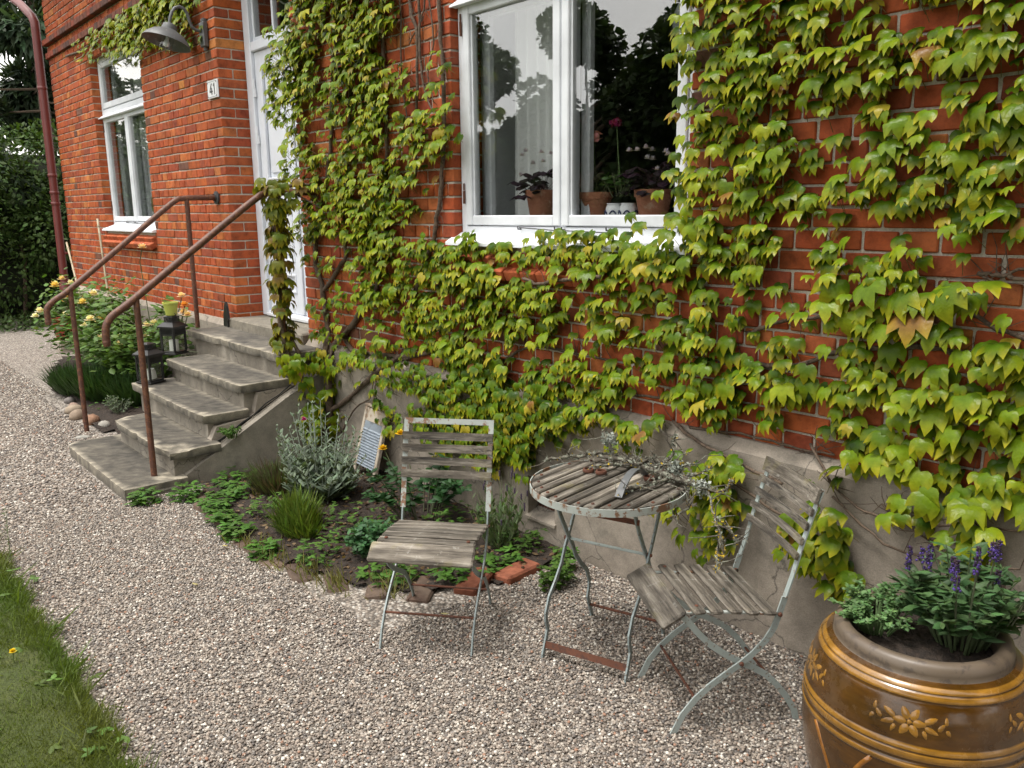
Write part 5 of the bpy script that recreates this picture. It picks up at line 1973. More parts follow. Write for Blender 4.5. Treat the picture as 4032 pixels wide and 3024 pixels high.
def wall_leaves(xmin, xmax, seed):
    rg = np.random.default_rng(seed)
    out, stalk = [], []
    nz, nx = COVER.shape
    for k in range(nz):
        for i in range(nx):
            c = COVER[k, i] / 9.0
            x0, z0 = CX0 + i * CS, k * CS
            if c <= 0 or not (xmin < x0 < xmax):
                continue
            xm, zm = x0 + CS / 2, z0 + CS / 2
            dense = xm < -2.9 and zm < 0.85 and xm > -4.6
            size = 0.05 if xm < -3.4 else (0.05 + 0.004 * min(1, (xm + 3.4) / 2.2))
            if dense:
                size = 0.046
            if xm > -1.75 and zm < 1.3:
                size *= 1.15
            if xm < -6.5:
                size = 0.06
            lam = c ** (1.6 if xm < -3.2 else 1.15) * CS * CS / (size * size * 0.92) * (1.75 + 0.9 * (c > 0.7))
            if dense:
                lam *= 1.3
            for q in range(rg.poisson(lam)):
                x, z = x0 + rg.uniform(0, CS), z0 + rg.uniform(0, CS)
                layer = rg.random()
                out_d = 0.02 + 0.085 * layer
                s = size * rg.choice([0.62, 0.8, 0.95, 1.05, 1.2, 1.4], p=[0.12, 0.2, 0.26, 0.22, 0.14, 0.06])
                pit = math.radians(rg.normal(33 if not dense else 50, 12))
                yaw = rg.normal(0.0, 0.42)
                fwd = np.array((math.sin(yaw) * 0.9 * math.cos(pit) + rg.normal() * 0.16, -math.cos(yaw) * math.cos(pit), -math.sin(pit)))
                up = np.array((rg.normal() * 0.2, -math.sin(pit), math.cos(pit)))
                pos = np.array((x, wall_y(z) - out_d, z + 0.6 * s))
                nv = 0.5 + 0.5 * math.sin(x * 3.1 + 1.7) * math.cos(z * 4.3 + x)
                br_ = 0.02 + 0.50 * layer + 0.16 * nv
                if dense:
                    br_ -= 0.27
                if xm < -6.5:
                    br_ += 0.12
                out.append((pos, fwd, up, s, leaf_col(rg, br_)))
                if rg.random() < 0.6:
                    stalk.append((pos, np.array((x + rg.normal() * 0.03, wall_y(z) - 0.008, z - rg.uniform(0.0, 0.06)))))
    return out, stalk


def stalks(t, stalk):
    mb = MB()
    loc = Vector(t.location)
    for a, b in stalk:
        a, b = Vector(a) - loc, Vector(b) - loc
        m_ = (a + b) / 2 + Vector((0, -0.012, 0.01))
        mb.tube([b, m_, a], [0.0014, 0.0012, 0.001], 3, caps=False, col=(0.16, 0.13, 0.045))
    stuff_part(mb.build('stalks', MAT['stem'], t, col=True))


STEM_PATHS = [
    ([(-5.25, 0.02), (-5.2, 0.30), (-5.19, 0.57), (-5.22, 0.745), (-5.26, 0.86), (-5.33, 1.02), (-5.351, 1.165), (-5.369, 1.236), (-5.422, 1.322), (-5.431, 1.428), (-5.332, 1.692), (-5.140, 2.105), (-5.053, 2.574), (-4.970, 3.016), (-4.95, 3.5)], 0.026, 0.011),
    ([(-5.351, 1.165), (-5.239, 1.243), (-5.065, 1.372), (-5.000, 1.442), (-5.006, 1.609), (-4.906, 2.092), (-4.783, 2.690), (-4.739, 2.974), (-4.7, 3.5)], 0.016, 0.009),
    ([(-5.101, 0.867), (-4.934, 0.988), (-4.826, 1.083), (-4.708, 1.142), (-4.602, 1.296), (-4.516, 1.614), (-4.451, 2.066), (-4.434, 2.641), (-4.426, 2.918), (-4.42, 3.5)], 0.022, 0.009),
    ([(-5.22, 0.70), (-5.2, 0.79), (-5.101, 0.867), (-4.971, 0.785), (-4.738, 0.796), (-4.400, 0.822), (-4.117, 0.873), (-3.855, 0.950), (-3.683, 1.035), (-3.522, 1.101), (-3.308, 1.155)], 0.02, 0.009),
    ([(-5.19, 0.34), (-5.12, 0.385), (-4.931, 0.490), (-4.688, 0.641), (-4.494, 0.752), (-4.370, 0.834), (-4.321, 0.920), (-4.269, 1.067), (-4.219, 1.195), (-4.144, 1.321), (-3.988, 1.547), (-3.957, 1.662), (-3.915, 1.760), (-3.882, 1.953), (-3.860, 2.167), (-3.847, 2.429), (-3.869, 2.690), (-3.870, 3.2)], 0.017, 0.011),
    ([(-4.06, 3.3), (-4.052, 2.850), (-4.064, 2.655), (-4.041, 2.412), (-3.963, 2.256)], 0.011, 0.005),
    ([(-4.17, 3.3), (-4.151, 2.868), (-4.091, 2.699), (-4.092, 2.526), (-4.118, 2.187), (-4.148, 1.907)], 0.011, 0.007),
    ([(-3.95, 3.1), (-4.004, 2.841), (-4.059, 2.734), (-4.166, 2.644)], 0.006, 0.004),
    ([(-4.30, 3.2), (-4.24, 2.85), (-4.26, 2.5), (-4.2, 2.2)], 0.007, 0.004),
    ([(-3.98, 2.9), (-3.93, 2.65), (-3.99, 2.45), (-3.94, 2.3)], 0.005, 0.003),
    ([(-1.871, 1.230), (-1.726, 1.296), (-1.563, 1.327), (-1.491, 1.377), (-1.383, 1.421)], 0.009, 0.005),
    ([(-2.0, 1.10), (-1.808, 1.114), (-1.631, 1.141), (-1.483, 1.209), (-1.273, 1.247), (-1.136, 1.257), (-1.028, 1.211), (-0.873, 1.164), (-0.6, 1.10)], 0.010, 0.008),
    ([(-1.042, 1.508), (-0.974, 1.507), (-0.908, 1.499), (-0.6, 1.47)], 0.007, 0.006),
    ([(-1.042, 1.508), (-1.000, 1.486), (-0.957, 1.481)], 0.004, 0.002),
    ([(-0.97, 1.507), (-0.92, 1.53), (-0.86, 1.535), (-0.7, 1.58)], 0.005, 0.004),
    ([(-2.222, 0.808), (-2.051, 0.765), (-1.764, 0.702), (-1.648, 0.677)], 0.008, 0.006),
    ([(-2.140, 0.800), (-1.825, 0.823), (-1.624, 0.814), (-1.474, 0.822)], 0.006, 0.004),
    ([(-2.595, 1.42), (-2.787, 1.40), (-2.890, 1.390), (-3.015, 1.365), (-3.132, 1.385)], 0.010, 0.007),
    ([(-3.518, 0.848), (-3.354, 0.934), (-3.189, 1.021), (-3.016, 1.042), (-2.818, 1.034), (-2.586, 1.033)], 0.009, 0.006),
    ([(-2.747, 0.839), (-2.428, 0.891), (-2.226, 0.907), (-2.014, 0.905)], 0.007, 0.004),
    ([(-4.738, 0.796), (-4.521, 0.782), (-4.284, 0.828), (-4.143, 0.878)], 0.013, 0.008),
    ([(-1.145, 1.404), (-1.065, 1.387), (-0.986, 1.346), (-0.889, 1.317), (-0.6, 1.22)], 0.009, 0.007),
    ([(-1.573, 0.845), (-1.443, 0.728), (-1.323, 0.662), (-1.161, 0.661), (-0.999, 0.698), (-0.828, 0.731)], 0.005, 0.004),
    ([(-1.440, 0.680), (-1.241, 0.562), (-1.067, 0.561), (-0.815, 0.608)], 0.005, 0.003),
    ([(-1.939, 0.659), (-1.755, 0.587), (-1.584, 0.529), (-1.471, 0.420), (-1.330, 0.266)], 0.006, 0.004),
    ([(-1.26, 0.70), (-1.1, 0.62), (-0.9, 0.52), (-0.7, 0.45)], 0.004, 0.003),
    ([(-1.0, 0.78), (-0.92, 0.68), (-0.86, 0.55), (-0.8, 0.40)], 0.004, 0.003),
    ([(-5.19, 0.57), (-5.17, 0.68), (-5.2, 0.79)], 0.018, 0.013),
    ([(-5.100, 0.196), (-4.870, 0.420), (-4.682, 0.522), (-4.618, 0.719)], 0.007, 0.004),
    ([(-4.702, 0.275), (-4.634, 0.530), (-4.591, 0.672)], 0.005, 0.004),
]


def woody(t, paths, seed):
    rg = random.Random(seed)
    loc = Vector(t.location)
    tw = MB()
    for pts, r0, r1 in paths:
        P3 = []
        for x, z in pts:
            y = wall_y(z) - 0.012 - (0.03 if x < -5.15 and z < 0.9 else 0) - (0.07 if (z > 1.36 and z < 1.45 and -3.2 < x < -2.5) else 0)
            P3.append((x, y, z))
        path = smooth_path(P3, 5, 0.004, rg)
        n = len(path)
        MB().tube([p - loc for p in path], [max(0.0025, (r0 + (r1 - r0) * i / (n - 1)) * rg.uniform(0.85, 1.15)) for i in range(n)], 7).build('vine_stem', MAT['bark'], t, smooth=True)
        for k in range(n // 2):
            p = rg.choice(path)
            d = Vector((rg.uniform(-1, 1), 0, rg.uniform(-0.3, 1))).normalized()
            q = p + d * rg.uniform(0.03, 0.10)
            e = q + (d + Vector((rg.uniform(-.6, .6), -0.1, rg.uniform(-.6, .6)))).normalized() * rg.uniform(0.02, 0.06)
            tw.tube([p - loc, q - loc, e - loc], [0.0022, 0.0016, 0.0008], 4)
    stuff_part(tw.build('tendrils', MAT['bark'], t))


vine = thing('climbing_vine', 'vigorous three-lobed climbing vine covering the brick between door and planter', 'vine', (-5.2, -0.08, 0))
lv, sk = wall_leaves(-6.3, 3.0, 21)
# a loose tuft hanging below the table edge and the plants behind the chair keep their distance from the wall
rgb = np.random.default_rng(77)
for (x, z, s) in ((-1.47, 1.47, 0.105), (-1.36, 1.47, 0.1), (-1.25, 1.44, 0.1), (-1.12, 1.46, 0.115), (-1.2, 1.38, 0.11), (-1.42, 1.36, 0.09), (-1.14, 1.34, 0.09), (-1.3, 1.33, 0.085), (-1.5, 1.40, 0.085)):
    p_ = math.radians(rgb.normal(38, 8))
    yw = rgb.normal(0, 0.4)
    lv.append((np.array((x, -0.10, z)), np.array((math.sin(yw) * math.cos(p_), -math.cos(yw) * math.cos(p_), -math.sin(p_))), np.array((rgb.normal() * 0.2, -math.sin(p_), math.cos(p_))), s, leaf_col(rgb, 0.6)))
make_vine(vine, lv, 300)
stalks(vine, sk)
woody(vine, STEM_PATHS, 3)

vine2 = thing('hanging_vine', 'yellow-green vine hanging from the eaves over the window by the drainpipe', 'vine', (-9.6, -0.05, 3.3))
lv, sk = wall_leaves(-13.0, -6.5, 22)
make_vine(vine2, lv, 300)
stalks(vine2, sk)
woody(vine2, [([(-11.4, 3.56), (-10.6, 3.53), (-9.8, 3.57), (-9.0, 3.52), (-8.2, 3.56), (-7.4, 3.5)], 0.012, 0.008), ([(-10.2, 3.55), (-9.9, 3.45), (-9.6, 3.42)], 0.007, 0.004), ([(-8.4, 3.54), (-8.6, 3.45), (-8.9, 3.42)], 0.007, 0.004)], 4)

vine3 = thing('post_vine', 'olive and bronze leaved vine winding up the rear post of the handrail', 'vine', (-5.375, -0.324, 0.4))
rgp = np.random.default_rng(31)
lv = []
for k in range(210):
    z = rgp.uniform(0.78, 1.88) if k < 165 else rgp.uniform(1.74, 1.92)
    a = rgp.uniform(0, 2 * PI)
    r = 0.02 + rgp.uniform(0, 0.065)
    x0, y0 = -5.375, -0.324
    if k >= 165:
        y0 += rgp.uniform(-0.12, 0.3)
    pit = math.radians(rgp.normal(42, 12))
    fwd = np.array((math.cos(a) * math.cos(pit), math.sin(a) * math.cos(pit), -math.sin(pit)))
    up = np.array((math.cos(a) * math.sin(pit), math.sin(a) * math.sin(pit), math.cos(pit)))
    c = np.array(random.choice([(0.10, 0.125, 0.016), (0.08, 0.12, 0.016), (0.14, 0.15, 0.022), (0.16, 0.1, 0.025), (0.11, 0.15, 0.02)])) * rgp.uniform(0.8, 1.1)
    lv.append((np.array((x0 + r * math.cos(a), y0 + r * math.sin(a), z + 0.03)), fwd, up, rgp.uniform(0.052, 0.08), c))
for k in range(130):        # tuft at the foot, spilling over the cheek of the steps
    x, y, z = -5.23 + rgp.normal() * 0.05, -0.42 + rgp.uniform(0.0, 0.34), rgp.uniform(0.12, 0.76)
    if z < 0.6:
        y += 0.10
    a = rgp.normal(-0.6, 0.7)
    pit = math.radians(rgp.normal(52, 12))
    fwd = np.array((math.cos(a) * math.cos(pit), math.sin(a) * math.cos(pit), -math.sin(pit)))
    up = np.array((math.cos(a) * math.sin(pit), math.sin(a) * math.sin(pit), math.cos(pit)))
    lv.append((np.array((x + 0.03, y, z + 0.02)), fwd, up, rgp.uniform(0.045, 0.075), leaf_col(rgp, 0.5)))
make_vine(vine3, lv, 260)
LOC3 = Vector(vine3.location)
for (pts, r0, r1) in (([(-5.24, -0.1, 0.02), (-5.27, -0.2, 0.45), (-5.345, -0.33, 0.80), (-5.36, -0.35, 1.1), (-5.39, -0.30, 1.4), (-5.36, -0.33, 1.7), (-5.38, -0.25, 1.88), (-5.37, -0.05, 1.90)], 0.02, 0.012), ([(-5.3, -0.25, 0.75), (-5.40, -0.31, 1.0), (-5.36, -0.30, 1.3), (-5.4, -0.34, 1.6), (-5.37, -0.2, 1.88)], 0.014, 0.008), ([(-5.37, -0.2, 1.86), (-5.3, -0.1, 1.78), (-5.2, -0.03, 1.72)], 0.006, 0.004)):
    MB().tube([p - LOC3 for p in smooth_path(pts, 5, 0.004)], np.linspace(r0, r1, (len(pts) - 1) * 5 + 1).tolist(), 7).build('vine_stem', MAT['bark'], vine3, smooth=True)
# ------------------------------------------------------------------ flower bed plants
def blossom(t, p, r, col, n=9, name='flower', centre=None, seed=0):
    rg = np.random.default_rng(seed + 77)
    P, D, U, S = [], [], [], []
    for ring, (m, tilt, k) in enumerate(((n, 0.35, 0.95), (n - 2, 1.0, 0.85), (max(3, n - 4), 2.4, 0.75))):
        for i in range(m):
            a = 2 * PI * i / m + ring * 0.5 + rg.uniform(-0.15, 0.15)
            d = np.array((math.cos(a), math.sin(a), tilt))
            P.append(np.array(p) + np.array((0, 0, ring * r * 0.12)))
            D.append(d)
            U.append(np.array((-math.cos(a) * 0.5, -math.sin(a) * 0.5, 1.0)))
            S.append(r * k * rg.uniform(0.85, 1.1))
    V = [(x * 1.7, y, z) for x, y, z in LEAF_OVAL_V]
    o = scatter(name, V, LEAF_OVAL_F, P, rotmats(D, U), np.array(S), jitter_cols(col, len(P), 0.15, 0.06, rg), MAT['petal'], t, smooth=True)
    return o


# silver rose campion
camp = thing('rose_campion', 'silvery felted campion with one magenta flower in the flower bed', 'plant', (-4.46, -0.58, 0.02))
rg_ = np.random.default_rng(41)
paths, P, D, U, S = [], [], [], [], []
for k in range(70):
    a = rg_.uniform(0, 2 * PI)
    rr = 0.36 * math.sqrt(rg_.random())
    hh = rg_.uniform(0.24, 0.62) * (1 - 0.45 * (rr / 0.36) ** 2)
    b, tp = np.array((math.cos(a) * rr * 0.5, math.sin(a) * rr * 0.4, 0)), np.array((math.cos(a) * rr, math.sin(a) * rr * 0.8, hh))
    paths.append([tuple(b), tuple(b * 0.5 + tp * 0.5 + np.array((0, 0, 0.03))), tuple(tp)])
    for u in np.linspace(0.05, 1.0, 9):
        for s in (0, PI):
            an = a + s + u * 5 + rg_.uniform(-0.3, 0.3)
            P.append(b * (1 - u) + tp * u + np.array((0, 0, 0.06 * math.sin(PI * u) * 0.5)))
            D.append((math.cos(an), math.sin(an), 0.9))
            U.append((-math.cos(an) * 0.6, -math.sin(an) * 0.6, 0.7))
            S.append((0.13 if u < 0.4 else 0.07 - 0.03 * u) * rg_.uniform(0.6, 1.15))
for k in range(60):
    an = rg_.uniform(0, 2 * PI)
    P.append((math.cos(an) * 0.12 * rg_.random(), math.sin(an) * 0.12 * rg_.random(), 0.02))
    D.append((math.cos(an), math.sin(an), rg_.uniform(0.2, 1.2)))
    U.append((0, 0, 1))
    S.append(rg_.uniform(0.1, 0.17))
stems('stems', paths, 0.0045, MAT['stem'], camp, (0.3, 0.34, 0.28))
leaves_on('foliage', P, D, U, np.array(S) * 1.0, jitter_cols((0.155, 0.2, 0.145), len(P), 0.35, 0.06, rg_), MAT['matte'], camp, 'mid')
MB().tube([(-0.2, 0.0, 0.2), (-0.235, 0.03, 0.42)], 0.003, 5, col=(0.3, 0.34, 0.28)).build('flower_stalk', MAT['stem'], camp, col=True)
blossom(camp, (-0.235, 0.03, 0.425), 0.026, (0.42, 0.008, 0.2), 6, 'flower', seed=1)

# rose with glossy leaves and yellow flowers against the plinth
yro = thing('yellow_rose', 'dark glossy rose bush with two yellow flowers between washboard and chair', 'rose bush', (-3.72, -0.34, 0.02))
bush(yro, 0.38, 0.33, 20, 460, 0.072, (0.025, 0.07, 0.022), MAT['leaf'], seed=14, stemcol=(0.06, 0.07, 0.03), leaf_from=0.3, v=0.4)
for i, (x, z) in enumerate(((-0.165, 0.46), (-0.36, 0.33))):
    MB().tube([(x * 0.6, 0, z - 0.2), (x, -0.01, z)], 0.0025, 5, col=(0.08, 0.1, 0.03)).build('flower_stalk', MAT['stem'], yro, col=True)
    blossom(yro, (x, -0.02, z), 0.032, (0.72, 0.47, 0.01), 10, 'flower', seed=20 + i)

# bright green fine-leaved mound
san = thing('green_mound_plant', 'bright green needle-leaved mound at the front of the flower bed', 'plant', (-4.08, -0.93, 0.02))
rg_ = np.random.default_rng(51)
P, D, U, S = [], [], [], []
for k in range(1700):
    a, rr = rg_.uniform(0, 2 * PI), math.sqrt(rg_.random())
    ox = 0.17 * rr * math.cos(a)
    P.append((ox * 0.9 + (0.08 if a > PI else -0.05), 0.13 * rr * math.sin(a), rg_.uniform(0.0, 0.1) * (1.1 - rr * rr)))
    D.append((math.cos(a) * rr * 0.8 + rg_.normal() * 0.25, math.sin(a) * rr * 0.8 + rg_.normal() * 0.45, 1.0))
    U.append((-math.cos(a), -math.sin(a), 0.3))
    S.append(rg_.uniform(0.04, 0.13) * rg_.choice([0.7, 1.0, 1.35]))
leaves_on('foliage', P, D, U, np.array(S), jitter_cols((0.1, 0.155, 0.025), len(P), 0.5, 0.14, rg_), MAT['leaf'], san, 'blade')

# stonecrop
sed = thing('stonecrop_plant', 'fleshy blue-green stonecrop beside the chair legs', 'plant', (-3.46, -0.83, 0.02))
bush(sed, 0.19, 0.17, 32, 620, 0.052, (0.05, 0.125, 0.05), MAT['leaf'], seed=61, stemcol=(0.08, 0.13, 0.05), leaf_from=0.15)

# lavender with faded spikes by the plinth
lav = thing('lavender_plant', 'thin lavender with faded dark spikes against the plinth behind the chair', 'plant', (-3.12, -0.27, 0.02))
rg_ = np.random.default_rng(71)
paths, P, D, U, S = [], [], [], [], []
spk = MB()
for k in range(46):
    a, rr = rg_.uniform(0, 2 * PI), 0.24 * math.sqrt(rg_.random())
    hh = rg_.uniform(0.2, 0.42)
    b, tp = np.array((math.cos(a) * rr * 0.3, math.sin(a) * rr * 0.3, 0)), np.array((math.cos(a) * rr, math.sin(a) * rr * 0.6, hh))
    paths.append([tuple(b), tuple((b + tp) / 2), tuple(tp)])
    if k < 18:
        for q in range(5):
            spk.blob(tuple(tp + np.array((0, 0, -q * 0.006))), (0.005, 0.005, 0.004), 5, 4, 0.2, col=(0.05, 0.03, 0.06))
    for q in range(16):
        u = rg_.random() ** 1.3 * 0.75
        an = rg_.uniform(0, 2 * PI)
        P.append(b * (1 - u) + tp * u)
        D.append((math.cos(an) * 0.6, math.sin(an) * 0.6, 1.0))
        U.append((0, 0, 1))
        S.append(rg_.uniform(0.03, 0.06))
stems('stems', paths, 0.0018, MAT['stem'], lav, (0.13, 0.15, 0.07))
leaves_on('foliage', P, D, U, np.array(S), jitter_cols((0.09, 0.14, 0.055), len(P), 0.3, 0.08, rg_), MAT['leaf'], lav, 'long')
stuff_part(spk.build('flower_spikes', MAT['stem'], lav, col=True))

# dry grey lavender tuft beside the steps
dry = thing('dry_lavender', 'brownish dried lavender tuft between steps and campion', 'plant', (-4.74, -0.72, 0.02))
rg_ = np.random.default_rng(81)
P, D, U, S = [], [], [], []
for k in range(900):
    a, rr = rg_.uniform(0, 2 * PI), math.sqrt(rg_.random())
    P.append((0.17 * rr * math.cos(a), 0.15 * rr * math.sin(a), rg_.uniform(0, 0.05)))
    D.append((math.cos(a) * rr * 1.1 + rg_.normal() * 0.2, math.sin(a) * rr + rg_.normal() * 0.2, 1.0))
    U.append((-math.cos(a), -math.sin(a), 0.3))
    S.append(rg_.uniform(0.06, 0.17))
cc = np.where(rg_.random((len(P), 1)) < 0.5, np.array([[0.09, 0.07, 0.045]]), np.array([[0.085, 0.115, 0.04]])) * rg_.uniform(0.7, 1.2, (len(P), 1))
leaves_on('foliage', P, D, U, np.array(S), cc, MAT['leaf'], dry, 'blade')


# strawberry-like ground cover and weeds
def ground_cover(name, label, spots, n, size, base, seed, h=0.05, cat='ground cover', shape='oval'):
    rg_ = np.random.default_rng(seed)
    P, D, U, S = [], [], [], []
    for k in range(n):
        x, y, r = spots[rg_.integers(len(spots))]
        a, q = rg_.uniform(0, 2 * PI), r * math.sqrt(rg_.random())
        c = np.array((x + q * math.cos(a), y + q * math.sin(a), rg_.uniform(0.012, h + 0.012)))
        a0 = rg_.uniform(0, 2 * PI)
        for j in range(3):
            an = a0 + (j - 1) * 1.15
            P.append(c)
            D.append((math.cos(an), math.sin(an), rg_.uniform(-0.25, 0.25)))
            U.append((0, 0, 1))
            S.append(size * rg_.uniform(0.7, 1.15))
    cols = np.repeat(jitter_cols(base, n, 0.35, 0.1, rg_), 3, axis=0)
    o = scatter(name, LEAF_OVAL_V, LEAF_OVAL_F, P, rotmats(D, U), np.array(S), cols, MAT['leaf'])
    tag(o, label, cat, kind='stuff')
    return o


ground_cover('strawberry_cover', 'low three-part strawberry leaves along the brick edging and step foot', [(-5.02, -1.2, 0.1), (-4.85, -1.0, 0.13), (-5.1, -1.42, 0.09), (-5.05, -0.85, 0.16), (-4.68, -1.15, 0.1), (-4.45, -1.2, 0.08), (-4.2, -1.22, 0.09), (-4.95, -0.62, 0.15), (-3.85, -1.22, 0.07), (-3.0, -0.7, 0.1), (-2.95, -0.45, 0.12), (-3.2, -0.9, 0.12)], 620, 0.042, (0.065, 0.145, 0.024), 91, 0.07)
ground_cover('weed_cover', 'small green weeds among the bed soil and behind the table', [(-3.6, -1.05, 0.12), (-3.3, -0.55, 0.2), (-3.75, -0.75, 0.25), (-3.1, -0.62, 0.2), (-4.0, -0.55, 0.25), (-2.62, -0.32, 0.06), (-2.6, -0.4, 0.05), (-3.0, -0.2, 0.1), (-4.4, -0.98, 0.12), (-3.5, -0.3, 0.2), (-2.72, -0.2, 0.06), (-4.9, -0.3, 0.15), (-7.9, -0.7, 0.3)], 760, 0.03, (0.07, 0.14, 0.026), 92, 0.11)
pars = thing('step_plant', 'small green parsley-like plant rooted in the crack under the step edge', 'plant', (-5.22, -0.80, 0.27))
bush(pars, 0.09, 0.10, 20, 360, 0.026, (0.075, 0.155, 0.03), MAT['leaf'], seed=95, stemcol=(0.1, 0.15, 0.04), leaf_from=0.4)
# dry yellow grass at the bed edge
rg_ = np.random.default_rng(96)
P, D, U, S = [], [], [], []
for k in range(420):
    x, y = [(-3.75, -1.22), (-3.5, -1.15), (-3.3, -1.12), (-4.0, -1.22), (-3.1, -0.95), (-4.75, -0.85)][rg_.integers(6)]
    P.append((x + rg_.normal() * 0.06, y + rg_.normal() * 0.04, 0.0))
    D.append((rg_.normal() * 0.5, rg_.normal() * 0.5, 1))
    U.append((rg_.normal(), rg_.normal(), 0.2))
    S.append(rg_.uniform(0.03, 0.12))
o = scatter('edge_grass', BLADE_V, BLADE_F, P, rotmats(D, U), np.array(S), jitter_cols((0.17, 0.17, 0.05), len(P), 0.3, 0.1, rg_), MAT['blade'])
tag(o, 'dry yellowish grass tufts along the bed edge', 'grass', kind='stuff')

# dead leaves and twig litter on the bed soil
rg_ = np.random.default_rng(97)
P, D, U, S = [], [], [], []
while len(P) < 1500:
    x, y = rg_.uniform(-5.2, -2.8), rg_.uniform(-1.2, -0.06)
    if inpoly(x, y, BED):
        P.append((x, y, 0.03 + 0.02 * wob(x, y, 1.6, 2.0)))
        D.append((rg_.normal(), rg_.normal(), rg_.normal() * 0.25))
        U.append((rg_.normal() * 0.4, rg_.normal() * 0.4, 1))
        S.append(rg_.uniform(0.012, 0.04))
cc = np.array([(0.09, 0.05, 0.03), (0.14, 0.09, 0.05), (0.05, 0.03, 0.02), (0.2, 0.14, 0.08)])[rg_.integers(4, size=len(P))]
o = scatter('leaf_litter', LEAF_OVAL_V, LEAF_OVAL_F, P, rotmats(D, U), np.array(S), cc, MAT['leaf'])
tag(o, 'brown dead leaves and bits scattered on the bed soil', 'leaf litter', kind='stuff')

# brick edging of the bed: individual old bricks sunk in the ground
edge_pts = [(-4.93, -1.1, 25), (-4.72, -1.17, 8), (-4.49, -1.19, 4), (-4.26, -1.215, 6), (-4.02, -1.225, -2), (-3.78, -1.225, 3), (-3.55, -1.18, -18), (-3.34, -1.09, -24), (-3.15, -0.98, -36), (-2.99, -0.84, -50), (-2.88, -0.62, -64), (-2.835, -0.40, -84)]
edge_lab = ['mossy edging brick at the foot of the steps', 'pale edging brick second from the steps', 'edging brick third from the steps, half under leaves', 'edging brick fourth from the steps', 'edging brick fifth from the steps below the green mound', 'edging brick sixth from the steps, sunk in gravel', 'edging brick seventh from the steps among dry grass', 'edging brick eighth from the steps beside the chair', 'edging brick under the chair seat, far side', 'edging brick under the chair seat, wall side', 'worn red edging brick beyond the chair', 'bright red edging brick nearest the table and plinth']
for i, (x, y, a) in enumerate(edge_pts):
    k = (0.45, 0.75)[i - 10] if i >= 10 else random.uniform(0.45, 0.75)
    c = (0.36 * k, 0.125 * k, 0.07 * k) if i >= 10 else (0.2 * k, 0.145 * k, 0.11 * k)
    b = MB().cbox(-0.115, 0.115, -0.055, 0.055, -0.03, 0.035, 0.01, jit=0.007).build('edging_brick', MAT['brick'], loc=(x, y, -0.02 + (0.022 if i >= 10 else random.uniform(-0.006, 0.006))), rot=(random.uniform(-0.08, 0.08), random.uniform(-0.06, 0.06), math.radians(a)))
    b.color = (*c, 1)
    tag(b, edge_lab[i], 'brick', 'bricks edging the flower bed')

# ------------------------------------------------------------------ rose bed left of the steps
st_spec = [(-8.44, -1.06, 0.11, 0.07, 'grey'), (-8.2, -1.08, 0.08, 0.06, 'pink'), (-7.98, -1.13, 0.13, 0.09, 'buff'), (-7.72, -1.16, 0.14, 0.10, 'tan'), (-7.46, -1.12, 0.15, 0.095, 'rust'), (-7.22, -1.08, 0.1, 0.075, 'pale'), (-7.0, -1.3, 0.1, 0.025, 'slate')]
st_col = {'grey': (0.16, 0.14, 0.13), 'pink': (0.26, 0.18, 0.14), 'buff': (0.28, 0.22, 0.16), 'tan': (0.24, 0.18, 0.13), 'rust': (0.25, 0.14, 0.085), 'pale': (0.32, 0.3, 0.26), 'slate': (0.27, 0.26, 0.23)}
st_lab = {'grey': 'small grey field stone at the outer end of the stone row', 'pink': 'pinkish field stone second in the row from the hedge', 'buff': 'buff field stone in the row by the rose bed', 'tan': 'tan field stone beside the foot of the handrail post', 'rust': 'large rust-brown field stone behind the handrail post', 'pale': 'pale grey rounded stone against the second step', 'slate': 'flat grey stone lying at the end of the lowest step'}
for i, (x, y, r, h, k) in enumerate(st_spec):
    r, h = r * 0.58, h * 0.55
    s = MB().blob((0, 0, 0), (r, r * 0.72, h), 14, 9, 0.09, seed=200 + i).build('field_stone', MAT['stone'], smooth=True, loc=(x, y, h * 0.45), rot=(0, 0, i * 0.7))
    s.color = (*st_col[k], 1)
    tag(s, st_lab[k], 'stone', 'stones edging the rose bed')

tuft = thing('grass_tuft', 'dense dark green tuft of fine leaves in the rose bed', 'plant', (-8.35, -0.75, 0.02))
rg_ = np.random.default_rng(101)
P, D, U, S = [], [], [], []
for k in range(5200):
    c = [(-0.45, -0.15, 0.28), (-0.05, -0.05, 0.32), (0.40, 0.12, 0.3), (-0.2, 0.2, 0.25), (0.1, 0.25, 0.3)][rg_.integers(5)]
    a, rr = rg_.uniform(0, 2 * PI), math.sqrt(rg_.random())
    P.append((c[0] + 0.26 * rr * math.cos(a), c[1] + 0.18 * rr * math.sin(a), rg_.uniform(0, 0.06)))
    D.append((math.cos(a) * rr * 0.9 + rg_.normal() * 0.3, math.sin(a) * rr * 0.9 + rg_.normal() * 0.3, 1.0))
    U.append((-math.cos(a), -math.sin(a), 0.3))
    S.append(c[2] * rg_.uniform(0.5, 1.0))
leaves_on('foliage', P, D, U, np.array(S), jitter_cols((0.035, 0.075, 0.02), len(P), 0.4, 0.1, rg_), MAT['leaf'], tuft, 'blade')
pal = thing('pale_lavender', 'small grey-green lavender seedling among the rose bed stones', 'plant', (-7.62, -0.86, 0.02))
bush(pal, 0.16, 0.14, 22, 420, 0.04, (0.13, 0.17, 0.11), MAT['leaf'], 'long', seed=103, stemcol=(0.14, 0.16, 0.1), leaf_from=0.1)

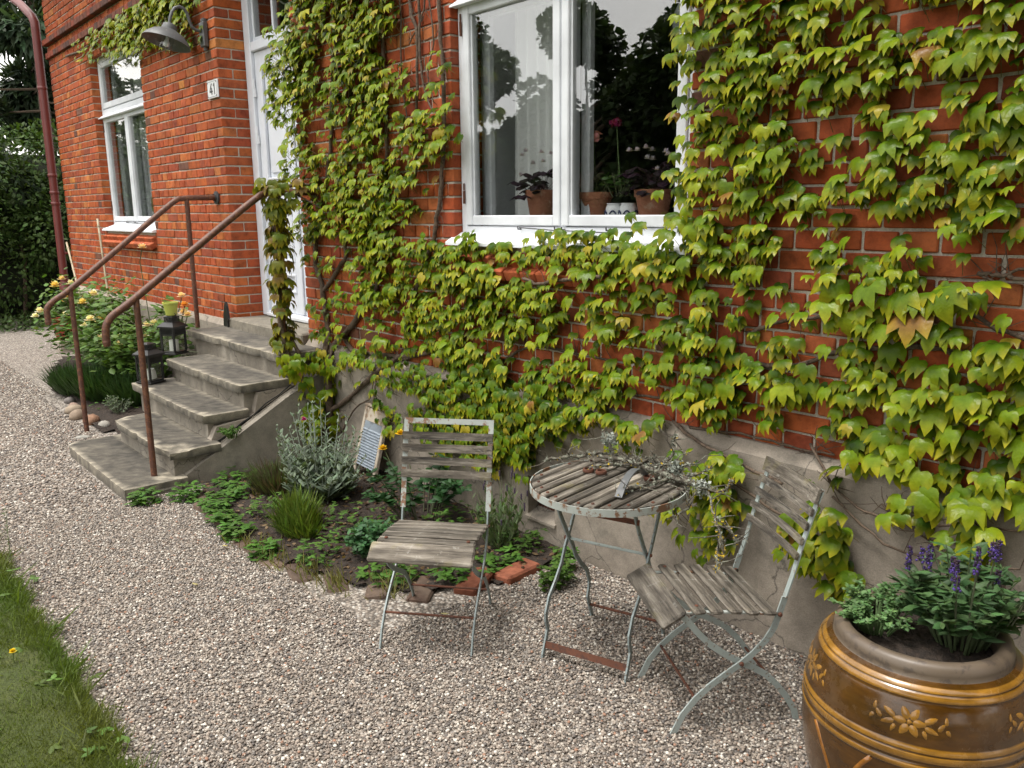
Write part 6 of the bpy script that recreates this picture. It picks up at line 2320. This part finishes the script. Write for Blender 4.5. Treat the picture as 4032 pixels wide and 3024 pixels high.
rose = thing('rose_bush', 'rose bush with cream and apricot flowers in front of the left wall', 'rose bush', (-9.1, -0.42, 0.0))
rg_ = np.random.default_rng(111)
paths, P, D, U, S = [], [], [], [], []
for k in range(40):
    x = rg_.uniform(-1.6, 1.45)
    tp = np.array((x, rg_.uniform(-0.38, 0.15), rg_.uniform(0.45, 0.9)))
    b = np.array((x * 0.45 + rg_.normal() * 0.1, 0.1, 0.0))
    m_ = b * 0.5 + tp * 0.5 + np.array((rg_.normal() * 0.06, 0, 0.08))
    paths.append([tuple(b), tuple(m_), tuple(tp)])
    for q in range(120):
        u = 0.45 + 0.6 * rg_.random()
        p = (b * (1 - u) + tp * u) + rg_.normal(size=3) * np.array((0.14, 0.1, 0.09))
        an = rg_.uniform(0, 2 * PI)
        P.append(p)
        D.append((math.cos(an), math.sin(an), rg_.uniform(-0.5, 0.4)))
        U.append(np.array((0, -0.2, 1.0)) + rg_.normal(size=3) * 0.3)
        S.append(rg_.uniform(0.06, 0.105))
stems('stems', paths, 0.008, MAT['bark'], rose)
leaves_on('foliage', P, D, U, np.array(S), jitter_cols((0.08, 0.15, 0.028), len(P), 0.4, 0.12, rg_), MAT['leaf'], rose, 'oval')
RC = [(0.78, 0.72, 0.56), (0.78, 0.66, 0.44), (0.82, 0.78, 0.7), (0.76, 0.62, 0.26), (0.8, 0.72, 0.6)]
for k in range(26):
    pp = paths[rg_.integers(len(paths))][2]
    p = np.array(pp) + rg_.normal(size=3) * np.array((0.16, 0.06, 0.10)) + np.array((0, -0.10, 0.05))
    blossom(rose, p, rg_.uniform(0.045, 0.075), RC[rg_.integers(len(RC))], 8, 'flower', seed=300 + k)
# a cluster of apricot blooms by the lantern
for k, p in enumerate(((2.15, -0.02, 0.97), (2.25, -0.04, 0.9), (2.1, -0.02, 1.04), (2.35, 0.1, 0.7), (2.05, 0.0, 0.9), (1.3, -0.05, 1.42))):
    MB().tube([(1.2, 0.0, 0.5), (p[0] - 0.1, p[1], p[2] - 0.12), p], 0.004, 5, col=(0.08, 0.1, 0.04)).build('flower_stalk', MAT['stem'], rose, col=True)
    blossom(rose, p, 0.05, [(0.8, 0.42, 0.13), (0.82, 0.62, 0.45), (0.85, 0.7, 0.6)][k % 3], 9, 'flower', seed=350 + k)

for i, (b, tp) in enumerate((((-9.35, -0.54, 0.0), (-11.2, -0.30, 1.39)), ((-9.33, -0.36, 0.0), (-9.84, -0.28, 1.67)))):
    d = Vector(tp) - Vector(b)
    t = thing('bamboo_cane', ['bamboo cane slanting up beside the drainpipe', 'bamboo cane leaning under the window sill'][i], 'cane', b, group='bamboo canes in the rose bed')
    MB().tube([tuple(d * u) for u in np.linspace(0, 1, 9)], [0.013 - 0.002 * u for u in np.linspace(0, 1, 9)], 8).build('cane_shaft', MAT['bamboo'], t, smooth=True)
    for u in np.linspace(0.1, 0.95, 6):
        MB().tube([tuple(d * u), tuple(d * (u + 0.006))], 0.0155, 8).build('node', MAT['bamboo'], t)


# ------------------------------------------------------------------ gravel stones and grass blades
def pebble_mesh(i):
    rg = random.Random(900 + i)
    mb = MB()
    mb.blob((0, 0, 0), (1.0, rg.uniform(0.65, 0.9), rg.uniform(0.45, 0.65)), 6, 4, 0.16, seed=910 + i)
    return mb.mesh('pebble', MAT['pebble'], smooth=True)


peb_col = bpy.data.collections.new('pebble_shapes')
for i in range(6):
    peb_col.objects.link(bpy.data.objects.new('pebble_shape', pebble_mesh(i)))


def gravel_object(name, label, rects, density, smin, smax, seed):
    mb = MB()
    for (x0, x1, y0, y1) in rects:
        mb.add([(x0, y0, 0.001), (x1, y0, 0.001), (x1, y1, 0.001), (x0, y1, 0.001)], [(0, 1, 2, 3)])
    o = mb.build(name, MAT['pebble'])
    ng = bpy.data.node_groups.new(name + '_scatter', 'GeometryNodeTree')
    ng.interface.new_socket('Geometry', in_out='INPUT', socket_type='NodeSocketGeometry')
    ng.interface.new_socket('Geometry', in_out='OUTPUT', socket_type='NodeSocketGeometry')
    n = ng.nodes
    L = ng.links.new
    gi, go = n.new('NodeGroupInput'), n.new('NodeGroupOutput')
    di = n.new('GeometryNodeDistributePointsOnFaces')
    di.inputs['Density'].default_value = density
    di.inputs['Seed'].default_value = seed
    ip = n.new('GeometryNodeInstanceOnPoints')
    ci = n.new('GeometryNodeCollectionInfo')
    ci.inputs['Collection'].default_value = peb_col
    ci.inputs['Separate Children'].default_value = True
    ci.inputs['Reset Children'].default_value = True
    ip.inputs['Pick Instance'].default_value = True
    rr = n.new('FunctionNodeRandomValue')
    rr.data_type = 'FLOAT_VECTOR'
    rr.inputs[0].default_value = (-0.45, -0.45, 0)
    rr.inputs[1].default_value = (0.45, 0.45, 6.28)
    rs = n.new('FunctionNodeRandomValue')
    rs.data_type = 'FLOAT'
    rs.inputs[2].default_value = 0.0
    rs.inputs[3].default_value = 1.0
    pw = n.new('ShaderNodeMath')
    pw.operation = 'POWER'
    pw.inputs[1].default_value = 2.0
    ma = n.new('ShaderNodeMath')
    ma.operation = 'MULTIPLY_ADD'
    ma.inputs[1].default_value = smax - smin
    ma.inputs[2].default_value = smin
    # a few stones lie higher than others
    sp = n.new('GeometryNodeSetPosition')
    rz = n.new('FunctionNodeRandomValue')
    rz.data_type = 'FLOAT_VECTOR'
    rz.inputs[0].default_value = (0, 0, -0.001)
    rz.inputs[1].default_value = (0, 0, 0.0055)
    rz.inputs['Seed'].default_value = 5
    L(gi.outputs[0], di.inputs['Mesh'])
    L(di.outputs['Points'], sp.inputs['Geometry'])
    L(rz.outputs[0], sp.inputs['Offset'])
    L(sp.outputs[0], ip.inputs['Points'])
    L(ci.outputs[0], ip.inputs['Instance'])
    L(rr.outputs[0], ip.inputs['Rotation'])
    L(rs.outputs[1], pw.inputs[0])
    L(pw.outputs[0], ma.inputs[0])
    L(ma.outputs[0], ip.inputs['Scale'])
    L(ip.outputs[0], go.inputs[0])
    md = o.modifiers.new('scatter', 'NODES')
    md.node_group = ng
    tag(o, label, 'gravel', kind='stuff')
    return o


gravel_object('gravel', 'loose pale and brown pebbles of the forecourt by the chairs', [(-3.2, 0.6, -2.27, -1.2), (-2.78, 0.6, -1.2, -0.06), (-5.2, -3.2, -2.27, -1.24)], 17000, 0.0034, 0.0085, 3)
gravel_object('far_gravel', 'loose pale pebbles of the path past the steps', [(-9.0, -5.2, -2.27, -1.52), (-9.0, -6.65, -1.52, -1.2), (-14.0, -9.0, -2.27, -1.1)], 4200, 0.0055, 0.012, 4)

rg_ = np.random.default_rng(121)
n = 150000
gx = np.where(rg_.random(n) < 0.62, rg_.uniform(-5.6, -1.6, n), rg_.uniform(-10.5, 0.5, n))
gy = -2.25 - np.abs(rg_.normal(0, 0.5, n)) + 0.035 * np.sin(gx * 9.0) * np.cos(gx * 23.0) + 0.02 * rg_.normal(size=n)
gz = np.full(n, LAWN_Z - 0.01)
keep = gy > -3.8
gx, gy, gz = gx[keep], gy[keep], gz[keep]
n = len(gx)
edge_n = gy > -2.3
D = np.stack([rg_.normal(0, 0.75, n), rg_.normal(0, 0.75, n) + np.where(edge_n, 0.35, 0), np.ones(n)], 1)
U = np.stack([rg_.normal(size=n), rg_.normal(size=n), np.full(n, 0.2)], 1)
S = rg_.uniform(0.014, 0.038, n) * np.where(rg_.random(n) < 0.025, 2.2, 1.0) * np.where(edge_n, rg_.uniform(0.7, 1.9, n), 1.0)
nv = np.sin(gx * 5) * np.cos(gy * 7 + gx * 2) * 0.5 + 0.5
base = np.array((0.085, 0.15, 0.016))[None] * (1 - nv[:, None] * 0.6) + np.array((0.15, 0.15, 0.03))[None] * nv[:, None] * 0.6
cols = base * rg_.uniform(0.6, 1.35, (n, 1))
o = scatter('grass', BLADE_V, BLADE_F, np.stack([gx, gy, gz], 1), rotmats(D, U), np.stack([S * 0.9, S, S], 1), cols, MAT['blade'])
tag(o, 'short grass blades of the lawn along the gravel edge', 'grass', kind='stuff')
# a few broad weeds and clover in the lawn, a dandelion, one tall stalk
ground_cover('lawn_weeds', 'broad-leaved weeds in the lawn edge', [(-3.0, -2.5, 0.2), (-2.7, -2.35, 0.12), (-3.6, -2.4, 0.2), (-4.3, -2.35, 0.2), (-3.2, -2.28, 0.1)], 45, 0.036, (0.085, 0.15, 0.03), 131, 0.05)
dan = thing('dandelion', 'single yellow dandelion flower in the lawn', 'flower', (-3.46, -2.41, LAWN_Z))
MB().tube([(0, 0, 0), (0.004, 0, 0.05)], 0.002, 5, col=(0.1, 0.15, 0.04)).build('flower_stalk', MAT['stem'], dan, col=True)
blossom(dan, (0.004, 0, 0.052), 0.016, (0.8, 0.62, 0.01), 12, 'flower', seed=5)
stk = thing('tall_weed', 'tall thin seeding weed stalk at the lawn edge', 'weed', (-4.59, -2.22, 0.03))
MB().tube([(0, 0, 0), (0.005, 0.0, 0.12), (-0.004, 0.01, 0.27)], [0.0025, 0.002, 0.001], 5, col=(0.12, 0.15, 0.06)).build('stalk', MAT['stem'], stk, col=True)
rg_ = np.random.default_rng(7)
Pz = rg_.uniform(0.04, 0.27, 60)
an = rg_.uniform(0, 2 * PI, 60)
leaves_on('seed_leaves', np.stack([0 * Pz, 0 * Pz, Pz], 1), np.stack([np.cos(an), np.sin(an), 0.8 + 0 * an], 1), np.tile((0, 0, 1.0), (60, 1)), rg_.uniform(0.008, 0.022, 60), jitter_cols((0.12, 0.17, 0.07), 60, 0.3), MAT['leaf'], stk, 'long')
# fallen leaves on the gravel
for i, (x, y, c, lb) in enumerate(((-3.75, -1.62, (0.45, 0.4, 0.2), 'pale curled fallen leaf on the gravel below the steps'), (-4.1, -1.34, (0.5, 0.42, 0.15), 'small yellow fallen leaf on the gravel near the brick edging'), (-2.73, -0.93, (0.5, 0.46, 0.25), 'cream fallen leaf under the chair'))):
    o = scatter('fallen_leaf', LEAF_OVAL_V, LEAF_OVAL_F, [(0, 0, 0)], rotmats([(1, 0.3 * i, 0.2)], [(0, 0.3, 1)]), np.array([0.045]), np.array([c]), MAT['leaf'])
    o.location = (x, y, 0.02)
    tag(o, lb, 'leaf', 'fallen leaves')


# ------------------------------------------------------------------ hedge, trees
def crown_leaves(name, parent, centres, n, size, base, seed, mat='tree', shape='oval', drop=0.2, v=0.45):
    """Leaves on the shells of many clumps: centres = [(x, y, z, rx, ry, rz)]."""
    rg = np.random.default_rng(seed)
    C_ = np.array(centres)
    w = C_[:, 3] * C_[:, 5]
    idx = rg.choice(len(C_), n, p=w / w.sum())
    d = rg.normal(size=(n, 3))
    d /= np.linalg.norm(d, axis=1, keepdims=True)
    rad = rg.uniform(0.55, 1.05, (n, 1)) ** 0.6
    P = C_[idx, :3] + d * C_[idx, 3:] * rad
    D = d + rg.normal(size=(n, 3)) * 0.6 - np.array((0, 0, drop))
    U = np.array((0, 0, 1.0)) + d * 0.6 + rg.normal(size=(n, 3)) * 0.3
    S = size * rg.uniform(0.6, 1.3, n)
    o = leaves_on(name, P, D, U, S, jitter_cols(base, n, v, 0.12, rg), MAT[mat], parent, shape, stuff=False)
    return o


hg = thing('hedge', 'tall dark green clipped hedge past the end of the house', 'hedge', (-16.2, 0.0, 0))
rg_ = np.random.default_rng(141)
cen = []
for k in range(70):
    cen.append((rg_.uniform(-0.9, 1.0) + 0.0, rg_.uniform(-3.2, 5.0), rg_.uniform(0.25, 3.3), rg_.uniform(0.45, 0.75), rg_.uniform(0.45, 0.7), rg_.uniform(0.4, 0.6)))
crown_leaves('foliage', hg, cen, 30000, 0.085, (0.05, 0.09, 0.02), 142)
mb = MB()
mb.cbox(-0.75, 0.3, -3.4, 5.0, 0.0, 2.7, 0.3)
mb.build('shaded_core', m_paint('hedge_core', (0.012, 0.016, 0.006), 0.95), hg)  # block painted near-black to stand for the shade deep in the hedge
mb = MB()
for k in range(14):
    y = -3.0 + k * 0.6
    mb.tube([(0.3, y, 0.0), (0.35 + rg_.normal() * 0.1, y + rg_.normal() * 0.1, 1.0), (0.2, y, 2.0)], [0.04, 0.03, 0.02], 6)
stuff_part(mb.build('stems', MAT['bark'], hg))
hf = thing('hedge_bottom_plants', 'low ground ivy and seedlings under the hedge', 'plant', (-14.9, 0.0, 0))
cen = [(rg_.uniform(-0.4, 0.5), rg_.uniform(-3, 3.5), 0.08, 0.3, 0.4, 0.12) for k in range(26)]
crown_leaves('foliage', hf, cen, 2600, 0.07, (0.045, 0.08, 0.02), 143)


def tree(name, label, loc, h, trunk_h, rad, n, size, base, seed, conifer=False):
    t = thing(name, label, 'tree', loc)
    rg = np.random.default_rng(seed)
    MB().tube([(0, 0, -0.1), (rg.normal() * 0.05, rg.normal() * 0.05, trunk_h * 0.6), (rg.normal() * 0.15, rg.normal() * 0.1, trunk_h), (0, 0, h * 0.9)], [h * 0.028, h * 0.022, h * 0.018, 0.02], 9).build('trunk', MAT['bark'], t, smooth=True)
    limbs, cen = [], []
    m = 34 if not conifer else 46
    for k in range(m):
        u = rg.uniform(0.0, 1.0)
        z = trunk_h + (h - trunk_h) * u
        a = rg.uniform(0, 2 * PI)
        if conifer:
            r = rad * (1.02 - u) * rg.uniform(0.6, 1.0) + 0.1
            tip = np.array((r * math.cos(a), r * math.sin(a), z - 0.25 * r))
        else:
            r = rad * math.sqrt(max(0.05, 1 - (2 * u - 0.85) ** 2)) * rg.uniform(0.45, 1.0)
            tip = np.array((r * math.cos(a), r * math.sin(a), z))
        st = np.array((0, 0, max(trunk_h * 0.7, z - r * (0.6 if not conifer else 0.1))))
        limbs.append([tuple(st), tuple((st + tip) / 2 + np.array((0, 0, 0.05 * r))), tuple(tip)])
        s = rad * (0.24 if not conifer else 0.2 * (1.3 - u)) * rg.uniform(0.7, 1.3)
        cen.append((*tip, s, s, s * 0.75))
        if not conifer:
            mid = st * 0.35 + tip * 0.65
            cen.append((*mid, s * 0.9, s * 0.9, s * 0.7))
    mb = MB()
    for L in limbs:
        mb.tube(L, [h * (0.009 if not conifer else 0.003), h * (0.006 if not conifer else 0.002), h * 0.0015], 5)
    stuff_part(mb.build('limbs', MAT['bark'], t))
    crown_leaves('crown', t, cen, n, size, base, seed + 1, shape='long' if conifer else 'quad', drop=0.5 if conifer else 0.2)
    return t


tree('conifer_tree', 'tall drooping dark conifer above the hedge behind the drainpipe', (-17.6, 1.0, 0), 8.2, 0.8, 2.5, 26000, 0.26, (0.05, 0.08, 0.045), 151, True)
tree('conifer_tree', 'dark conifer past the house end, partly hidden by the drainpipe', (-16.6, 3.6, 0), 7.2, 0.8, 2.4, 22000, 0.26, (0.045, 0.075, 0.04), 153, True)
# trees across the lawn: the photograph shows them mirrored in the window panes
for i, (x, y, h, r) in enumerate(((-26, -15, 9.6, 3.9), (-21.5, -19, 8.0, 3.8), (-17.0, -21.5, 9.2, 3.7), (-12.5, -23, 8.0, 3.4), (-30, -10, 9.4, 3.8), (-8, -25, 8.4, 3.4), (-34, -4.5, 9.0, 3.4))):
    tree('garden_tree', ['round leafy tree across the lawn, mirrored in the middle of the window', 'low leafy tree across the lawn, mirrored behind the pink flower', 'tall leafy tree across the lawn, mirrored by the vine side', 'short leafy tree across the lawn, outside the panes', 'leafy tree at the far lawn end, mirrored by the curtain', 'leafy tree at the near lawn end', 'leafy tree beyond the lawn end by the hedge'][i], (x, y, -0.05), h, 0.9, r, 36000, 0.2, (0.035, 0.06, 0.018), 161 + 3 * i)
lh = thing('lawn_hedge', 'dark hedge along the far side of the lawn, mirrored in the panes', 'hedge', (-20, -21, -0.05), math.atan2(-12, 24))
cen = [(rg_.uniform(-15, 15), rg_.uniform(-0.7, 0.7), rg_.uniform(0.3, 4.6), 0.9, 0.8, 0.8) for k in range(190)]
crown_leaves('foliage', lh, cen, 40000, 0.24, (0.035, 0.06, 0.018), 199, shape='quad')
MB().cbox(-15, 15, -0.9, 0.5, 0, 4.3, 0.3).build('shaded_core', MAT['tree'] if False else bpy.data.materials['hedge_core'], lh)  # same near-black block, inner shade put into its colour

# unseen trees added on the near side to shade the planter end of the front
for i, (x, y, h, r) in enumerate(((4.6, -6.2, 9.5, 3.8), (8.0, -3.0, 9.0, 3.6))):
    tree('shade_tree', ['broad leafy tree across the lawn from the planter', 'broad leafy tree off the planter end of the house'][i], (x, y, -0.05), h, 1.6, r, 30000, 0.26, (0.04, 0.07, 0.02), 231 + 3 * i)
# ------------------------------------------------------------------ behind the window panes
LEDGE = 1.535 + 0.1205


def m_sheer():
    m, nt, b = M('sheer_curtain')
    b.inputs['Base Color'].default_value = (0.9, 0.91, 0.9, 1)
    b.inputs['Roughness'].default_value = 0.9
    tl = N(nt, 'ShaderNodeBsdfTranslucent')
    tl.inputs[0].default_value = (0.8, 0.82, 0.82, 1)
    tr = N(nt, 'ShaderNodeBsdfTransparent')
    a = N(nt, 'ShaderNodeMixShader')
    a.inputs[0].default_value = 0.12
    nt.links.new(b.outputs[0], a.inputs[1])
    nt.links.new(tl.outputs[0], a.inputs[2])
    c = N(nt, 'ShaderNodeMixShader')
    c.inputs[0].default_value = 0.05
    nt.links.new(a.outputs[0], c.inputs[1])
    nt.links.new(tr.outputs[0], c.inputs[2])
    nt.links.new(c.outputs[0], nt.nodes['Material Output'].inputs['Surface'])
    return m


MAT['sheer'] = m_sheer()


def curtain(label, x0, x1, y, z0, z1, folds, flare=0.0):
    n, m = 90, 14
    vs, fs = [], []
    for j in range(m + 1):
        v = j / m
        for i in range(n + 1):
            u = i / n
            x = x0 + (x1 - x0) * u + flare * (1 - v) ** 2 * (u - 0.2)
            vs.append((x, y + 0.022 * math.sin(u * folds * 2 * PI) + 0.008 * math.sin(u * folds * 5.3 + v * 2), z0 + (z1 - z0) * v))
    for j in range(m):
        for i in range(n):
            a = j * (n + 1) + i
            fs.append((a, a + 1, a + n + 2, a + n + 1))
    return tag(MB().add(vs, fs).build('curtain', MAT['sheer'], smooth=True), label, 'curtain', 'sheer curtains')


curtain('white sheer curtain hanging behind the pane over the dark-leaved pot', -3.70, -3.25, 0.36, 1.66, 3.4, 6, 0.03)
curtain('pale curtain at the outer side of the window by the drainpipe', -10.50, -10.05, 0.44, 1.635, 3.4, 5)
curtain('pale curtain at the door side of the window by the drainpipe', -9.6, -9.25, 0.44, 1.635, 3.4, 4)


def flower_pot(x, y, r, h, label):
    t = tag(MB().lathe([(0.0, 0.0), (r * 0.68, 0.0), (r * 0.93, h * 0.78), (r, h * 0.78), (r * 1.03, h), (r * 0.94, h), (r * 0.86, h * 0.85), (0.0, h * 0.85)], 26).build('terracotta_pot', MAT['terracotta'], loc=(x, y, LEDGE), auto=40), label, 'flower pot', 'terracotta pots on the window ledge')
    return t


flower_pot(-3.35, 0.24, 0.085, 0.165, 'terracotta pot of the dark-leaved plant before the curtain')
flower_pot(-2.95, 0.24, 0.085, 0.145, 'terracotta pot of the pink-flowered geranium')
flower_pot(-2.58, 0.24, 0.09, 0.15, 'terracotta pot nearest the vine side of the window')
for i, (x, lb) in enumerate(((-2.80, 'blue and white porcelain pot beside the pink geranium'), (-2.71, 'blue and white porcelain pot next to the last terracotta pot'))):
    pp = thing('porcelain_pot', lb, 'pot', (x, 0.215, LEDGE), group='porcelain pots')
    MB().lathe([(0.0, 0.0), (0.032, 0.0), (0.047, 0.035), (0.043, 0.07), (0.036, 0.085), (0.04, 0.09), (0.034, 0.088), (0.0, 0.08)], 24).build('pot_body', MAT['enamel'], pp, smooth=True)
    for k in range(6):
        a = k * PI / 3
        mb = MB()
        mb.tube([(0.0475 * math.cos(a + q * 0.22) * (0.98 if abs(q) > 1 else 1), 0.0475 * math.sin(a + q * 0.22), 0.04 + 0.014 * math.cos(q)) for q in np.linspace(-1.6, 1.6, 7)], 0.004, 5, col=(0.012, 0.02, 0.09))
        mb.build('blue_scroll', MAT['stem'], pp, col=True)


def oxalis(x, y, seed, label):
    t = thing('oxalis_plant', label, 'plant', (x, y, LEDGE + 0.13))
    rg = np.random.default_rng(seed)
    paths, P, D, U, S = [], [], [], [], []
    for k in range(34):
        a, r = rg.uniform(0, 2 * PI), rg.uniform(0.05, 0.2)
        h = rg.uniform(0.03, 0.17) * (1.2 - r * 2)
        tip = np.array((r * math.cos(a), r * 0.6 * math.sin(a), h - 0.05 * (r / 0.2) ** 2))
        paths.append([(0, 0, 0), tuple(tip * 0.6 + np.array((0, 0, 0.03))), tuple(tip)])
        for j in range(3):
            an = a + j * 2 * PI / 3
            P.append(tip)
            D.append((math.cos(an), math.sin(an), -0.5))
            U.append((0, 0, 1))
            S.append(rg.uniform(0.04, 0.06))
    stems('stems', paths, 0.0016, MAT['stem'], t, (0.1, 0.05, 0.06))
    V = [(vx * 1.8, vy, vz) for vx, vy, vz in LEAF_OVAL_V]
    stuff_part(scatter('foliage', V, LEAF_OVAL_F, P, rotmats(D, U), np.array(S), jitter_cols((0.022, 0.008, 0.02), len(P), 0.3, 0.1, rg), MAT['leaf'], t))
    for k in range(11):
        a, r = rg.uniform(0, 2 * PI), rg.uniform(0.03, 0.17)
        p = np.array((r * math.cos(a), r * 0.6 * math.sin(a), rg.uniform(0.08, 0.24)))
        blossom(t, p, 0.022, (0.62, 0.57, 0.8), 5, 'flower', seed=seed * 10 + k)
    return t


oxalis(-3.35, 0.24, 5, 'dark purple-leaved oxalis behind the pane before the curtain')
oxalis(-2.58, 0.24, 6, 'dark purple-leaved oxalis at the vine side of the window')


def geranium(x, y, seed, ball, lb, n_leaf=70):
    t = thing('geranium_plant', lb, 'plant', (x, y, LEDGE + 0.12))
    bush(t, 0.14, 0.12, 12, n_leaf, 0.055, (0.06, 0.13, 0.03), MAT['leaf'], seed=seed, leaf_from=0.3)
    for (bx, bz, r, col) in ball:
        MB().tube([(0, 0, 0.02), (bx * 0.6, 0, bz * 0.6), (bx, 0, bz)], [0.004, 0.003, 0.0025], 6, col=(0.1, 0.15, 0.05)).build('flower_stalk', MAT['stem'], t, col=True)
        rg = np.random.default_rng(seed + 3)
        d = rg.normal(size=(46, 3))
        d[:, 2] = np.abs(d[:, 2]) - 0.35
        d /= np.linalg.norm(d, axis=1, keepdims=True)
        V = [(vx * 2.0, vy, vz) for vx, vy, vz in LEAF_OVAL_V]
        scatter('flower_head', V, LEAF_OVAL_F, np.array((bx, 0, bz)) + d * r * 0.55, rotmats(rg.normal(size=(46, 3)), d), np.full(46, r * 0.62), jitter_cols(col, 46, 0.25, 0.1, rg), MAT['petal'], t)
    return t


geranium(-2.95, 0.24, 31, [(-0.02, 0.29, 0.052, (0.85, 0.4, 0.37))], 'geranium with one pink flower ball in the window')
geranium(-2.77, 0.22, 33, [(-0.03, 0.34, 0.034, (0.3, 0.012, 0.12))], 'geranium with one magenta flower in the porcelain pot', 40)

gl = thing('pendant_lamp', 'grey globe pendant lamp hanging inside the window', 'lamp', (-2.72, 0.75, 2.62))
MB().blob((0, 0, 0), (0.15, 0.15, 0.15), 24, 16, 0.0).build('globe', MAT['roomwhite'], gl, smooth=True)
MB().tube([(0, 0, 0.15), (0, 0, 1.12)], 0.006, 6).build('cord', MAT['black'], gl)

# a straw-coloured vase and a hanging ornament behind the other window
vs_ = tag(MB().lathe([(0.0, 0.0), (0.06, 0.0), (0.1, 0.1), (0.11, 0.2), (0.07, 0.33), (0.035, 0.38), (0.045, 0.4), (0.03, 0.39), (0.0, 0.3)], 24).build('vase', m_paint('straw_glaze', (0.32, 0.24, 0.1), 0.5), loc=(-9.83, 0.40, LEDGE), smooth=True), 'straw-coloured vase on the ledge behind the window by the drainpipe', 'vase')
